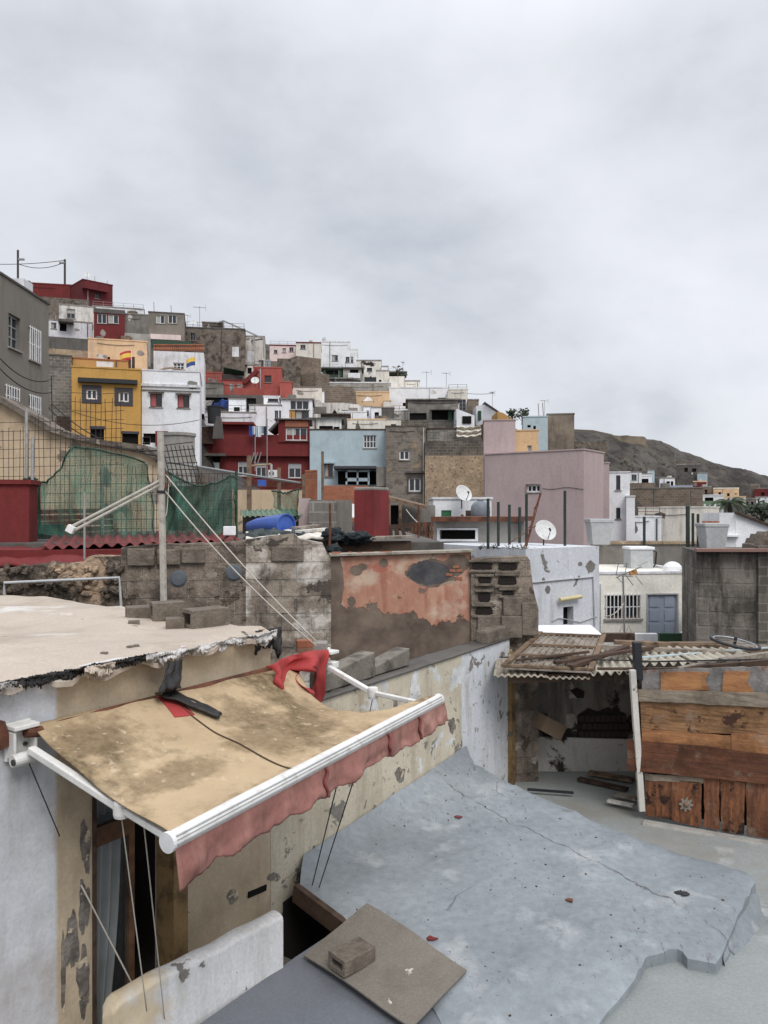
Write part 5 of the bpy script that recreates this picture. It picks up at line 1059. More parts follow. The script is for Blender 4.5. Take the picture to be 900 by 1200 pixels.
mb = MB(); mb.hexa([at(S0, -1.13, -.05), at(S1 - .1, -1.13, -.05), *[Pz(x, y, -1.13) for x, y in ((262, 727), (-260, 688))]], [at(S0, -1.1, -.05), at(S1 - .1, -1.1, -.05), *[Pz(x, y, -1.1) for x, y in ((262, 727), (-260, 688))]]); mb.build('roof_slab', M['conc_dark'], hr)
m_felt = weather('black_roofing_felt', s(48, 46, 46), var=.3, stain=(s(80, 76, 72), .5, 4, .5, .65), rough=.6, bump=.8, bs=8, bd=.04)
def strip(x0, x1, n, drop, off, sd, wob=.03):
    def f(u, v):
        x = x0 + (x1 - x0) * u; dr = drop * (.45 + .55 * abs(nz(x * .031, sd)) + .6 * max(0, nz(x * .075, sd + 3)) + .12 * nz(x * .21, sd))
        b = Wp(x, 600, off + wob * nz(x * .06, v * 2, sd) * 1.6 + .02 * v * nz(x * .18, v * 3, sd)); jg = .05 * v * v * nz(x * .7, sd, v * 2) + .02 * abs(nz(x * .45, v * 4, sd + 2)); b = b + WN * (.03 * abs(nz(x * .33, v * 5, sd + 6)) - .01); return V(b.x, b.y, -1.045 - dr * v + jg)
    return MB().grid(f, n * 2, 9)
strip(-200, 185, 150, .095, .11, 1).build('torn_felt', m_felt, hr, solid=.008, smooth='auto')
m_foil = weather('silver_bitumen_foil', s(200, 196, 192), var=.15, vs=6, stain=(s(96, 88, 82), .8, 5, .5, .62), rough=.5, bump=.7, bs=9, bd=.03)
strip(172, 324, 90, .11, .14, 5, .06).build('torn_foil', m_foil, hr, solid=.006, smooth='auto')
strip(-60, 20, 40, .035, .16, 9, .02).build('torn_foil', m_foil, hr, solid=.006, smooth='auto')
strip(100, 135, 24, .1, .17, 15, .05).build('torn_foil', m_memb, hr, solid=.006, smooth='auto')
strip(300, 330, 20, .3, .02, 12).build('torn_felt', m_felt, hr, solid=.02, smooth=True)
# --- hollow concrete blocks
def hollow_block(name, label, c, rz, size=(.4, .2, .19), m='block_raw', tilt=0, group=None, broken=False):
    lx, ly, lz = size; mb = MB(); t = .035; c = Vector(c); u = V(math.cos(rz), math.sin(rz), 0); w = V(-u.y, u.x, 0)
    for sg in (-1, 1):
        o_ = c + u * (sg * lx / 2); A_ = o_ - w * (ly / 2) if sg > 0 else o_ + w * (ly / 2); d_ = w if sg > 0 else -w
        h_ = (t, ly - t, c.z + t, c.z + lz - t); mb.facade(A_, d_, ly, c.z, c.z + lz, [h_], -u * sg, lx * .42)
        i_ = lambda a, z: A_ + d_ * a - u * sg * lx * .42 + V(0, 0, z - A_.z); mb.quad(i_(h_[0], h_[2]), i_(h_[1], h_[2]), i_(h_[1], h_[3]), i_(h_[0], h_[3]))
    g = lambda x, y, z: c + u * (x * lx / 2) + w * (y * ly / 2) + V(0, 0, z * lz)
    for y in (-1, 1): mb.quad(g(-1, y, 0), g(1, y, 0), g(1, y, 1), g(-1, y, 1))
    for z in (0, 1): mb.quad(g(-1, -1, z), g(1, -1, z), g(1, 1, z), g(-1, 1, z))
    return mb.build(name, M[m], label=label, cat='concrete block', bevel=.007, group=group)
M['block_raw'] = weather('aged_concrete_block', s(124, 112, 98), var=.2, vs=4, stain=(s(76, 66, 56), .7, 5, .46, .64), fine=.3, bump=.9, bs=30, bd=.02)
GB = 'old concrete blocks on the beige roof'
zr_ = lambda p: V(p.x, p.y, zedge(p.x, p.y) - .005)
hollow_block('hollow_block', 'hollow concrete block with open end, rightmost on the beige roof', zr_(Pz(240, 730, ZR)), .75, (.38, .21, .17), group=GB)
hollow_block('hollow_block', 'larger concrete block in the middle of the beige roof group', zr_(Pz(196, 725, ZR)), .45, (.3, .2, .17), group=GB)
hollow_block('hollow_block', 'short dark block leaning before the middle roof block', zr_(Pz(205, 732, ZR)), .3, (.16, .14, .1), group=GB)
hollow_block('broken_block', 'rough broken block at the left of the roof group', zr_(Pz(163, 724, ZR)), .4, (.24, .2, .11), group=GB)
MB().box(zr_(Pz(157, 731, ZR)) + V(0, 0, .015), (.1, .07, .04), .3).build('brick_fragment', M['block_raw'], label='tiny brick fragment in front of the roof blocks', cat='brick', bevel=.004)
for i, (x, y) in enumerate(((122, 763), (153, 757), (160, 756))): MB().box(zr_(Pz(x, y, ZR)) + V(0, 0, .01), (.05, .04, .02), i).build('pebble', M['block_raw'], label=['small stone near the roof edge, left', 'middle small stone near the felt tear', 'right small stone near the felt tear'][i], cat='stone', bevel=.003)
# --- lattice pole / clothes line
cl = thing('clothes_line_pole', 'tall pale pole with slanting arm and ropes behind the roof blocks', 'pole', Pz(192, 712, ZR))
b0 = Pz(192, 713, ZR); YP = b0.y; m_pole = plain('pale_painted_pole', s(176, 170, 158), .7, dirt=(s(120, 110, 98), .7, .5))
MB().tube([b0, P(188, 506, YP)], .036, 8).build('pole', m_pole, cl)
MB().tube([P(82, 618, YP - .5), P(190, 562, YP)], .016, 6).build('arm', m_pole, cl); MB().tube([P(84, 623, YP - .5), P(190, 567, YP)], .016, 6).build('arm', m_pole, cl)
MB().box(P(83, 620, YP - .5), (.07, .06, .07), 0, 0, .5).build('arm_end', M['wframe'], cl)
MB().lathe(P(189, 576, YP) - V(0, 0, .02), [(.045, 0), (.045, .03)], 10).build('strap', M['black'], cl)
MB().tube([P(195, 553, YP), P(197, 566, YP), P(192, 575, YP)], .012).build('hook', M['rust'], cl)
cable('clothes_rope', P(194, 556, YP), Wp(371, 752, .15), .05, .007, 'upper white rope running from pole to awning', 'rope'); cable('clothes_rope', P(194, 576, YP), Wp(371, 757, .15), .08, .007, 'lower white rope running from pole to awning', 'rope')
cable('clothes_rope', P(192, 590, YP), P(198, 560, YP), .25, .006, 'short loop of rope hanging on the pole', 'rope')
# thin white rail by the rubble
MB().tube([P(5, 697, 9.72), P(5, 683, 9.72), P(70, 680, 9.75), P(140, 677, 9.75), P(142, 712, 9.72)], .018, 8).build('pipe_rail', M['plastic_grey'], label='bent pale pipe rail before the rubble wall', cat='pipe')

# ---------------------------------------------------------------- ruined wall across the back (plane from Y 10.3 to 11.3)
def Rp(px, py, off=0.0):
    # plane through (px 0, Y 10.3) and (px 630, Y 11.3)
    a = P(0, 600, 10.3); b = P(630, 600, 11.3); u = (b - a).normalized(); n = V(-u.y, u.x, 0); a = a - n * off
    k = (px - 450) / F; s_ = (k * a.y - a.x) / (u.x - k * u.y); Y = a.y + u.y * s_; return V(k * Y, Y, (600 - py) / F * Y)
RN = V(-(Rp(630, 600) - Rp(0, 600)).normalized().y, (Rp(630, 600) - Rp(0, 600)).normalized().x, 0)
def ruin(name, label, top, m, th=.25, zb=-4.6, off=0, cat='wall', jag=.02, seed=1, step=6):
    pts = []
    for (a, b) in zip(top[:-1], top[1:]):
        k = max(1, int(abs(b[0] - a[0]) / step))
        for i in range(k): t = i / k; pts.append((a[0] + (b[0] - a[0]) * t, a[1] + (b[1] - a[1]) * t + 2.0 * nz(a[0] * .11 + i * 1.7, seed) * (0 if i == 0 else 1)))
    pts.append(top[-1]); ps = [Rp(x, y, off) for x, y in pts]
    lo = [V(ps[0].x, ps[0].y, zb), V(ps[-1].x, ps[-1].y, zb)]
    mb = MB(); mb.prism([lo[0]] + [lo[1]] + ps[::-1], RN * th); return mb.build(name, m, label=label, cat=cat)
m_rub = weather('rubble_fill', s(112, 98, 84), var=.3, vs=3, stain=(s(52, 44, 38), .9, 3, .47, .58), peels=[(s(162, 146, 126), 3, .57, .05, -.5), (s(178, 150, 120), .9, .58, .06, .1)], bump=1, bs=6, bd=.12, fine=.3)
ruin('rubble_wall', 'dark rubble stone wall behind the beige roof, far left', [(-160, 668), (0, 668), (40, 662), (95, 660), (104, 652), (142, 652)], m_rub, .4)
mb = MB(); rd = random.Random(9)
w_ = bpy.data.objects['rubble_wall']
for i in range(70):
    x = rd.uniform(-30, 140); y = rd.uniform(664, 700); p = Rp(x, y, .02); k = rd.uniform(.04, .12)
    vs = []
    mb.lathe(p, [(.001, -k * .6), (k * .8, -k * .35), (k, 0), (k * .7, k * .4), (.001, k * .55)], 7, Matrix.Rotation(rd.uniform(0, 3), 3, 'X') @ Matrix.Rotation(rd.uniform(0, 3), 3, 'Y'))
mb.build('loose_stone', m_rub, w_)
m_bw = weather('stained_block_wall', s(140, 124, 108), var=.25, vs=1.2, brick=(.42, .24, s(142, 128, 114), .014, .1), stain=(s(72, 62, 54), .85, 1.4, .48, .6), streak=(s(64, 54, 46), .7, .46, .64), peels=[(s(184, 172, 156), .9, .5, .06, -.4), (s(92, 76, 62), 2.0, .6, .03, .4), (s(176, 146, 120), 1.4, .62, .05, .1)], fine=.3, bump=.9, bs=7, bd=.05)
m_bw2 = weather('whitewashed_block_wall', s(146, 132, 116), var=.2, vs=1.2, brick=(.42, .24, s(140, 130, 116), .02, .25), stain=(s(64, 54, 48), .85, 1.3, .52, .62), streak=(s(60, 50, 44), .75, .5, .62), peels=[(s(206, 197, 186), .7, .475, .05, -.3), (s(84, 74, 66), 1.9, .58, .02, .3)], fine=.25, bump=.7, bs=9, bd=.03)
ruin('block_ruin_wall', 'grey block wall with stained courses behind the clothes pole', [(142, 642), (175, 638), (240, 637), (288, 634)], m_bw, .25)
ruin('whitewashed_ruin_wall', 'block wall with flaked whitewash left of the orange plaster', [(288, 632), (322, 628), (345, 626), (352, 632), (378, 636), (384, 650), (388, 652)], m_bw2, .3, off=.03)
for i, (x, y, w, h) in enumerate(((148, 665, 30, 20), (160, 660, 30, 20),)): pass
# protruding courses on the top of the block ruin
for (x0, x1, y0, y1) in ((149, 181, 643, 663), (184, 211, 644, 662), (213, 240, 643, 660), (318, 356, 641, 658)):
    a = Rp(x0, y1, .06); b = Rp(x1, y1, .06); z = (y1 - y0) / F * a.y; MB().hexa([a, b, b + RN * .08, a + RN * .08], [a + V(0, 0, z), b + V(0, 0, z), b + RN * .08 + V(0, 0, z), a + RN * .08 + V(0, 0, z)]).build('proud_block', M['block_raw'], bpy.data.objects['block_ruin_wall'], bevel=.01)
for i, (x, y) in enumerate(((209, 678), (274, 671))):
    k = .07; mb = MB(); mb.lathe(Rp(x, y, .005), [(.001, .03), (.09, .02), (.12, 0), (.12, -.01)], 18, RN.to_track_quat('-Z', 'Y').to_matrix()); mb.build('round_patch', plain('bluish_cement', s(92, 98, 106), .8), label=None, parent=bpy.data.objects['block_ruin_wall'])
# orange plaster: masks in wall space
def orange_mat():
    t = NT('orange_plaster'); uvn = t.n.new('ShaderNodeSeparateXYZ'); t.l(t.tc.outputs['Object'], uvn.inputs[0])
    base = t.mix(t.ramp(t.noise(1.3, 7, rough=.65), .35, .65), s(198, 146, 116), s(176, 116, 92))
    base = t.mix(t.math('MULTIPLY', t.ramp(t.noise(2.2, 8, t.map(3, 3, .5)), .5, .64), .6), base, s(160, 92, 74))
    base = t.mix(t.math('MULTIPLY', t.ramp(t.noise(3.2, 8), .5, .66), .75), base, s(206, 182, 156))
    cem = t.mix(t.ramp(t.noise(2.5, 7), .35, .65), s(92, 78, 68), s(136, 118, 102))
    # lower band of bare cement, its edge torn by noise
    nzv = t.noise(1.4, 9, rough=.65)
    low = t.ramp(t.math('ADD', t.math('MULTIPLY', uvn.outputs[2], -1.6), t.math('MULTIPLY', nzv, 1.5)), .0, .02)
    t.low = low
    return t, base, cem, uvn, nzv
XA = Rp(384, 600).x; XB = Rp(552, 600).x; WL = Rp(552, 600).x - Rp(384, 600).x
def build_orange():
    o = ruin('orange_plaster_wall', 'ruined wall with flaking orange plaster over bare grey cement', [(386, 651), (400, 653), (430, 651), (480, 650), (520, 648), (552, 646)], M['conc'], .28)
    t, base, cem, uvn, nzv = orange_mat(); W = WO[o.name]
    x = uvn.outputs[0]; z = uvn.outputs[2]
    def lin(px, py): p = Rp(px, py); return p.x - W.x, p.z - W.z
    def blob(px, py, rx, ry, rough=.8, sc_=2.4):
        cx, cz = lin(px, py); dx = t.math('DIVIDE', t.math('SUBTRACT', x, cx), rx * 11 / F); dz = t.math('DIVIDE', t.math('SUBTRACT', z, cz), ry * 11 / F)
        r2 = t.math('ADD', t.math('MULTIPLY', dx, dx), t.math('MULTIPLY', dz, dz))
        v = t.math('ADD', r2, t.math('MULTIPLY', t.math('SUBTRACT', t.noise(sc_, 8, t.map(1, 1, 1, loc=(px * .1, 0, py * .1)), .65), .5), rough * 3.2))
        return t.ramp(v, .97, 1.03, (1, 1, 1, 1), (0, 0, 0, 1))
    col = base; masks = []
    zl = lin(0, 727)[1]
    slope = t.math('MULTIPLY', t.math('SUBTRACT', x, lin(420, 0)[0]), -.14)
    v = t.math('ADD', t.math('SUBTRACT', t.math('ADD', slope, zl + .07), z), t.math('MULTIPLY', t.math('SUBTRACT', nzv, .5), .9))
    masks.append(t.ramp(v, 0, .01))
    for b in (blob(507, 672, 30, 17), blob(535, 662, 16, 14), blob(555, 690, 6, 60, .3), blob(392, 690, 10, 45, .5), blob(417, 669, 7, 6, .9, 4), blob(424, 665, 6, 4, .9, 4), blob(450, 660, 5, 5, .9, 5), blob(462, 724, 5, 5, .9, 5), blob(440, 720, 3, 12, .7, 5), blob(412, 705, 5, 6, .9, 5), blob(400, 735, 14, 22, .8)): masks.append(b)
    m = masks[0]
    for b in masks[1:]: m = t.math('MAXIMUM', m, b)
    scat = t.ramp(t.noise(3.6, 9, rough=.68), .615, .63); m = t.math('MAXIMUM', m, scat)
    dk = blob(504, 672, 26, 14)
    cem2 = t.mix(dk, cem, t.mix(t.ramp(t.noise(6, 5), .35, .65), s(66, 66, 70), s(92, 90, 92)))
    pk = blob(528, 692, 16, 12, .9, 4); cem2 = t.mix(t.math('MULTIPLY', pk, .8), cem2, s(176, 150, 128))
    redm = blob(446, 665, 10, 7, 1.0, 4); col = t.mix(t.math('MULTIPLY', redm, .7), col, s(180, 92, 74))
    rim = t.ramp(t.noise(4.2, 8, rough=.65), .6, .67)
    col = t.mix(t.math('MULTIPLY', rim, .4), col, s(220, 180, 150))
    col = t.mix(m, col, cem2)
    t.l(col, t.b.inputs['Base Color']); t.b.inputs['Roughness'].default_value = .92; t.b.inputs['Specular IOR Level'].default_value = .2
    h = t.math('SUBTRACT', t.math('MULTIPLY', t.noise(9, 6), .5), m); t.l(t.bump(h, .6, .025).outputs[0], t.b.inputs['Normal'])
    o.data.materials[0] = t.m; return o
ow = build_orange()
mb = MB(); mb.bar(Rp(386, 650, -.1), Rp(552, 645, -.1), .36, .03); mb.build('mortar_coping', weather('rough_mortar', s(166, 156, 140), var=.2, vs=4, stain=(s(96, 84, 72), .7, 4, .48, .62)), ow)
mb = MB(); rd = random.Random(6)
for i in range(26): p = Rp(rd.uniform(390, 550), 648, -.02 - rd.random() * .2); mb.box(p, (rd.uniform(.04, .16), .08, rd.uniform(.02, .05)), rd.uniform(-.4, .4))
for r_ in range(4):
    for c_ in range(2):
        if (r_ + c_) % 3: p = Rp(526 + c_ * 8 + (r_ % 2) * 4, 664 + r_ * 4.6, -.015); mb.box(p, (.085, .05, .04), .05, 0, rd.uniform(-.1, .1))
mb.build('exposed_brick', M['orange_brick'], ow)
# hollow-block end of the ruined wall
hp = ruin('hollow_block_wall', 'crumbling hollow block wall end right of the orange plaster', [(552, 652), (562, 655), (588, 653), (618, 652), (621, 657), (625, 690), (629, 706), (631, 715)], m_bw, .3, off=.04)
hv = MB(); pr = MB()
for (x0, x1, y0, y1) in ((552, 578, 659, 668), (584, 607, 659, 669), (560, 576, 676, 684), (583, 606, 675, 686), (560, 575, 694, 706), (556, 578, 711, 721), (588, 603, 692, 698)):
    pts = []
    r_ = random.Random(x0)
    for k in range(12):
        a = 2 * math.pi * k / 12; pts.append(Rp((x0 + x1) / 2 + (x1 - x0) / 2 * max(-1, min(1, 1.3 * math.cos(a))) * r_.uniform(.85, 1), (y0 + y1) / 2 + (y1 - y0) / 2 * max(-1, min(1, 1.3 * math.sin(a))) * r_.uniform(.85, 1), .046))
    hv.prism(pts, RN * .003)
    for (a, b, c, d) in ((x0 - 3, x1 + 3, y1, y1 + 3), (x0 - 3, x1 + 3, y0 - 3, y0)):
        p0 = Rp(a, d, .075); p1 = Rp(b, d, .075); z = (d - c) / F * 11; pr.hexa([p0, p1, p1 + RN * .04, p0 + RN * .04], [p0 + V(0, 0, z), p1 + V(0, 0, z), p1 + RN * .04 + V(0, 0, z), p0 + RN * .04 + V(0, 0, z)])
hv.build('cavity', weather('dark_lava_core', s(44, 36, 32), bump=1, bs=40, bd=.03), hp); pr.build('mortar_joint', M['block_raw'], hp, bevel=.008)
for (x0, x1, y0, y1, o_) in ((590, 614, 700, 722, .12), (612, 630, 706, 745, .16), (560, 590, 722, 750, .1), (588, 612, 722, 748, .16)):
    a = Rp(x0, y1, o_); b = Rp(x1, y1, o_); z = (y1 - y0) / F * 11; MB().hexa([a, b, b + RN * .14, a + RN * .14], [a + V(0, 0, z), b + V(0, 0, z), b + RN * .14 + V(0, 0, z), a + RN * .14 + V(0, 0, z)]).build('broken_block', M['block_raw'], hp, bevel=.015)

# ---------------------------------------------------------------- long parapet wall (same plane W) and its corner
pw = thing('parapet_wall', 'long low whitewashed parapet wall running beside the grey roof', 'wall', at(Ws(470), -4.6))
s0, s1 = Ws(317.5), Ws(626); ZP = -1.83
mb = MB(); 
def wq(a, b, z0, z1, d0, d1): mb.hexa([at(a, z0, d0), at(b, z0, d0), at(b, z0, d1), at(a, z0, d1)], [at(a, z1, d0), at(b, z1, d0), at(b, z1, d1), at(a, z1, d1)])
wq(s0, Ws(597), -4.6, ZP, 0, -.28); mb.build('wall', m_pw, pw)
mb = MB()
N = 60
mb.grid(lambda u, v: at(s0 + (Ws(600) - s0) * u, ZP + .004 + .03 * abs(nz(u * 22, v * 3, 3)) * (1 if .1 < v < .9 else .3), .025 - .34 * v), N, 6); mb.build('mortar_top', M['conc_dark'], pw, solid=.02, smooth=True)
m_tanin = weather('peeling_tan_plaster', s(188, 164, 122), vs=1.2, streak=(s(110, 90, 64), .7, .46, .66), peels=[(s(70, 62, 56), 1.6, .6, .02, .3)], fine=.15)
mb = MB(); wq(Ws(597.5), Ws(632), -4.6, -2.0, 0, -.28); mb.build('inner_wall', m_tanin, pw)
mb = MB(); wq(Ws(595), Ws(599), FLOOR, -2.03, .06, -.0); mb.build('wooden_jamb', mj, pw)
for i, (x0, x1, zt_, o_) in enumerate(((388, 447, .30, -.08), (449, 489, .23, -.1))):
    a = Ws(x0); b = Ws(x1); m0 = MB(); m0.hexa([at(a, ZP + .03, o_), at(b, ZP + .03, o_), at(b, ZP + .03, o_ - .2), at(a, ZP + .03, o_ - .2)], [at(a, ZP + zt_ - .1, o_), at(b, ZP + zt_, o_), at(b, ZP + zt_, o_ - .2), at(a, ZP + zt_ - .1, o_ - .2)])
    m0.build('concrete_block', weather('mossy_cement_block' + '_small' * i, s(130, 122, 110), vs=2, stain=(s(72, 66, 58), .8, 3, .46, .6), bump=.6, bs=14, bd=.02), label=['long cement block lying on the parapet behind the awning', 'short hollow cement block further along the parapet'][i], cat='concrete block', bevel=.012)
mb = MB(); mb.bar(at(Ws(572), ZP + .1, -.1), at(Ws(630), ZP + .1, -.1), .2, .2); mb.build('mortar_ridge', M['block_raw'], pw, bevel=.03)
mb = MB(); 
for i, (cx, cy, rx, ry) in enumerate(((469, 908, 5, 10), (530, 850, 4, 9), (410, 912, 2, 10), (474, 866, 2.5, 8))): mb = MB(); patch(mb, cx, cy, rx, ry, seed=20 + i); mb.build('bare_cement_patch', M['scab'], pw)
MB().bar(Wp(374, 752, -.02), Wp(374, 790, -.02), .16, .16).build('concrete_stub', M['coping'], label='short grey concrete stub post behind the red cloth', cat='post', bevel=.01)
MB().box(Wp(357, 757, -.1), (.16, .1, .12), .3).build('orange_brick', M['orange_brick'], label='orange brick lying behind the red cloth', cat='brick', bevel=.005)

# ---------------------------------------------------------------- awning
aw = thing('retractable_awning', 'old stained tan awning with white front bar and ragged red valance', 'awning', Wp(200, 860, .7))
ML, MR = Wp(20, 853, .06), Wp(386, 767, .06)
BL, BR = V(-1.14, 4.11, -1.76), V(.482, 6.89, -1.685)
def fab(u, v):
    ul = .03 * (1 - v); ur = np.interp(v, [0, .12, .35, .6, .8, .9, .96, 1], [.79, .80, .74, .71, .72, .80, .93, .985])
    t = ul + (ur - ul) * u
    a = ML.lerp(MR, t); b = BL.lerp(BR, t) + V(0, 0, .045)
    p = a.lerp(b, v); p.z += -.07 * math.sin(math.pi * v) * (1 - .3 * t) + .02 * nz(t * 3, v * 4, 2) + .01 * math.sin(v * 18 + t * 3) * max(0, t - .4)
    p.z += .012 * nz(t * 11 + v * 5, v * 2.5, 5) * min(1, t * 5)
    if u > .8: p.z -= (u - .8) * .35 * math.sin(math.pi * min(1, v * 1.2)) ** 2 * .6
    return p
def fabt(tt, v):
    ur = np.interp(v, [0, .12, .35, .6, .8, .9, .96, 1], [.79, .80, .74, .71, .72, .80, .93, .985]); ul = .03 * (1 - v)
    return fab((tt - ul) / (ur - ul), v)
FG = [(450 + F * p.x / p.y, 600 - F * p.z / p.y, i / 80, j / 40) for i in range(81) for j in range(41) for p in [fabt(i / 80, j / 40)]]
def fpx(px, py): return min(FG, key=lambda g: (g[0] - px) ** 2 + (g[1] - py) ** 2)[2:]
def awn_mat():
    t = NT('awning_canvas'); 
    col = t.mix(t.ramp(t.noise(1.1, 5), .3, .7), s(176, 148, 108), s(204, 176, 134))
    sp = t.n.new('ShaderNodeSeparateXYZ'); t.l(t.tc.outputs['Object'], sp.inputs[0])
    n1 = t.noise(.85, 9, t.map(1, 1, 1, loc=(2.3, .4, 0)), .62, .4); n2 = t.noise(9, 6)
    mil = t.math('MULTIPLY', t.ramp(t.math('ADD', n1, t.math('MULTIPLY', t.math('SUBTRACT', n2, .5), .3)), .48, .62), .85)
    col = t.mix(mil, col, t.mix(t.ramp(t.noise(26, 4), .4, .6), s(92, 76, 50), s(126, 104, 68)))
    rr = t.ramp(t.noise(2.2, 8, t.map(1.6, 1.6, 1), .7), .5, .68); col = t.mix(t.math('MULTIPLY', rr, .4), col, s(120, 98, 64))
    W_ = WO[aw.name]
    for (cx, cy, rx, ry) in ((330, 862, .5, .34), (290, 838, .3, .22), (110, 868, .3, .2), (210, 905, .4, .16), (360, 850, .3, .25)):
        c_ = fabt(*fpx(cx, cy)) - W_; du = t.math('SUBTRACT', sp.outputs[0], c_.x); dv_ = t.math('SUBTRACT', sp.outputs[1], c_.y)
        a1 = t.math('DIVIDE', t.math('ADD', t.math('MULTIPLY', du, .555), t.math('MULTIPLY', dv_, .832)), rx); b1_ = t.math('DIVIDE', t.math('SUBTRACT', t.math('MULTIPLY', du, .832), t.math('MULTIPLY', dv_, .555)), ry)
        r2 = t.math('ADD', t.math('ADD', t.math('MULTIPLY', a1, a1), t.math('MULTIPLY', b1_, b1_)), t.math('MULTIPLY', t.math('SUBTRACT', t.noise(3.4, 9, rough=.72), .5), 3.4))
        col = t.mix(t.ramp(r2, .35, 1.15, (.6, .6, .6, 1), (0, 0, 0, 1)), col, t.mix(t.ramp(t.noise(24, 5), .4, .6), s(98, 80, 50), s(130, 106, 70)))
    pk = t.ramp(t.noise(.6, 4, t.map(1, 1, 1, loc=(8, 3, 1))), .52, .68); col = t.mix(t.math('MULTIPLY', pk, .5), col, s(212, 150, 124))
    sm = t.ramp(t.noise(14, 6), .62, .66); col = t.mix(t.math('MULTIPLY', sm, .35), col, s(226, 206, 170))
    t.l(col, t.b.inputs['Base Color']); t.b.inputs['Roughness'].default_value = .85; t.b.inputs['Specular IOR Level'].default_value = .2
    wv = t.n.new('ShaderNodeTexBrick'); t.l(t.map(1, 1, 1, 'UV'), wv.inputs['Vector']); wv.inputs['Scale'].default_value = 1; wv.inputs['Brick Width'].default_value = .012; wv.inputs['Row Height'].default_value = .012; wv.inputs['Mortar Size'].default_value = .002
    t.l(t.bump(t.math('ADD', t.noise(7, 6), t.math('MULTIPLY', wv.outputs['Fac'], .12)), .4, .015).outputs[0], t.b.inputs['Normal']); return t.m
m_awn = awn_mat()
fb = MB().grid(fab, 90, 50).build('canopy', m_awn, aw, smooth=True, solid=.006)
# seam, red square, felt strip on the canvas
sm = MB(); 
ps = [fabt(.36 - .025 * v / 30, v / 30) + V(0, 0, .006) for v in range(0, 31)]
sm.tube(ps, .007, 4); sm.build('seam', plain('dark_seam', s(74, 54, 36), .9), fb)
def onfab(poly_uv, nm, m, up, parent, nn=14):
    a, b, c, d = poly_uv
    f = lambda u, v: fabt(*[(a[i] * (1 - u) + b[i] * u) * (1 - v) + (d[i] * (1 - u) + c[i] * u) * v for i in (0, 1)]) + V(0, 0, up)
    return MB().grid(f, nn, nn).build(nm, m, parent, smooth=True, solid=.003)
m_redc = weather('red_canvas', s(178, 44, 42), var=.15, vs=2, stain=(s(120, 34, 34), .5, 2, .5, .66), rough=.8, bump=.3, bs=8, bd=.01)
onfab([fpx(181, 816), fpx(200, 812), fpx(226, 838), fpx(203, 842)], 'faded_red_patch', m_redc, .006, fb)
# black felt strip from the roof edge down to the canvas
def felt(u, v):
    k = [Wp(206, 775, .17) + V(0, 0, .0), Wp(203, 790, .2), Wp(199, 808, .25)]
    pts = k + [fabt(*fpx(*q_)) + V(0, 0, h_) for q_, h_ in (((197, 814), .035), ((204, 820), .03), ((228, 831), .025), ((258, 840), .02))]
    i = v * (len(pts) - 1); a = int(min(i, len(pts) - 2)); p = pts[a].lerp(pts[a + 1], i - a)
    w = np.interp(v, [0, .2, .42, .6, 1], [.09, .11, .15, .16, .1])
    side = WU if v < .45 else (WU * .75 - WN * .65 * min(1, (v - .45) * 4)).normalized()
    return p + side * (u - .5) * w * 1.5 + V(0, 0, .02 * nz(u * 4, v * 9, 3)) + WN * .03 * nz(u * 5, v * 8, 9)
MB().grid(felt, 10, 40).build('felt_strip', m_felt, label='torn strip of black roofing felt hanging onto the awning', cat='felt strip', smooth=True, solid=.012)
# front bar
fbx = MB().tube([BL - (BR - BL).normalized() * .02, BR + (BR - BL).normalized() * .03], .052, 18); m_wp = plain('white_enamel', s(222, 220, 214), .45, dirt=(s(160, 150, 134), .6, .55))
bar = fbx.build('front_bar', m_wp, aw, smooth=False)
gr = MB()
for k in range(3):
    o_ = V(0, 0, .035 - .02 * k) + WN * (.04 + .006 * k); gr.bar(BL + o_, BR + o_, .012, .006)
gr.build('groove', M['plastic_grey'], bar)
MB().lathe(BL - (BR - BL).normalized() * .02, [(.056, -.012), (.056, .012)], 18, (BR - BL).to_track_quat('Z', 'Y').to_matrix()).build('end_cap', M['wframe'], bar)
# valance
def val(u, v):
    b = BL.lerp(BR, .0 + 1.02 * u) + WN * .035 - V(0, 0, .03); sc_n = 10.5
    dr = .175 + .032 * abs(math.sin(u * math.pi * sc_n + .5 * nz(u * 5, 1))) + .02 * nz(u * 26, 3) + .012 * nz(u * 70, 5) - .05 * max(0, nz(u * 7, 8))
    if u < .03: dr += .05 * (1 - u / .03)
    if u > .985: dr -= .04
    w = (.02 * math.sin(u * 38 + v + 2 * nz(u * 6, 2)) + .035 * nz(u * 15, v * 1.8, 4) + .014 * nz(u * 50, v * 3, 6)) * v
    return b + WN * (w + .02 * v) - V(0, 0, dr * v) + (BR - BL).normalized() * .02 * v * math.sin(u * 27)
m_tf = weather('deep_red_cloth', s(140, 70, 66), bump=.4)
m_val = weather('faded_red_cloth', s(160, 102, 92), var=.2, vs=1.6, stain=(s(112, 78, 66), .7, 2.4, .46, .68), streak=(s(190, 140, 122), .6, .48, .66), peel=(s(186, 134, 118), 1.5, .58, .1, 0), rough=.9, bump=.3, bs=10, bd=.01)
MB().grid(val, 260, 12).build('valance', m_val, aw, smooth=True, solid=.005)
for u0 in (.42, .68, .84): MB().grid(lambda u, v: val(u0 + .006 * u + .004 * math.sin(v * 9), v * .95) + WN * (.01 + .02 * math.sin(u * 3)), 4, 10).build('torn_fold', m_tf, aw, smooth=True, solid=.004)
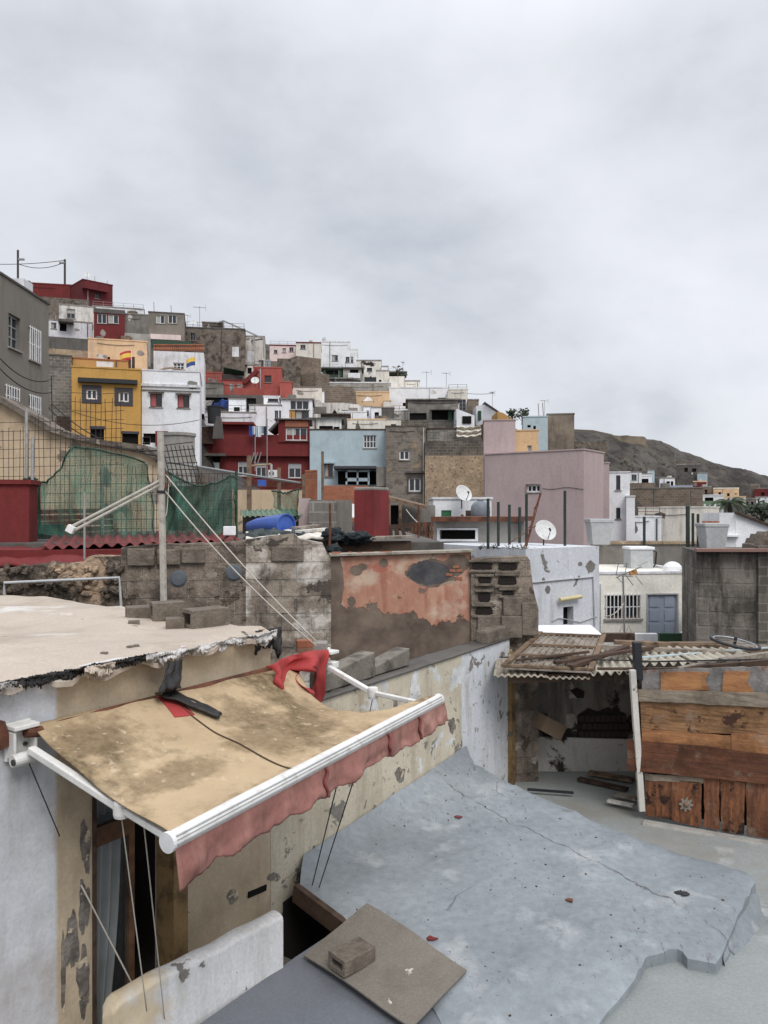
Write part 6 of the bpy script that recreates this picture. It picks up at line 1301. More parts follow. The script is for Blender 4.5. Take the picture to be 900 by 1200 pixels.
# arms
def arm(pts, nm):
    a = MB().bar(pts[0], pts[1], .055, .045).build('arm', m_wp, aw, bevel=.008); MB().bar(pts[1], pts[2], .045, .04).build('forearm', m_wp, a, bevel=.008)
    MB().lathe(pts[1] - V(0, 0, .05), [(.045, 0), (.05, .02), (.05, .08), (.045, .1)], 14).build('elbow', m_wp, a)
    return a
E1 = ML + V(0, 0, -.07); E3 = BL + V(0, 0, -.02)
arm([Wp(36, 878, .15), P(143, 947, 4.44), E3 + (BR - BL).normalized() * .04], 'l')
arm([Wp(385, 782, .14), P(437, 812, 7.1), P(492, 824, 6.75)], 'r')
# left bracket: cast plates
br = MB(); c0 = Wp(24, 868, .05)
def wbx(mb, s_, z, o0, o1, ds, dz): mb.hexa([at(s_ - ds, z - dz, o0), at(s_ + ds, z - dz, o0), at(s_ + ds, z - dz, o1), at(s_ - ds, z - dz, o1)], [at(s_ - ds, z + dz, o0), at(s_ + ds, z + dz, o0), at(s_ + ds, z + dz, o1), at(s_ - ds, z + dz, o1)])
sb = c0.dot(WU); zb_ = c0.z
wbx(br, sb, zb_, .0, .03, .085, .12); wbx(br, sb, zb_ + .1, .032, .13, .085, .014); wbx(br, sb - .07, zb_ - .01, .032, .11, .01, .085); wbx(br, sb + .07, zb_ - .01, .032, .11, .01, .085)
br.lathe(at(sb - .085, zb_ - .1, .1), [(.042, 0), (.042, .17)], 16, WU.to_track_quat('Z', 'Y').to_matrix())
bk = br.build('wall_bracket', m_wp, aw, bevel=.006)
hd = MB()
for (ds, dz) in ((-.05, .05), (.04, .05), (-.05, -.04), (.04, -.03)): hd.lathe(at(sb + ds, zb_ + dz, .031), [(.014, 0), (.014, .012)], 8, WN.to_track_quat('Z', 'Y').to_matrix())
hd.lathe(at(sb - .09, zb_ - .1, .13), [(.02, -.01), (.02, .0)], 10, WU.to_track_quat('Z', 'Y').to_matrix()); hd.build('bolt', M['dsteel'], bk)
mb = MB(); mb.tube([Wp(30, 858, .1), Wp(48, 857, .1)], .035, 10); mb.build('roller_end', M['rust'], aw)
MB().tube([Wp(40, 856, .07), Wp(386, 767, .07)], .03, 12).build('roller_tube', M['rust'], aw)
rb = MB(); c1 = Wp(384, 772, .05); s1_ = c1.dot(WU); wbx(rb, s1_, c1.z, 0, .03, .07, .1); wbx(rb, s1_, c1.z + .07, .032, .14, .07, .015); wbx(rb, s1_, c1.z - .05, .032, .15, .05, .03); rb.build('wall_bracket', m_wp, aw, bevel=.006)
# loose red cloth at the right end
def redc(u, v):
    a = Wp(311 + 73 * u, 781 - 19 * u - 5 * math.sin(u * 3.1), .16 + .05 * math.sin(u * 12)); L_ = np.interp(u, [0, .2, .45, .7, 1], [.16, .45, .12, .16, .62])
    p = a - V(0, 0, L_ * v) + WN * (.12 * v * math.sin(u * 11 + .6) + .08 * math.sin(v * 3) + .03 * nz(u * 6, v * 5)) + WU * (-.12 * v * u + .03 * math.sin(v * 7 + u * 9))
    return p
MB().grid(redc, 50, 22).build('loose_red_cloth', m_redc, label='bright red torn awning cloth bunched at the right bracket', cat='cloth', smooth=True, solid=.006)
def redc2(u, v):
    a = fab(.985, .02 + .34 * u); return a + V(0, 0, .02 - .16 * v * (1 - .3 * u)) + WU * (.05 * math.sin(v * 5 + u * 7) + .08 * v) + WN * .03 * math.sin(u * 10)
MB().grid(redc2, 24, 10).build('torn_edge', m_redc, aw, smooth=True, solid=.005)

# ---------------------------------------------------------------- grey roof
ssm = lambda t: (lambda k: k * k * (3 - 2 * k))(min(1, max(0, t)))
zfl = lambda x, y: FLOOR + .015 * nz(x, y, 6) + .37 * ssm((7.9 - y) / 1.6)
def zs(x, y):
    p = V(x, y, 0); o = p.dot(WN) + 5.6 * .832
    return -3.39 + .07 * (y - 7.15) + .16 * math.exp(-max(o, 0) / .16) + .02 * nz(x * .9, y * .9, 4) + .008 * nz(x * 3, y * 3, 5) + .02 * math.exp(-((o - 2.3) / .12) ** 2)
def onS(px, py, f=zs):
    z = -3.4
    for _ in range(12): p = Pz(px, py, z); z = f(p.x, p.y)
    return V(p.x, p.y, z)
wall_pts = [at(s_, 0, .012) for s_ in np.linspace(Ws(352) + .02, Ws(546), 16)]
edge = [(556, 893), (575, 903), (600, 917), (640, 934), (680, 951), (720, 970), (760, 985), (800, 998), (840, 1008), (880, 1022), (886, 1030), (878, 1045), (870, 1060), (862, 1078), (854, 1097), (846, 1114), (838, 1124), (820, 1121), (805, 1118), (800, 1110), (793, 1108), (778, 1112), (758, 1117), (752, 1130), (745, 1143), (722, 1170), (700, 1195), (670, 1235), (640, 1275), (560, 1290), (540, 1230), (500, 1165), (470, 1120), (440, 1097), (410, 1080), (380, 1056), (352, 1034)]
ol = [V(p.x, p.y, 0) for p in wall_pts] + [onS(*e) for e in edge]
ol = resample([V(p.x, p.y, 0) for p in ol], .14); rd = random.Random(1); ol = [p + V(rd.gauss(0, .005), rd.gauss(0, .005), 0) for p in ol]
OE = [Vector((p.x, p.y)) for p in ol]
def zedge2(x, y):
    p = Vector((x, y)); d = 9
    d = min((p - a).length for a in OE)
    o = V(x, y, 0).dot(WN) + 5.6 * .832
    return zs(x, y) - (.03 * math.exp(-d / .05) if o > .1 else 0)
def roof_mat():
    t = NT('grey_waterproof_paint')
    col = t.mix(t.ramp(t.noise(.8, 6), .3, .7), s(119, 127, 133), s(150, 158, 163))
    col = t.mix(t.math('MULTIPLY', t.ramp(t.noise(.55, 7, t.map(1, 1, 1, loc=(1, 6, 0)), .62), .45, .65), .4), col, s(104, 110, 114))
    col = t.mix(t.math('MULTIPLY', t.ramp(t.noise(1.6, 8, t.map(1, 1, 1, loc=(3, 1, 0))), .56, .68), .6), col, s(182, 184, 185))
    col = t.mix(t.math('MULTIPLY', t.ramp(t.noise(3.6, 9, rough=.68), .62, .68), .65), col, s(112, 114, 116))
    mp = t.n.new('ShaderNodeMapping'); mp.inputs['Rotation'].default_value = (0, 0, R(-34)); mp.inputs['Scale'].default_value = (5, 1.2, 1); t.l(t.tc.outputs['Object'], mp.inputs[0])
    sc_ = t.ramp(t.noise(5, 7, mp.outputs[0], .7), .6, .64); col = t.mix(t.math('MULTIPLY', t.math('MULTIPLY', sc_, t.ramp(t.noise(.9, 5, t.map(1, 1, 1, loc=(5, 9, 0))), .48, .62)), .75), col, s(92, 90, 88))
    col = t.mix(.4, col, t.mix(1.0, col, t.ramp(t.noise(13, 7, rough=.7), .3, .7, (.6, .6, .6, 1), (1.35, 1.35, 1.35, 1)), 'MULTIPLY'))
    vo = t.n.new('ShaderNodeTexVoronoi'); vo.feature = 'DISTANCE_TO_EDGE'; vo.inputs['Scale'].default_value = .45
    ds = t.n.new('ShaderNodeMix'); ds.data_type = 'RGBA'; ds.inputs[0].default_value = .16; nn = t.n.new('ShaderNodeTexNoise'); nn.inputs['Scale'].default_value = 2.5; nn.inputs['Detail'].default_value = 8; t.l(t.tc.outputs['Object'], nn.inputs['Vector'])
    t.l(t.tc.outputs['Object'], ds.inputs[6]); t.l(nn.outputs['Color'], ds.inputs[7]); t.l(ds.outputs[2], vo.inputs['Vector'])
    cr = t.math('MULTIPLY', t.ramp(vo.outputs['Distance'], .0012, .0034, (1, 1, 1, 1), (0, 0, 0, 1)), t.ramp(t.noise(1.1, 3), .56, .64)); col = t.mix(t.math('MULTIPLY', cr, .5), col, s(84, 78, 72))
    W_ = V(1.5, 7, -4.6); pa, pb = onS(585, 955) - W_, onS(852, 1092) - W_; dd = (pb - pa); dd.z = 0; dd.normalize(); sp = t.n.new('ShaderNodeSeparateXYZ'); t.l(t.tc.outputs['Object'], sp.inputs[0])
    sd = t.math('ADD', t.math('MULTIPLY', t.math('SUBTRACT', sp.outputs[0], pa.x), -dd.y), t.math('MULTIPLY', t.math('SUBTRACT', sp.outputs[1], pa.y), dd.x))
    sd = t.math('ABSOLUTE', t.math('ADD', sd, t.math('MULTIPLY', t.math('SUBTRACT', t.noise(1.3, 9, rough=.6), .5), .5)))
    ln = t.ramp(sd, .004, .011, (1, 1, 1, 1), (0, 0, 0, 1)); ln = t.math('MULTIPLY', ln, t.ramp(t.noise(2.1, 4), .38, .5)); cr = t.math('MAXIMUM', cr, ln)
    col = t.mix(t.math('MULTIPLY', ln, .8), col, s(84, 78, 72))
    spk = t.ramp(t.noise(22, 4, rough=.7), .655, .68); col = t.mix(t.math('MULTIPLY', spk, .7), col, s(78, 74, 70))
    red = t.ramp(t.noise(2.3, 6, t.map(1, 1, 1, loc=(7, 2, 0)), .6), .735, .74); col = t.mix(red, col, s(122, 64, 52))
    t.l(col, t.b.inputs['Base Color']); t.l(t.ramp(t.noise(2, 5), .35, .65, (.38, .38, .38, 1), (.62, .62, .62, 1)), t.b.inputs['Roughness']); t.b.inputs['Specular IOR Level'].default_value = .4
    h = t.math('SUBTRACT', t.math('ADD', t.math('MULTIPLY', t.noise(9, 7), .5), t.math('MULTIPLY', t.noise(2.2, 5), .9)), cr); t.l(t.bump(h, .42, .03).outputs[0], t.b.inputs['Normal']); return t.m
m_roof = roof_mat()
gr_ = thing('sloping_annexe', 'large sloping grey painted roof slab filling the foreground', 'flat roof', (1.5, 7, -4.6))
cdt(ol, zedge2, .09, .1).build('roof_slab', m_roof, gr_, smooth='auto')
sk_ = MB()
for es in ([(883, 1026), (880, 1042), (873, 1056), (867, 1068), (862, 1078), (857, 1090), (852, 1102), (848, 1114)],):
    sp3 = []
    for i, e_ in enumerate(es):
        p = onS(*e_); a_ = onS(*es[max(0, i - 1)]); b_ = onS(*es[min(len(es) - 1, i + 1)]); d_ = (b_ - a_); d_.z = 0; d_.normalize(); o_ = V(-d_.y, d_.x, 0)
        if o_.dot(V(1, .25, 0)) < 0: o_ = -o_
        z_ = zfl(p.x, p.y); o_ = o_ * min(1, (len(es) - 1 - i) / 4 + .1); sp3.append([p - o_ * .03 - V(0, 0, .05), p + o_ * .05 - V(0, 0, .08 + (p.z - z_) * .3), p + o_ * .07 + V(0, 0, (z_ - p.z) * .8), p + o_ * .13 + V(0, 0, z_ - p.z - .015)])
    for i in range(len(sp3) - 1):
        for j in range(3): sk_.quad(sp3[i][j], sp3[i + 1][j], sp3[i + 1][j + 1], sp3[i][j + 1])
sk_.build('mortar_skirt', m_roof, gr_, smooth=True)
# supporting block under the slab, set back from its edge
cx = sum(p.x for p in ol) / len(ol); cy = sum(p.y for p in ol) / len(ol); c_ = V(cx, cy, 0)
inn = [c_ + (p - c_) * .9 for p in [V(q_.x, q_.y, 0) for q_ in [onS(*e) for e in edge[2:-3]] + wall_pts[4:]]]
cdt(inn, lambda x, y: zs(x, y) - .21, .6, .8).build('base', weather('grey_base_paint', s(130, 136, 142)), gr_)
mb = MB(); a, b = onS(346, 1032), onS(412, 1082); mb.bar(a - V(0, 0, .1), b - V(0, 0, .1), .06, .16); mb.build('edge_board', M['wood_dark'], gr_, bevel=.005)
mb = MB()
for (pts) in ([(716, 965), (760, 984)],): pass
mb = MB(); mb.hexa([at(Ws(331), -5.2, .004), at(Ws(420), -5.2, .004), at(Ws(420), -5.2, .014), at(Ws(331), -5.2, .014)], [at(Ws(331), -3.56, .004), at(Ws(420), -3.5, .004), at(Ws(420), -3.5, .014), at(Ws(331), -3.56, .014)]); mb.build('painted_shade_lining', weather('painted_pit_shade', s(40, 36, 34)), gr_)  # added dark sheet: the pit's shade painted over the wall face
# lower roof bottom-left, and the sheet
ZL = -3.54
lo = [Pz(x, y, ZL) for x, y in ((330, 1133), (345, 1122), (398, 1088), (440, 1100), (500, 1160), (560, 1260), (520, 1420), (150, 1420), (60, 1330), (150, 1260), (232, 1200))]
m_lroof = weather('slate_roof_paint', s(112, 117, 125), var=.08, vs=1, stain=(s(96, 100, 106), .6, 2, .5, .7), peels=[(s(176, 178, 180), 5, .7, .01, .1)], fine=.1, rough=.6, bump=.4, bs=6, bd=.02)
cdt(resample([V(p.x, p.y, 0) for p in lo], .3), lambda x, y: ZL + .015 * nz(x, y, 2), .3, .9).build('lower_roof', m_lroof, label='lower slate grey painted roof at the bottom left', cat='roof')
sh = [onS(430, 1063) + V(0, 0, .03), onS(547, 1141) + V(0, 0, .035), Pz(482, 1203, -3.46), Pz(356, 1120, -3.5)]
shf = lambda u, v: (sh[3].lerp(sh[0], u)).lerp(sh[2].lerp(sh[1], u), v) + V(0, 0, .012 * math.sin(v * 5) + .01 * nz(u * 3, v * 3, 8))
m_sheet = weather('worn_fibre_sheet', s(128, 120, 108), var=.1, vs=2, stain=(s(92, 84, 74), .5, 2, .5, .66), peels=[(s(196, 188, 176), 5, .66, .01, 0), (s(120, 74, 48), 1.8, .69, .02, 0)], fine=.2, fs=60, rough=.8)
MB().grid(shf, 20, 24).build('fibre_sheet', m_sheet, label='loose grey fibre cement sheet lying across the roof edge', cat='sheet', solid=.012)
p = shf(.2, .36); hollow_block('hollow_brick', 'broken hollow brick weighing down the loose sheet', p + V(0, 0, .012), .72, (.3, .2, .12), tilt=.04)
# rubbish on roof
for i, (x, y) in enumerate(((537, 958), (668, 1056), (506, 1101), (880, 1098), (797, 1047), (803, 1049))):
    rd = random.Random(i); pz_ = onS(x, y) if x < 860 else Pz(x, y, FLOOR + .32)
    MB().prism([pz_ + V(math.cos(a) * .05 * rd.uniform(.4, 1.1), math.sin(a) * .05 * rd.uniform(.4, 1.1), .004) for a in (0, .9, 1.8, 2.9, 3.8, 4.9)], V(0, 0, .008)).build('paint_flake', [m_redsheet, M['rust'], M['red'], M['wood'], M['black'], M['black']][i], label=['red star shaped paint flake near the parapet', 'rust coloured flake lying mid roof', 'small red flake near the loose sheet', 'brown scrap on the lower floor at right', 'larger of two black scraps on the right of the roof', 'smaller of two black scraps on the right of the roof'][i], cat='flake')
gt = MB(); rd = random.Random(31)
cl_ = [(rd.uniform(-.6, 3.2), rd.uniform(5, 9.6)) for _ in range(26)]
for i in range(550):
    if i % 3: x, y = rd.choice(cl_); x += rd.gauss(0, .22); y += rd.gauss(0, .22)
    else: x = rd.uniform(-.6, 3.2); y = rd.uniform(5.0, 9.6)
    o_ = V(x, y, 0).dot(WN) + 5.6 * .832
    if o_ < .05 or not (-.9 + .78 * (y - 5) * 0 < x): continue
    px_ = 450 + F * x / y
    if any((Vector((x, y)) - e_).length < .12 for e_ in OE): continue
    c_ = False; n_ = len(OE)
    for k in range(n_):
        a_, b_ = OE[k], OE[k - 1]
        if (a_.y > y) != (b_.y > y) and x < (b_.x - a_.x) * (y - a_.y) / (b_.y - a_.y) + a_.x: c_ = not c_
    if c_:
        k = .0022 + .007 * rd.random() ** 4; gt.box(V(x, y, zs(x, y) + k * .3), (k * 2.2, k * 1.4, k), rd.uniform(0, 3))
gt.build('roof_grit', M['wood_dark'], kind='stuff', label='scattered grit and chips on the grey roof', weld=False)
# low white wall before the door
lw = thing('low_white_wall', 'low thick white wall with rounded end before the doorway', 'wall', Pz(230, 1160, FLOOR))
a = Pz(324, 1068, -3.13); b = Pz(138, 1163, -3.13); dv = (b - a).normalized(); nv = V(dv.y, -dv.x, 0); nv = nv if nv.y > 0 else -nv
b2 = b + dv * .1
m_low = weather('low_wall_paint', s(218, 218, 218), var=.05, streak=(s(150, 140, 124), .5, .5, .72), peels=[(s(120, 114, 108), 3.4, .63, .012, .5), (s(206, 186, 150), .9, .56, .08, 0)], bump=.4, bs=6, bd=.02)
def lowf(u, v):
    c_ = a.lerp(b2, u); w = .075 if u < .96 else .075 * max(.12, max(0, 1 - ((u - .96) / .04) ** 2) ** .5)
    ang = v * math.pi; zt_ = -3.13 + .02 * nz(u * 6, 2) - (.1 * max(0, (u - .93) / .07) ** 2)
    if v < .25: return V(c_.x, c_.y, 0) - nv * w + V(0, 0, FLOOR + (zt_ - .05 - FLOOR) * v / .25)
    if v > .75: return V(c_.x, c_.y, 0) + nv * w + V(0, 0, zt_ - .05 + (FLOOR - zt_ + .05) * (v - .75) / .25)
    k = (v - .25) / .5 * math.pi; return V(c_.x, c_.y, 0) - nv * w * math.cos(k) + V(0, 0, zt_ - .05 + .05 * max(0, math.sin(k)) ** .6)
mb = MB().grid(lowf, 50, 40); mb.prism([lowf(0, v / 20) for v in range(21)], dv * -.004); mb.prism([lowf(1, v / 20) for v in range(21)], dv * .004); mb.build('wall', m_low, lw, smooth=False)
# floor of the terrace behind it
mb = MB(); mb.hexa([at(Ws(-260), -4.2, 0), at(Ws(322), -4.2, 0), at(Ws(322), -4.2, 1.2), at(Ws(-260), -4.2, 1.2)], [at(Ws(-260), FLOOR - .02, .002), at(Ws(322), FLOOR - .02, .002), at(Ws(322), FLOOR - .02, 1.2), at(Ws(-260), FLOOR - .02, 1.2)]); mb.build('door_terrace_floor', M['conc'], kind='structure')
# terrace floor round the roof
fl = [V(.9, 9.55, 0), at(Ws(560), 0, .02), at(Ws(626), 0, .0), V(9, 13.2, 0), V(10, 3, 0), V(1.2, 3, 0), V(1.1, 4.6, 0), V(1.5, 6.2, 0), V(1.7, 7.4, 0)]
m_floor = weather('pale_terrace_paint', s(142, 147, 145), var=.12, vs=.7, stain=(s(136, 126, 110), .6, .9, .48, .68), peels=[(s(172, 176, 174), .8, .54, .1, .05), (s(120, 96, 76), 2.2, .68, .03, .05)], fine=.12, rough=.6, bump=.35, bs=5, bd=.02)
cdt(resample([V(p.x, p.y, 0) for p in fl], .4), zfl, .35, .3).build('terrace_floor', m_floor, kind='structure')
# fallen scraps on floor of the shed
for i, (x0, y0, x1, y1, w, m) in enumerate(((678, 912, 735, 925, .12, 'wood_dark'), (690, 905, 742, 914, .16, 'wood'), (618, 925, 672, 929, .03, 'black'), (712, 938, 742, 944, .08, 'white_old'), (720, 930, 746, 936, .12, 'wood_grey'))):
    MB().bar(Pz(x0, y0, FLOOR + .04 + .012 * i), Pz(x1, y1, FLOOR + .04 + .012 * i), w, .03).build('fallen_plank', M[m], label=['dark fallen plank on the shed floor, furthest left', 'brown fallen plank at the back of the shed floor', 'thin black strip on the shed floor', 'white painted slat at the foot of the shack', 'grey plank on the floor beside the white post'][i], cat='plank')

# ---------------------------------------------------------------- shed and wooden shack
sd = thing('corrugated_shed', 'open ruined shed with corrugated roof in the terrace corner', 'shed', V(3, 11, FLOOR))
YB = 11.75
m_back = weather('sooty_white_plaster', s(200, 194, 184), var=.08, streak=(s(120, 108, 92), .55, .5, .7), peels=[(s(56, 50, 46), 1.1, .57, .03, .4), (s(150, 142, 132), 2.6, .63, .03, .2)], bump=.5, bs=6, bd=.02)
mb = MB(); xl = P(622, 0, YB).x; xr = P(990, 0, YB).x; mb.hexa([V(xl, YB, -4.4), V(xr, YB, -4.4), V(xr, YB + .25, -4.4), V(xl, YB + .25, -4.4)], [V(xl, YB, -2.06), V(xr, YB, -2.06), V(xr, YB + .25, -2.06), V(xl, YB + .25, -2.06)]); mb.build('back_wall', weather('sooty_shaded_plaster', s(136, 128, 118), var=.2, streak=(s(70, 62, 54), .8, .44, .62), stain=(s(48, 43, 39), .9, 1.1, .48, .62), peels=[(s(44, 40, 37), 1.6, .58, .03, .4), (s(176, 168, 156), 2.1, .6, .04, .2)], bump=.6, bs=6, bd=.03), sd)  # plaster colour holds soot and also the painted shadow under the shed roof
mb = MB(); mb.hexa([V(xl, YB - .06, FLOOR), V(xr, YB - .06, FLOOR), V(xr, YB - .002, FLOOR), V(xl, YB - .002, FLOOR)], [V(xl, YB - .06, P(0, 862, YB).z), V(xr, YB - .06, P(0, 872, YB).z), V(xr, YB - .002, P(0, 872, YB).z), V(xl, YB - .002, P(0, 862, YB).z)])
mb.build('lower_plaster_band', m_back, sd)
mb = MB(); rd = random.Random(12)
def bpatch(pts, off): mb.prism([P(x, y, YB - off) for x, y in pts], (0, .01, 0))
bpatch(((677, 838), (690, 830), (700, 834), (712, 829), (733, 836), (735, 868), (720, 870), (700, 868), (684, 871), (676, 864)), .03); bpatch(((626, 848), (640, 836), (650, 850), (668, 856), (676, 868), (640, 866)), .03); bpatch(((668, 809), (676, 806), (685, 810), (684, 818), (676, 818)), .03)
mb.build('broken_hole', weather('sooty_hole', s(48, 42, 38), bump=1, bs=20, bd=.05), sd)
mb = MB(); mb.box(P(642, 850, 11.3), (.42, .3, .22), .5, .1, .5); mb.build('cardboard_box', weather('damp_cardboard', s(140, 116, 92)), label='tilted cardboard box in the corner of the shed', cat='box', bevel=.005)
hb = MB()
for i in range(9):
    for j in range(3): hb.box(P(681 + i * 6.2 + 3 * (j % 2), 842 + j * 9, YB - .03), (.07, .06, .09), .05)
hb.build('exposed_brick', weather('sooty_brick', s(64, 54, 48)), sd)
zf = lambda x, y: 0
# corrugated roof: front edge to back edge
m_corr = weather('old_fibre_corrugated', s(164, 154, 136), var=.15, vs=2, stain=(s(96, 84, 70), .8, 2.6, .47, .62), bump=.4, bs=14, bd=.01)
m_corr2 = weather('pale_corrugated', s(184, 176, 158), var=.1, vs=2, stain=(s(140, 128, 110), .6, 2.6, .5, .65), bump=.4, bs=14, bd=.01)
RG = 'corrugated sheets on the shed roof'
zF, zB = -2.14, -2.0
def rf(px, t=0.0): # roof plane: front (t=0) at Y about 10, back (t=1) 11.9
    y = 10.0 + 1.9 * t; return V((px - 450) / F * (10.0 + .0 * t), y, zF + (zB - zF) * t)
corr('corrugated_sheet', m_corr, rf(578), rf(640), V(rf(578).x + .35, 11.9, zB), 8, .014, 'grey corrugated sheet at the left end of the shed roof', 'roof sheet', group=RG)
corr('corrugated_sheet', m_corr, V(rf(640).x, 10.02, zF - .03), V(rf(692).x, 10.02, zF - .03), V(rf(640).x + .2, 11.9, zB - .03), 7, .014, 'corrugated sheet mostly hidden under the old door', 'roof sheet', group=RG)
corr('corrugated_sheet', m_corr2, V(rf(688).x, 10.0, zF + .03), V(rf(748).x, 9.98, zF + .06), V(rf(688).x + .35, 11.6, zB - .03), 6, .028, 'pale corrugated sheet with wavy front edge left of the dark post', 'roof sheet', group=RG)
corr('corrugated_sheet', m_corr2, V(rf(752).x, 10.15, zF + .13), V(rf(818).x, 10.1, zF + .15), V(rf(752).x + .1, 11.6, zB - .02), 6, .028, 'pale corrugated sheet right of the dark post', 'roof sheet', group=RG)
corr('corrugated_sheet', m_corr2, V(rf(816).x, 10.12, zF + .17), V(rf(905).x, 10.0, zF + .17), V(rf(816).x + .1, 11.6, zB), 8, .028, 'pale corrugated sheet at the right edge under the wheel', 'roof sheet', group=RG)
MB().bar(rf(590) + V(.1, .15, -.06), rf(748) + V(0, .15, -.02), .08, .1).build('roof_beam', M['wood_dark'], sd)
MB().bar(V(3.02, 10.1, -2.16), V(5.2, 9.6, -1.86), .08, .1).build('roof_beam', M['wood_dark'], sd)
# old slatted door lying on the roof
od = thing('old_wooden_door', 'weathered grey slatted door lying flat on the shed roof', 'door', rf(640, .4) + V(0, 0, .05))
D0, D1, D2, D3 = P(588, 786, 10.05), P(694, 791, 10.0), P(709, 749, 11.5), P(632, 746, 11.5)
dq = lambda u, v, h=0: (D0.lerp(D1, u)).lerp(D3.lerp(D2, u), v) + V(0, 0, .03 + h)
MB().grid(lambda u, v: dq(u, v), 8, 8).build('panel', M['wood_grey'], od, solid=.02)
sl = MB()
for v in (.03, .32, .62, .97): sl.bar(dq(0, v, .03), dq(1, v, .03), .07, .03)
for u in (.02, .98): sl.bar(dq(u, 0, .035), dq(u, 1, .035), .07, .034)
sl.build('rail', M['wood'], od)
sl = MB()
for i in range(1, 12): sl.bar(dq(i / 12, .05, .02), dq(i / 12, .95, .02), .014, .02)
sl.build('batten', M['wood_grey'], od)
MB().box(P(665, 741, 12.6), (1.0, .7, .06), .05, .12).build('white_board', M['white_clean'], label='flat white board lying behind the old door', cat='board', bevel=.01)
MB().bar(P(700, 747, 12.6), P(744, 747, 12.4), .12, .14).build('dark_beam', M['wood_dark'], label='short dark timber beam behind the shed roof', cat='beam')
BM = [((605, 780, 10.2), (690, 768, 10.6), .05, 'wood_dark', 'thin dark batten lying across the old door'), ((650, 783, 10.1), (770, 762, 10.9), .07, 'wood_dark', 'dark pole slanting over the corrugated sheets'), ((668, 788, 10.02), (735, 762, 10.9), .09, 'wood_dark', 'thick dark broken branch on the shed roof'), ((700, 763, 11), (860, 770, 10.7), .1, 'wood_grey', 'long grey plank lying along the shed roof'), ((720, 759, 11.5), (905, 765, 11.2), .14, 'wood', 'long brown plank at the back of the shed roof'),
      ((745, 777, 10.4), (900, 763, 11.1), .035, 'lblue', 'pale blue pipe lying across the shed roof'), ((585, 776, 10.5), (760, 779, 10.2), .025, 'wire', 'thin black rod along the shed roof front'), ((748, 782, 10.02), (905, 777, 9.9), .03, 'wire', 'black cable along the front of the right sheets'), ((700, 790, 9.95), (905, 788, 9.7), .05, 'wood_dark', 'dark batten under the front of the right sheets'), ((795, 790, 9.8), (868, 772, 10.3), .06, 'wood_grey', 'pale slanting stick on the right sheets'), ((845, 780, 10), (905, 770, 10.4), .09, 'wood_grey', 'short grey plank under the bicycle wheel'), ((770, 761, 11.3), (870, 759, 11.5), .12, 'wood', 'brown plank beside the bicycle wheel')]
for i, (a, b, w, m, lb) in enumerate(BM): MB().bar(P(*a) + V(0, 0, .07), P(*b) + V(0, 0, .05), w, w * .6).build('loose_batten', M[m], label=lb, cat='batten', bevel=.004, group='loose timber and rods on the shed roof')
# bicycle wheel lying
wc = P(860, 759, 10.9); wr = thing('bicycle_wheel', 'bicycle wheel lying flat on the shed roof', 'wheel', wc); Mw = Matrix.Rotation(R(8), 3, 'Y') @ Matrix.Rotation(R(6), 3, 'X'); RW = .32
def ring(r, rr, n=48, seg=8): 
    return MB().grid(lambda u, v: wc + Mw @ V((r + rr * math.cos(v * 2 * math.pi)) * math.cos(u * 2 * math.pi), (r + rr * math.cos(v * 2 * math.pi)) * math.sin(u * 2 * math.pi), rr * math.sin(v * 2 * math.pi) + .08), n, seg)
ring(RW, .022).build('tyre', M['black'], wr, smooth=True); ring(RW - .03, .011).build('rim', M['steel'], wr, smooth=True)
sp_ = MB()
for i in range(24): a_ = i / 24 * 2 * math.pi; sp_.tube([wc + Mw @ V(.02 * math.cos(a_ + .8), .02 * math.sin(a_ + .8), .08 + (.025 if i % 2 else -.025)), wc + Mw @ V((RW - .03) * math.cos(a_), (RW - .03) * math.sin(a_), .08)], .002, 3)
sp_.build('spokes', M['steel'], wr); MB().tube([wc + Mw @ V(0, 0, .02), wc + Mw @ V(0, 0, .16)], .022, 10).build('hub', M['black'], wr)
# posts
MB().bar(P(752, 950, 9.85), P(741, 785, 9.8), .075, .07).build('white_post', weather('flaking_white_post', s(206, 200, 190), peels=[(s(110, 84, 62), 3, .56, .03, .3)]), label='leaning white painted post at the shed corner', cat='post', bevel=.005)
MB().bar(P(748, 796, 9.9), P(746, 752, 9.9), .1, .1).build('charred_post', M['black'], label='short charred black post above the white one', cat='post', bevel=.01)
# shack boards: plane through (745, Y 9.9) (900, Y 9.25)
def Sp(px, py, off=0.0):
    a = P(745, 600, 9.9); b = P(900, 600, 9.25); u = (b - a).normalized(); n = V(-u.y, u.x, 0); a = a - n * off
    k = (px - 450) / F; s_ = (k * a.y - a.x) / (u.x - k * u.y); Y = a.y + u.y * s_; return V(k * Y, Y, (600 - py) / F * Y)
SN = (Sp(900, 600) - Sp(745, 600)).normalized(); SN = V(-SN.y, SN.x, 0)
sk = thing('wooden_shack', 'patchwork shack of rusty brown boards at the right edge', 'shack', Sp(830, 975))
def woodmat(name, c, c2, grain=(1, 1, 9), rot=None):
    t = NT(name); g = t.noise(3, 8, t.map(*grain), .65, .5); col = t.mix(t.ramp(g, .35, .65), c, c2)
    col = t.mix(t.math('MULTIPLY', t.ramp(t.noise(2.2, 8, rough=.68), .46, .62), .8), col, mul(c, .3)); col = t.mix(t.math('MULTIPLY', t.ramp(t.noise(3.1, 8, t.map(1, 1, 1, loc=(4, 4, 4)), .68), .57, .68), .4), col, s(150, 136, 120))
    if rot: col = t.mix(t.ramp(t.noise(4, 9, rough=.7), .56, .6), col, rot)
    t.l(col, t.b.inputs['Base Color']); t.b.inputs['Roughness'].default_value = .75; t.b.inputs['Specular IOR Level'].default_value = .3; t.l(t.bump(t.math('ADD', g, t.noise(20, 5)), .6, .015).outputs[0], t.b.inputs['Normal']); return t.m
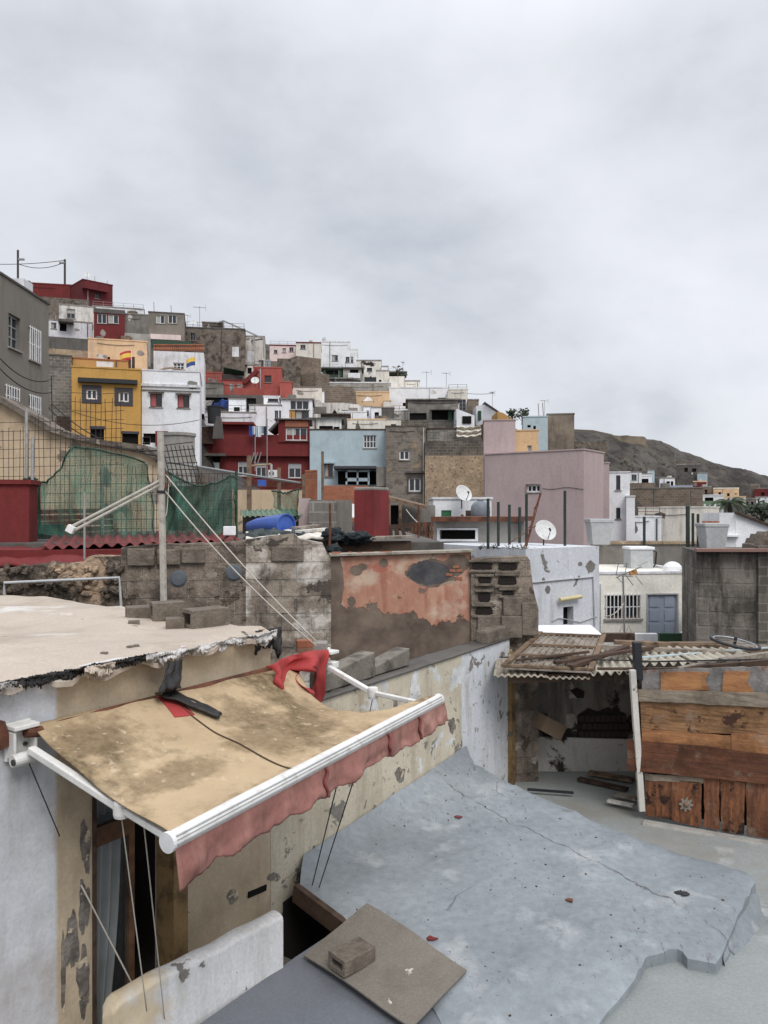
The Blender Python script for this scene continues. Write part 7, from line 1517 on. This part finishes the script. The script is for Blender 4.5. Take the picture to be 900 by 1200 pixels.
mw1 = woodmat('brown_varnished_board', s(124, 72, 40), s(88, 52, 34), (.6, .6, 6)); mw2 = woodmat('rotten_plywood', s(176, 126, 72), s(104, 68, 42), (1, 1, 12), s(74, 46, 30)); mw3 = woodmat('orange_plywood', s(190, 128, 64), s(150, 94, 50), (1, 1, 6))
mw4 = woodmat('dark_rusty_board', s(158, 94, 48), s(76, 46, 30), (5, 5, 1.2), s(48, 32, 26)); mw5 = woodmat('upright_plank', s(146, 88, 50), s(92, 54, 34), (8, 8, 1)); mw6 = woodmat('peeled_grey_board', s(150, 146, 142), s(110, 104, 100), (2, 2, 2), s(132, 72, 38)); mw7 = woodmat('grey_top_plank', s(162, 146, 124), s(124, 108, 92), (1, 1, 9))
BD = [([(752, 786), (800, 784), (860, 782), (905, 781), (905, 813), (752, 812)], mw6, .0), ([(774, 787), (832, 788), (826, 797), (832, 809), (774, 810)], mw3, .02), ([(848, 787), (879, 787), (876, 800), (884, 812), (846, 812)], mw3, .02),
      ([(748, 808), (905, 813), (905, 829), (748, 822)], mw7, .05), ([(750, 822), (905, 828), (905, 862), (860, 860), (800, 858), (752, 858)], mw2, .02), ([(752, 856), (857, 862), (857, 878), (752, 872)], mw3, .035), ([(857, 860), (905, 862), (905, 886), (857, 880)], mw3, .045),
      ([(735, 867), (820, 874), (905, 885), (905, 920), (820, 911), (735, 903)], mw1, .08), ([(755, 906), (825, 912), (825, 918), (756, 914)], mw7, .03),
      ([(756, 912), (787, 915), (787, 961), (757, 956)], mw4, .02), ([(787, 913), (822, 917), (822, 970), (787, 962)], mw4, .03), ([(825, 911), (843, 913), (843, 973), (825, 969)], mw5, .04), ([(844, 914), (873, 917), (872, 978), (845, 974)], mw4, .03), ([(874, 917), (905, 920), (905, 984), (875, 978)], mw5, .035), ([(905, 790), (960, 786), (960, 990), (905, 984)], mw2, .02)]
for i, (pl, m, off) in enumerate(BD):
    rd = random.Random(i); pts = []
    for k in range(len(pl)):
        a, b = pl[k], pl[(k + 1) % len(pl)]; n_ = max(1, int(math.hypot(b[0] - a[0], b[1] - a[1]) / 9))
        for j in range(n_): t = j / n_; pts.append(Sp(a[0] + (b[0] - a[0]) * t + (rd.gauss(0, .35) if j else 0), a[1] + (b[1] - a[1]) * t + (rd.gauss(0, .35) if j else 0), off))
    MB().prism(pts, SN * .022).build('board', m, sk)
MB().prism([Sp(x, y, -.03) for x, y in ((757, 790), (960, 788), (960, 980), (757, 950))], SN * .03).build('backing', M['void'], sk)
MB().prism([P(757, y, Y) for y, Y in ((790, 9.86), (952, 9.86), (905, 11.7), (765, 11.7))], V(.03, 0, 0)).build('side_panel', mw4, sk)
def fan(c, off, m, nm):
    mb = MB(); pts = []
    for k in range(32):
        a = 2 * math.pi * k / 32; r_ = 8.5 if k % 4 < 2 else 5.6; pts.append(Sp(c[0] + r_ * math.cos(a), c[1] + r_ * math.sin(a), off))
    mb.prism(pts, SN * .012); return mb.build(nm, m, sk)
ro = fan((804, 943), .045, M['wood_grey'], 'carved_rosette'); MB().lathe(Sp(804, 943, .05), [(.001, .02), (.02, .015), (.035, 0)], 14, (-SN).to_track_quat('Z', 'Y').to_matrix()).build('boss', M['wood'], ro)
MB().bar(Sp(752, 966, .12), Sp(960, 1003, .12), .16, .1).build('kerb', M['conc_light'], sk, bevel=.03)
# ropes and cords in front
RP = [(Wp(33, 892, .12), Wp(70, 980, .12), 'thin dark wire falling from the awning bracket', 'wire', .004), (Wp(95, 1037, .06), Pz(182, 1205, -3.6), 'pale rope stretched from the wall past the low wall', 'rope', .006), (P(141, 946, 4.45), Pz(172, 1185, -3.1), 'cord hanging from the awning elbow', 'rope', .004), (P(167, 951, 4.35), Pz(195, 1215, -3.6), 'second cord hanging beside the elbow cord', 'rope', .004),
      (BL.lerp(BR, .5) - V(0, 0, .2), onS(366, 1037), 'grey cord from the valance to the roof corner', 'wire', .005), (BL.lerp(BR, .58) - V(0, 0, .2), onS(374, 1040), 'slanting cord from the valance to the roof corner', 'wire', .005), (P(438, 812, 7.1), P(431, 846, 7.0), 'short cord dangling from the right awning elbow', 'wire', .004)]
for (a, b, lb, m, r_) in RP: cable('cord', a, b, .0, r_, lb, m, 6, 'cord')
# ---------------------------------------------------------------- terrain, hill, sky, light, camera
for (px, py, Y) in ((672, 503, 262), (700, 506, 266), (730, 511, 270), (760, 514, 272), (775, 529, 276), (784, 538, 279), (793, 545, 282), (812, 550, 288), (833, 559, 295), (858, 571, 300), (883, 582, 305), (905, 590, 310), (960, 594, 350), (640, 500, 255), (600, 500, 240), (560, 490, 220), (500, 470, 200), (450, 455, 190), (400, 425, 180), (350, 415, 170), (300, 395, 160), (250, 390, 150), (200, 385, 145), (150, 372, 140), (100, 345, 135), (60, 342, 130), (20, 340, 128), (-60, 330, 125), (-160, 330, 125)):
    p = P(px, py, Y); CTRL.append((p.x, p.y, p.z - (2.0 if px < 660 else .3)))
    q_ = P(px, py, Y * 1.5); CTRL.append((p.x * 1.5, p.y * 1.5, (p.z if px >= 660 else p.z) * .8 - 6))
for (px, py, Y) in ((700, 545, 170), (740, 552, 175), (770, 556, 175), (800, 566, 190), (830, 572, 200), (860, 584, 210), (900, 596, 200), (690, 530, 200), (720, 530, 220), (760, 536, 235)):
    p = P(px, py, Y); CTRL.append((p.x, p.y, p.z))
for px in (740, 780, 820, 860, 900):
    for py, Y in ((625, 70), (614, 100), (604, 128), (592, 145)): p = P(px, py, Y); CTRL.append((p.x, p.y, p.z))
for x in (-14, -8, -3, 2, 7, 14): 
    for y in (-20, -6, 4, 9, 13): CTRL.append((x, y, -6.5))
for x, y in ((-60, 0), (60, 0), (80, 40), (120, 90), (200, 200), (300, 350), (0, -100), (120, 30), (60, 60), (500, 700), (-100, -50)): CTRL.append((x, y, -6 if y < 100 else -2))
for x, y in ((-40, 30), (-50, 60), (-80, 80), (-120, 100), (-200, 150)): CTRL.append((x, y, (y - 20) * .28))
CTRL += [(x, y, -6.5) for x in (5, 8, 11) for y in (17, 22, 25)]
C = np.array(CTRL)
def axis(lo, hi, n, p): 
    t = np.linspace(-1 if lo < 0 else 0, 1, n); v = np.sign(t) * np.abs(t) ** p; return np.where(v < 0, -v * lo, v * hi)
xs = np.concatenate([-np.geomspace(3000, 64, 26), np.linspace(-60, 190, 150), np.geomspace(196, 3000, 26)]); ys = np.concatenate([[-2500, -800, -300, -120, -50, -20], np.linspace(-8, 130, 90), np.linspace(132, 360, 120), np.geomspace(368, 3500, 24)])
XX, YY = np.meshgrid(xs, ys); ZZ = np.zeros_like(XX); WW = np.zeros_like(XX)
for (cx, cy, cz) in C:
    d2 = (XX - cx) ** 2 + (YY - cy) ** 2 + 1.0; w = d2 ** -2.0; ZZ += w * cz; WW += w
far = np.clip((np.hypot(XX, YY) - 450) / 500, 0, 1); ZZ = ZZ / WW; ZZ = ZZ * (1 - far) + (-4) * far
me_v = []
for j in range(len(ys)):
    for i in range(len(xs)):
        x, y, z = XX[j, i], YY[j, i], ZZ[j, i]
        a = min(1, max(0, (y - 165) / 40)) if x > 20 and y < 420 else 0
        if a: k_ = 1 - .75 * min(1, max(0, (y - 245) / 20)); z += a * k_ * (2.0 * abs(nz(x * .08, y * .05, 9)) - .8 + 2.2 * nz(x * .045, y * .045, 1) + 1.3 * nz(x * .12, y * .12, 2)) + a * 1.1 * nz(x * .3, y * .3, 3) - a * (1 - k_) * .9
        me_v.append((x, y, z))
nx_ = len(xs); fs = [[j * nx_ + i, j * nx_ + i + 1, (j + 1) * nx_ + i + 1, (j + 1) * nx_ + i] for j in range(len(ys) - 1) for i in range(nx_ - 1)]
t = NT('dry_hillside'); col = t.mix(t.ramp(t.noise(.06, 9, rough=.65), .42, .58), s(112, 104, 95), s(66, 61, 57))
col = t.mix(t.math('MULTIPLY', t.ramp(t.noise(.35, 9, rough=.7), .5, .62), .8), col, s(54, 49, 45)); col = t.mix(t.math('MULTIPLY', t.ramp(t.noise(.16, 8, t.map(1, 1, 4)), .54, .68), .5), col, s(124, 112, 96))
col = t.mix(t.math('MULTIPLY', t.ramp(t.noise(.12, 8, t.map(1, 1, 1, loc=(40, 3, 0))), .58, .66), .6), col, s(96, 92, 58))
t.l(col, t.b.inputs['Base Color']); t.b.inputs['Roughness'].default_value = .95; t.l(t.bump(t.noise(.4, 9, rough=.7), 1.0, 3).outputs[0], t.b.inputs['Normal'])
mb = MB(); mb.v = [Vector(p) for p in me_v]; mb.f = fs; mb.build('hillside_terrain', t.m, smooth=True, kind='structure', weld=False)
# ruined fort on the ridge
def ridge_wall(name, label, pts, Y, th, m):
    mb = MB(); mb.prism([P(x, y, Y) for x, y in pts], (0, th, 0)); return mb.build(name, m, label=label, cat='wall')
ridge_wall('ridge_wall', 'ruined stone fort wall on the bare hill ridge', [(718, 518), (719, 511), (735, 510), (740, 511), (754, 511.5), (757, 513), (757, 519), (761, 528), (752, 534), (735, 532)], 254, 6, weather('ridge_stone', s(140, 124, 102), vs=.2, stain=(s(92, 80, 68), .7, .3, .48, .6)))
ridge_wall('ridge_wall', 'long low stone wall along the bare ridge left of the fort', [(673, 507), (673, 503), (695, 504), (718, 509), (718, 513)], 258, 2, weather('ridge_stone_dark', s(112, 100, 88), vs=.2))
# boulders on hill: scrub
sb_ = MB(); rd = random.Random(21)
from bisect import bisect
def hz(x, y):
    i = min(max(bisect(list(xs), x) - 1, 0), len(xs) - 2); j = min(max(bisect(list(ys), y) - 1, 0), len(ys) - 2)
    return me_v[j * nx_ + i][2]
for k in range(420):
    px = rd.uniform(672, 900); Y = rd.uniform(165, 240); x = (px - 450) / F * Y; z = hz(x, Y); r_ = rd.uniform(.25, .8)
    for q in range(5):
        a = Vector((rd.gauss(0, 1), rd.gauss(0, 1), abs(rd.gauss(0, .8)))).normalized() * r_; b = a.orthogonal() * .6; c = V(x + rd.gauss(0, .4), Y + rd.gauss(0, .4), z)
        sb_.quad(c - b, c + b, c + a + b * .3, c + a - b * .3)
sb_.build('hillside_scrub', plain('dry_scrub', s(76, 70, 56), .9, var=.3, vs=.3), kind='stuff', weld=False, label='dry scrub dotted over the bare hill')

w = bpy.data.worlds.new('World'); sc.world = w; w.use_nodes = True; n = w.node_tree.nodes; l = w.node_tree.links; n.clear()
out = n.new('ShaderNodeOutputWorld'); sky = n.new('ShaderNodeTexSky'); sky.sky_type = 'NISHITA'; sky.sun_disc = False
SUN_EL, SUN_AZ = 50, 158     # azimuth clockwise from +Y: behind the camera, slightly right
sky.sun_elevation = R(SUN_EL); sky.sun_rotation = R(SUN_AZ)
b1 = n.new('ShaderNodeBackground'); l.new(sky.outputs[0], b1.inputs[0]); b1.inputs[1].default_value = .05
tc = n.new('ShaderNodeTexCoord'); sp = n.new('ShaderNodeSeparateXYZ'); l.new(tc.outputs['Generated'], sp.inputs[0])
def mth(op, a, b=None, c=None):
    k = n.new('ShaderNodeMath'); k.operation = op
    for i, x in enumerate((a, b, c)):
        if x is None: continue
        if isinstance(x, (int, float)): k.inputs[i].default_value = x
        else: l.new(x, k.inputs[i])
    return k.outputs[0]
den = mth('ADD', mth('MAXIMUM', sp.outputs[2], 0), .42)
cb = n.new('ShaderNodeCombineXYZ'); l.new(mth('DIVIDE', sp.outputs[0], den), cb.inputs[0]); l.new(mth('DIVIDE', sp.outputs[1], den), cb.inputs[1])
def nse(scale, det, rough, dist, loc):
    mp = n.new('ShaderNodeMapping'); l.new(cb.outputs[0], mp.inputs[0]); mp.inputs['Location'].default_value = loc
    k = n.new('ShaderNodeTexNoise'); k.inputs['Scale'].default_value = scale; k.inputs['Detail'].default_value = det; k.inputs['Roughness'].default_value = rough; k.inputs['Distortion'].default_value = dist; l.new(mp.outputs[0], k.inputs['Vector']); return k.outputs['Fac']
c = mth('ADD', mth('MULTIPLY', nse(1.0, 9, .5, .5, (1.9, .9, 0)), .42), mth('MULTIPLY', nse(3.0, 8, .55, .3, (4, 2, 0)), .16))
mp = n.new('ShaderNodeMapping'); l.new(tc.outputs['Generated'], mp.inputs[0]); mp.inputs['Scale'].default_value = (1, 1, 1.7); mp.inputs['Location'].default_value = (.4, 2.2, 1.3)
k = n.new('ShaderNodeTexNoise'); k.inputs['Scale'].default_value = 2.4; k.inputs['Detail'].default_value = 8; k.inputs['Roughness'].default_value = .55; l.new(mp.outputs[0], k.inputs['Vector']); c = mth('ADD', c, mth('MULTIPLY', k.outputs['Fac'], .42))
rp = n.new('ShaderNodeValToRGB'); l.new(c, rp.inputs[0]); e = rp.color_ramp.elements; e[0].position = .36; e[1].position = .62
e[0].color = s(166, 174, 188); e[1].color = s(221, 224, 232); k = rp.color_ramp.elements.new(.49); k.color = s(203, 207, 215)
SKY_K = .98
# an overcast sky is brighter overhead than near the horizon
up = n.new('ShaderNodeMapRange'); l.new(sp.outputs[2], up.inputs[0]); up.inputs[1].default_value = .5; up.inputs[2].default_value = 1.0; up.inputs[3].default_value = SKY_K; up.inputs[4].default_value = SKY_K * 1.9
b2 = n.new('ShaderNodeBackground'); l.new(rp.outputs[0], b2.inputs[0]); l.new(up.outputs[0], b2.inputs[1])
mx = n.new('ShaderNodeMixShader'); mx.inputs[0].default_value = .94; l.new(b1.outputs[0], mx.inputs[1]); l.new(b2.outputs[0], mx.inputs[2]); l.new(mx.outputs[0], out.inputs[0])
sl_ = bpy.data.lights.new('sun', 'SUN'); sl_.energy = 1.4; sl_.angle = R(28); sl_.color = (1, .975, .94)
so = bpy.data.objects.new('sun', sl_); COL.objects.link(so)
az, el = R(SUN_AZ), R(SUN_EL); d = V(math.sin(az) * math.cos(el), math.cos(az) * math.cos(el), math.sin(el)); so.rotation_euler = d.to_track_quat('Z', 'Y').to_euler()
cd = bpy.data.cameras.new('camera'); cam = bpy.data.objects.new('camera', cd); COL.objects.link(cam); cam.rotation_euler = (R(90), 0, 0)
cd.sensor_fit = 'VERTICAL'; cd.sensor_height = 24; cd.sensor_width = 18; cd.lens = 18.0; cd.clip_end = 8000; cd.clip_start = .05
sc.camera = cam
sc.view_settings.view_transform = 'Standard'; sc.view_settings.look = 'None'; sc.view_settings.gamma = 1; sc.view_settings.exposure = .36; sc.view_settings.use_curve_mapping = False
sc.cycles.max_bounces = 6; sc.cycles.transparent_max_bounces = 12
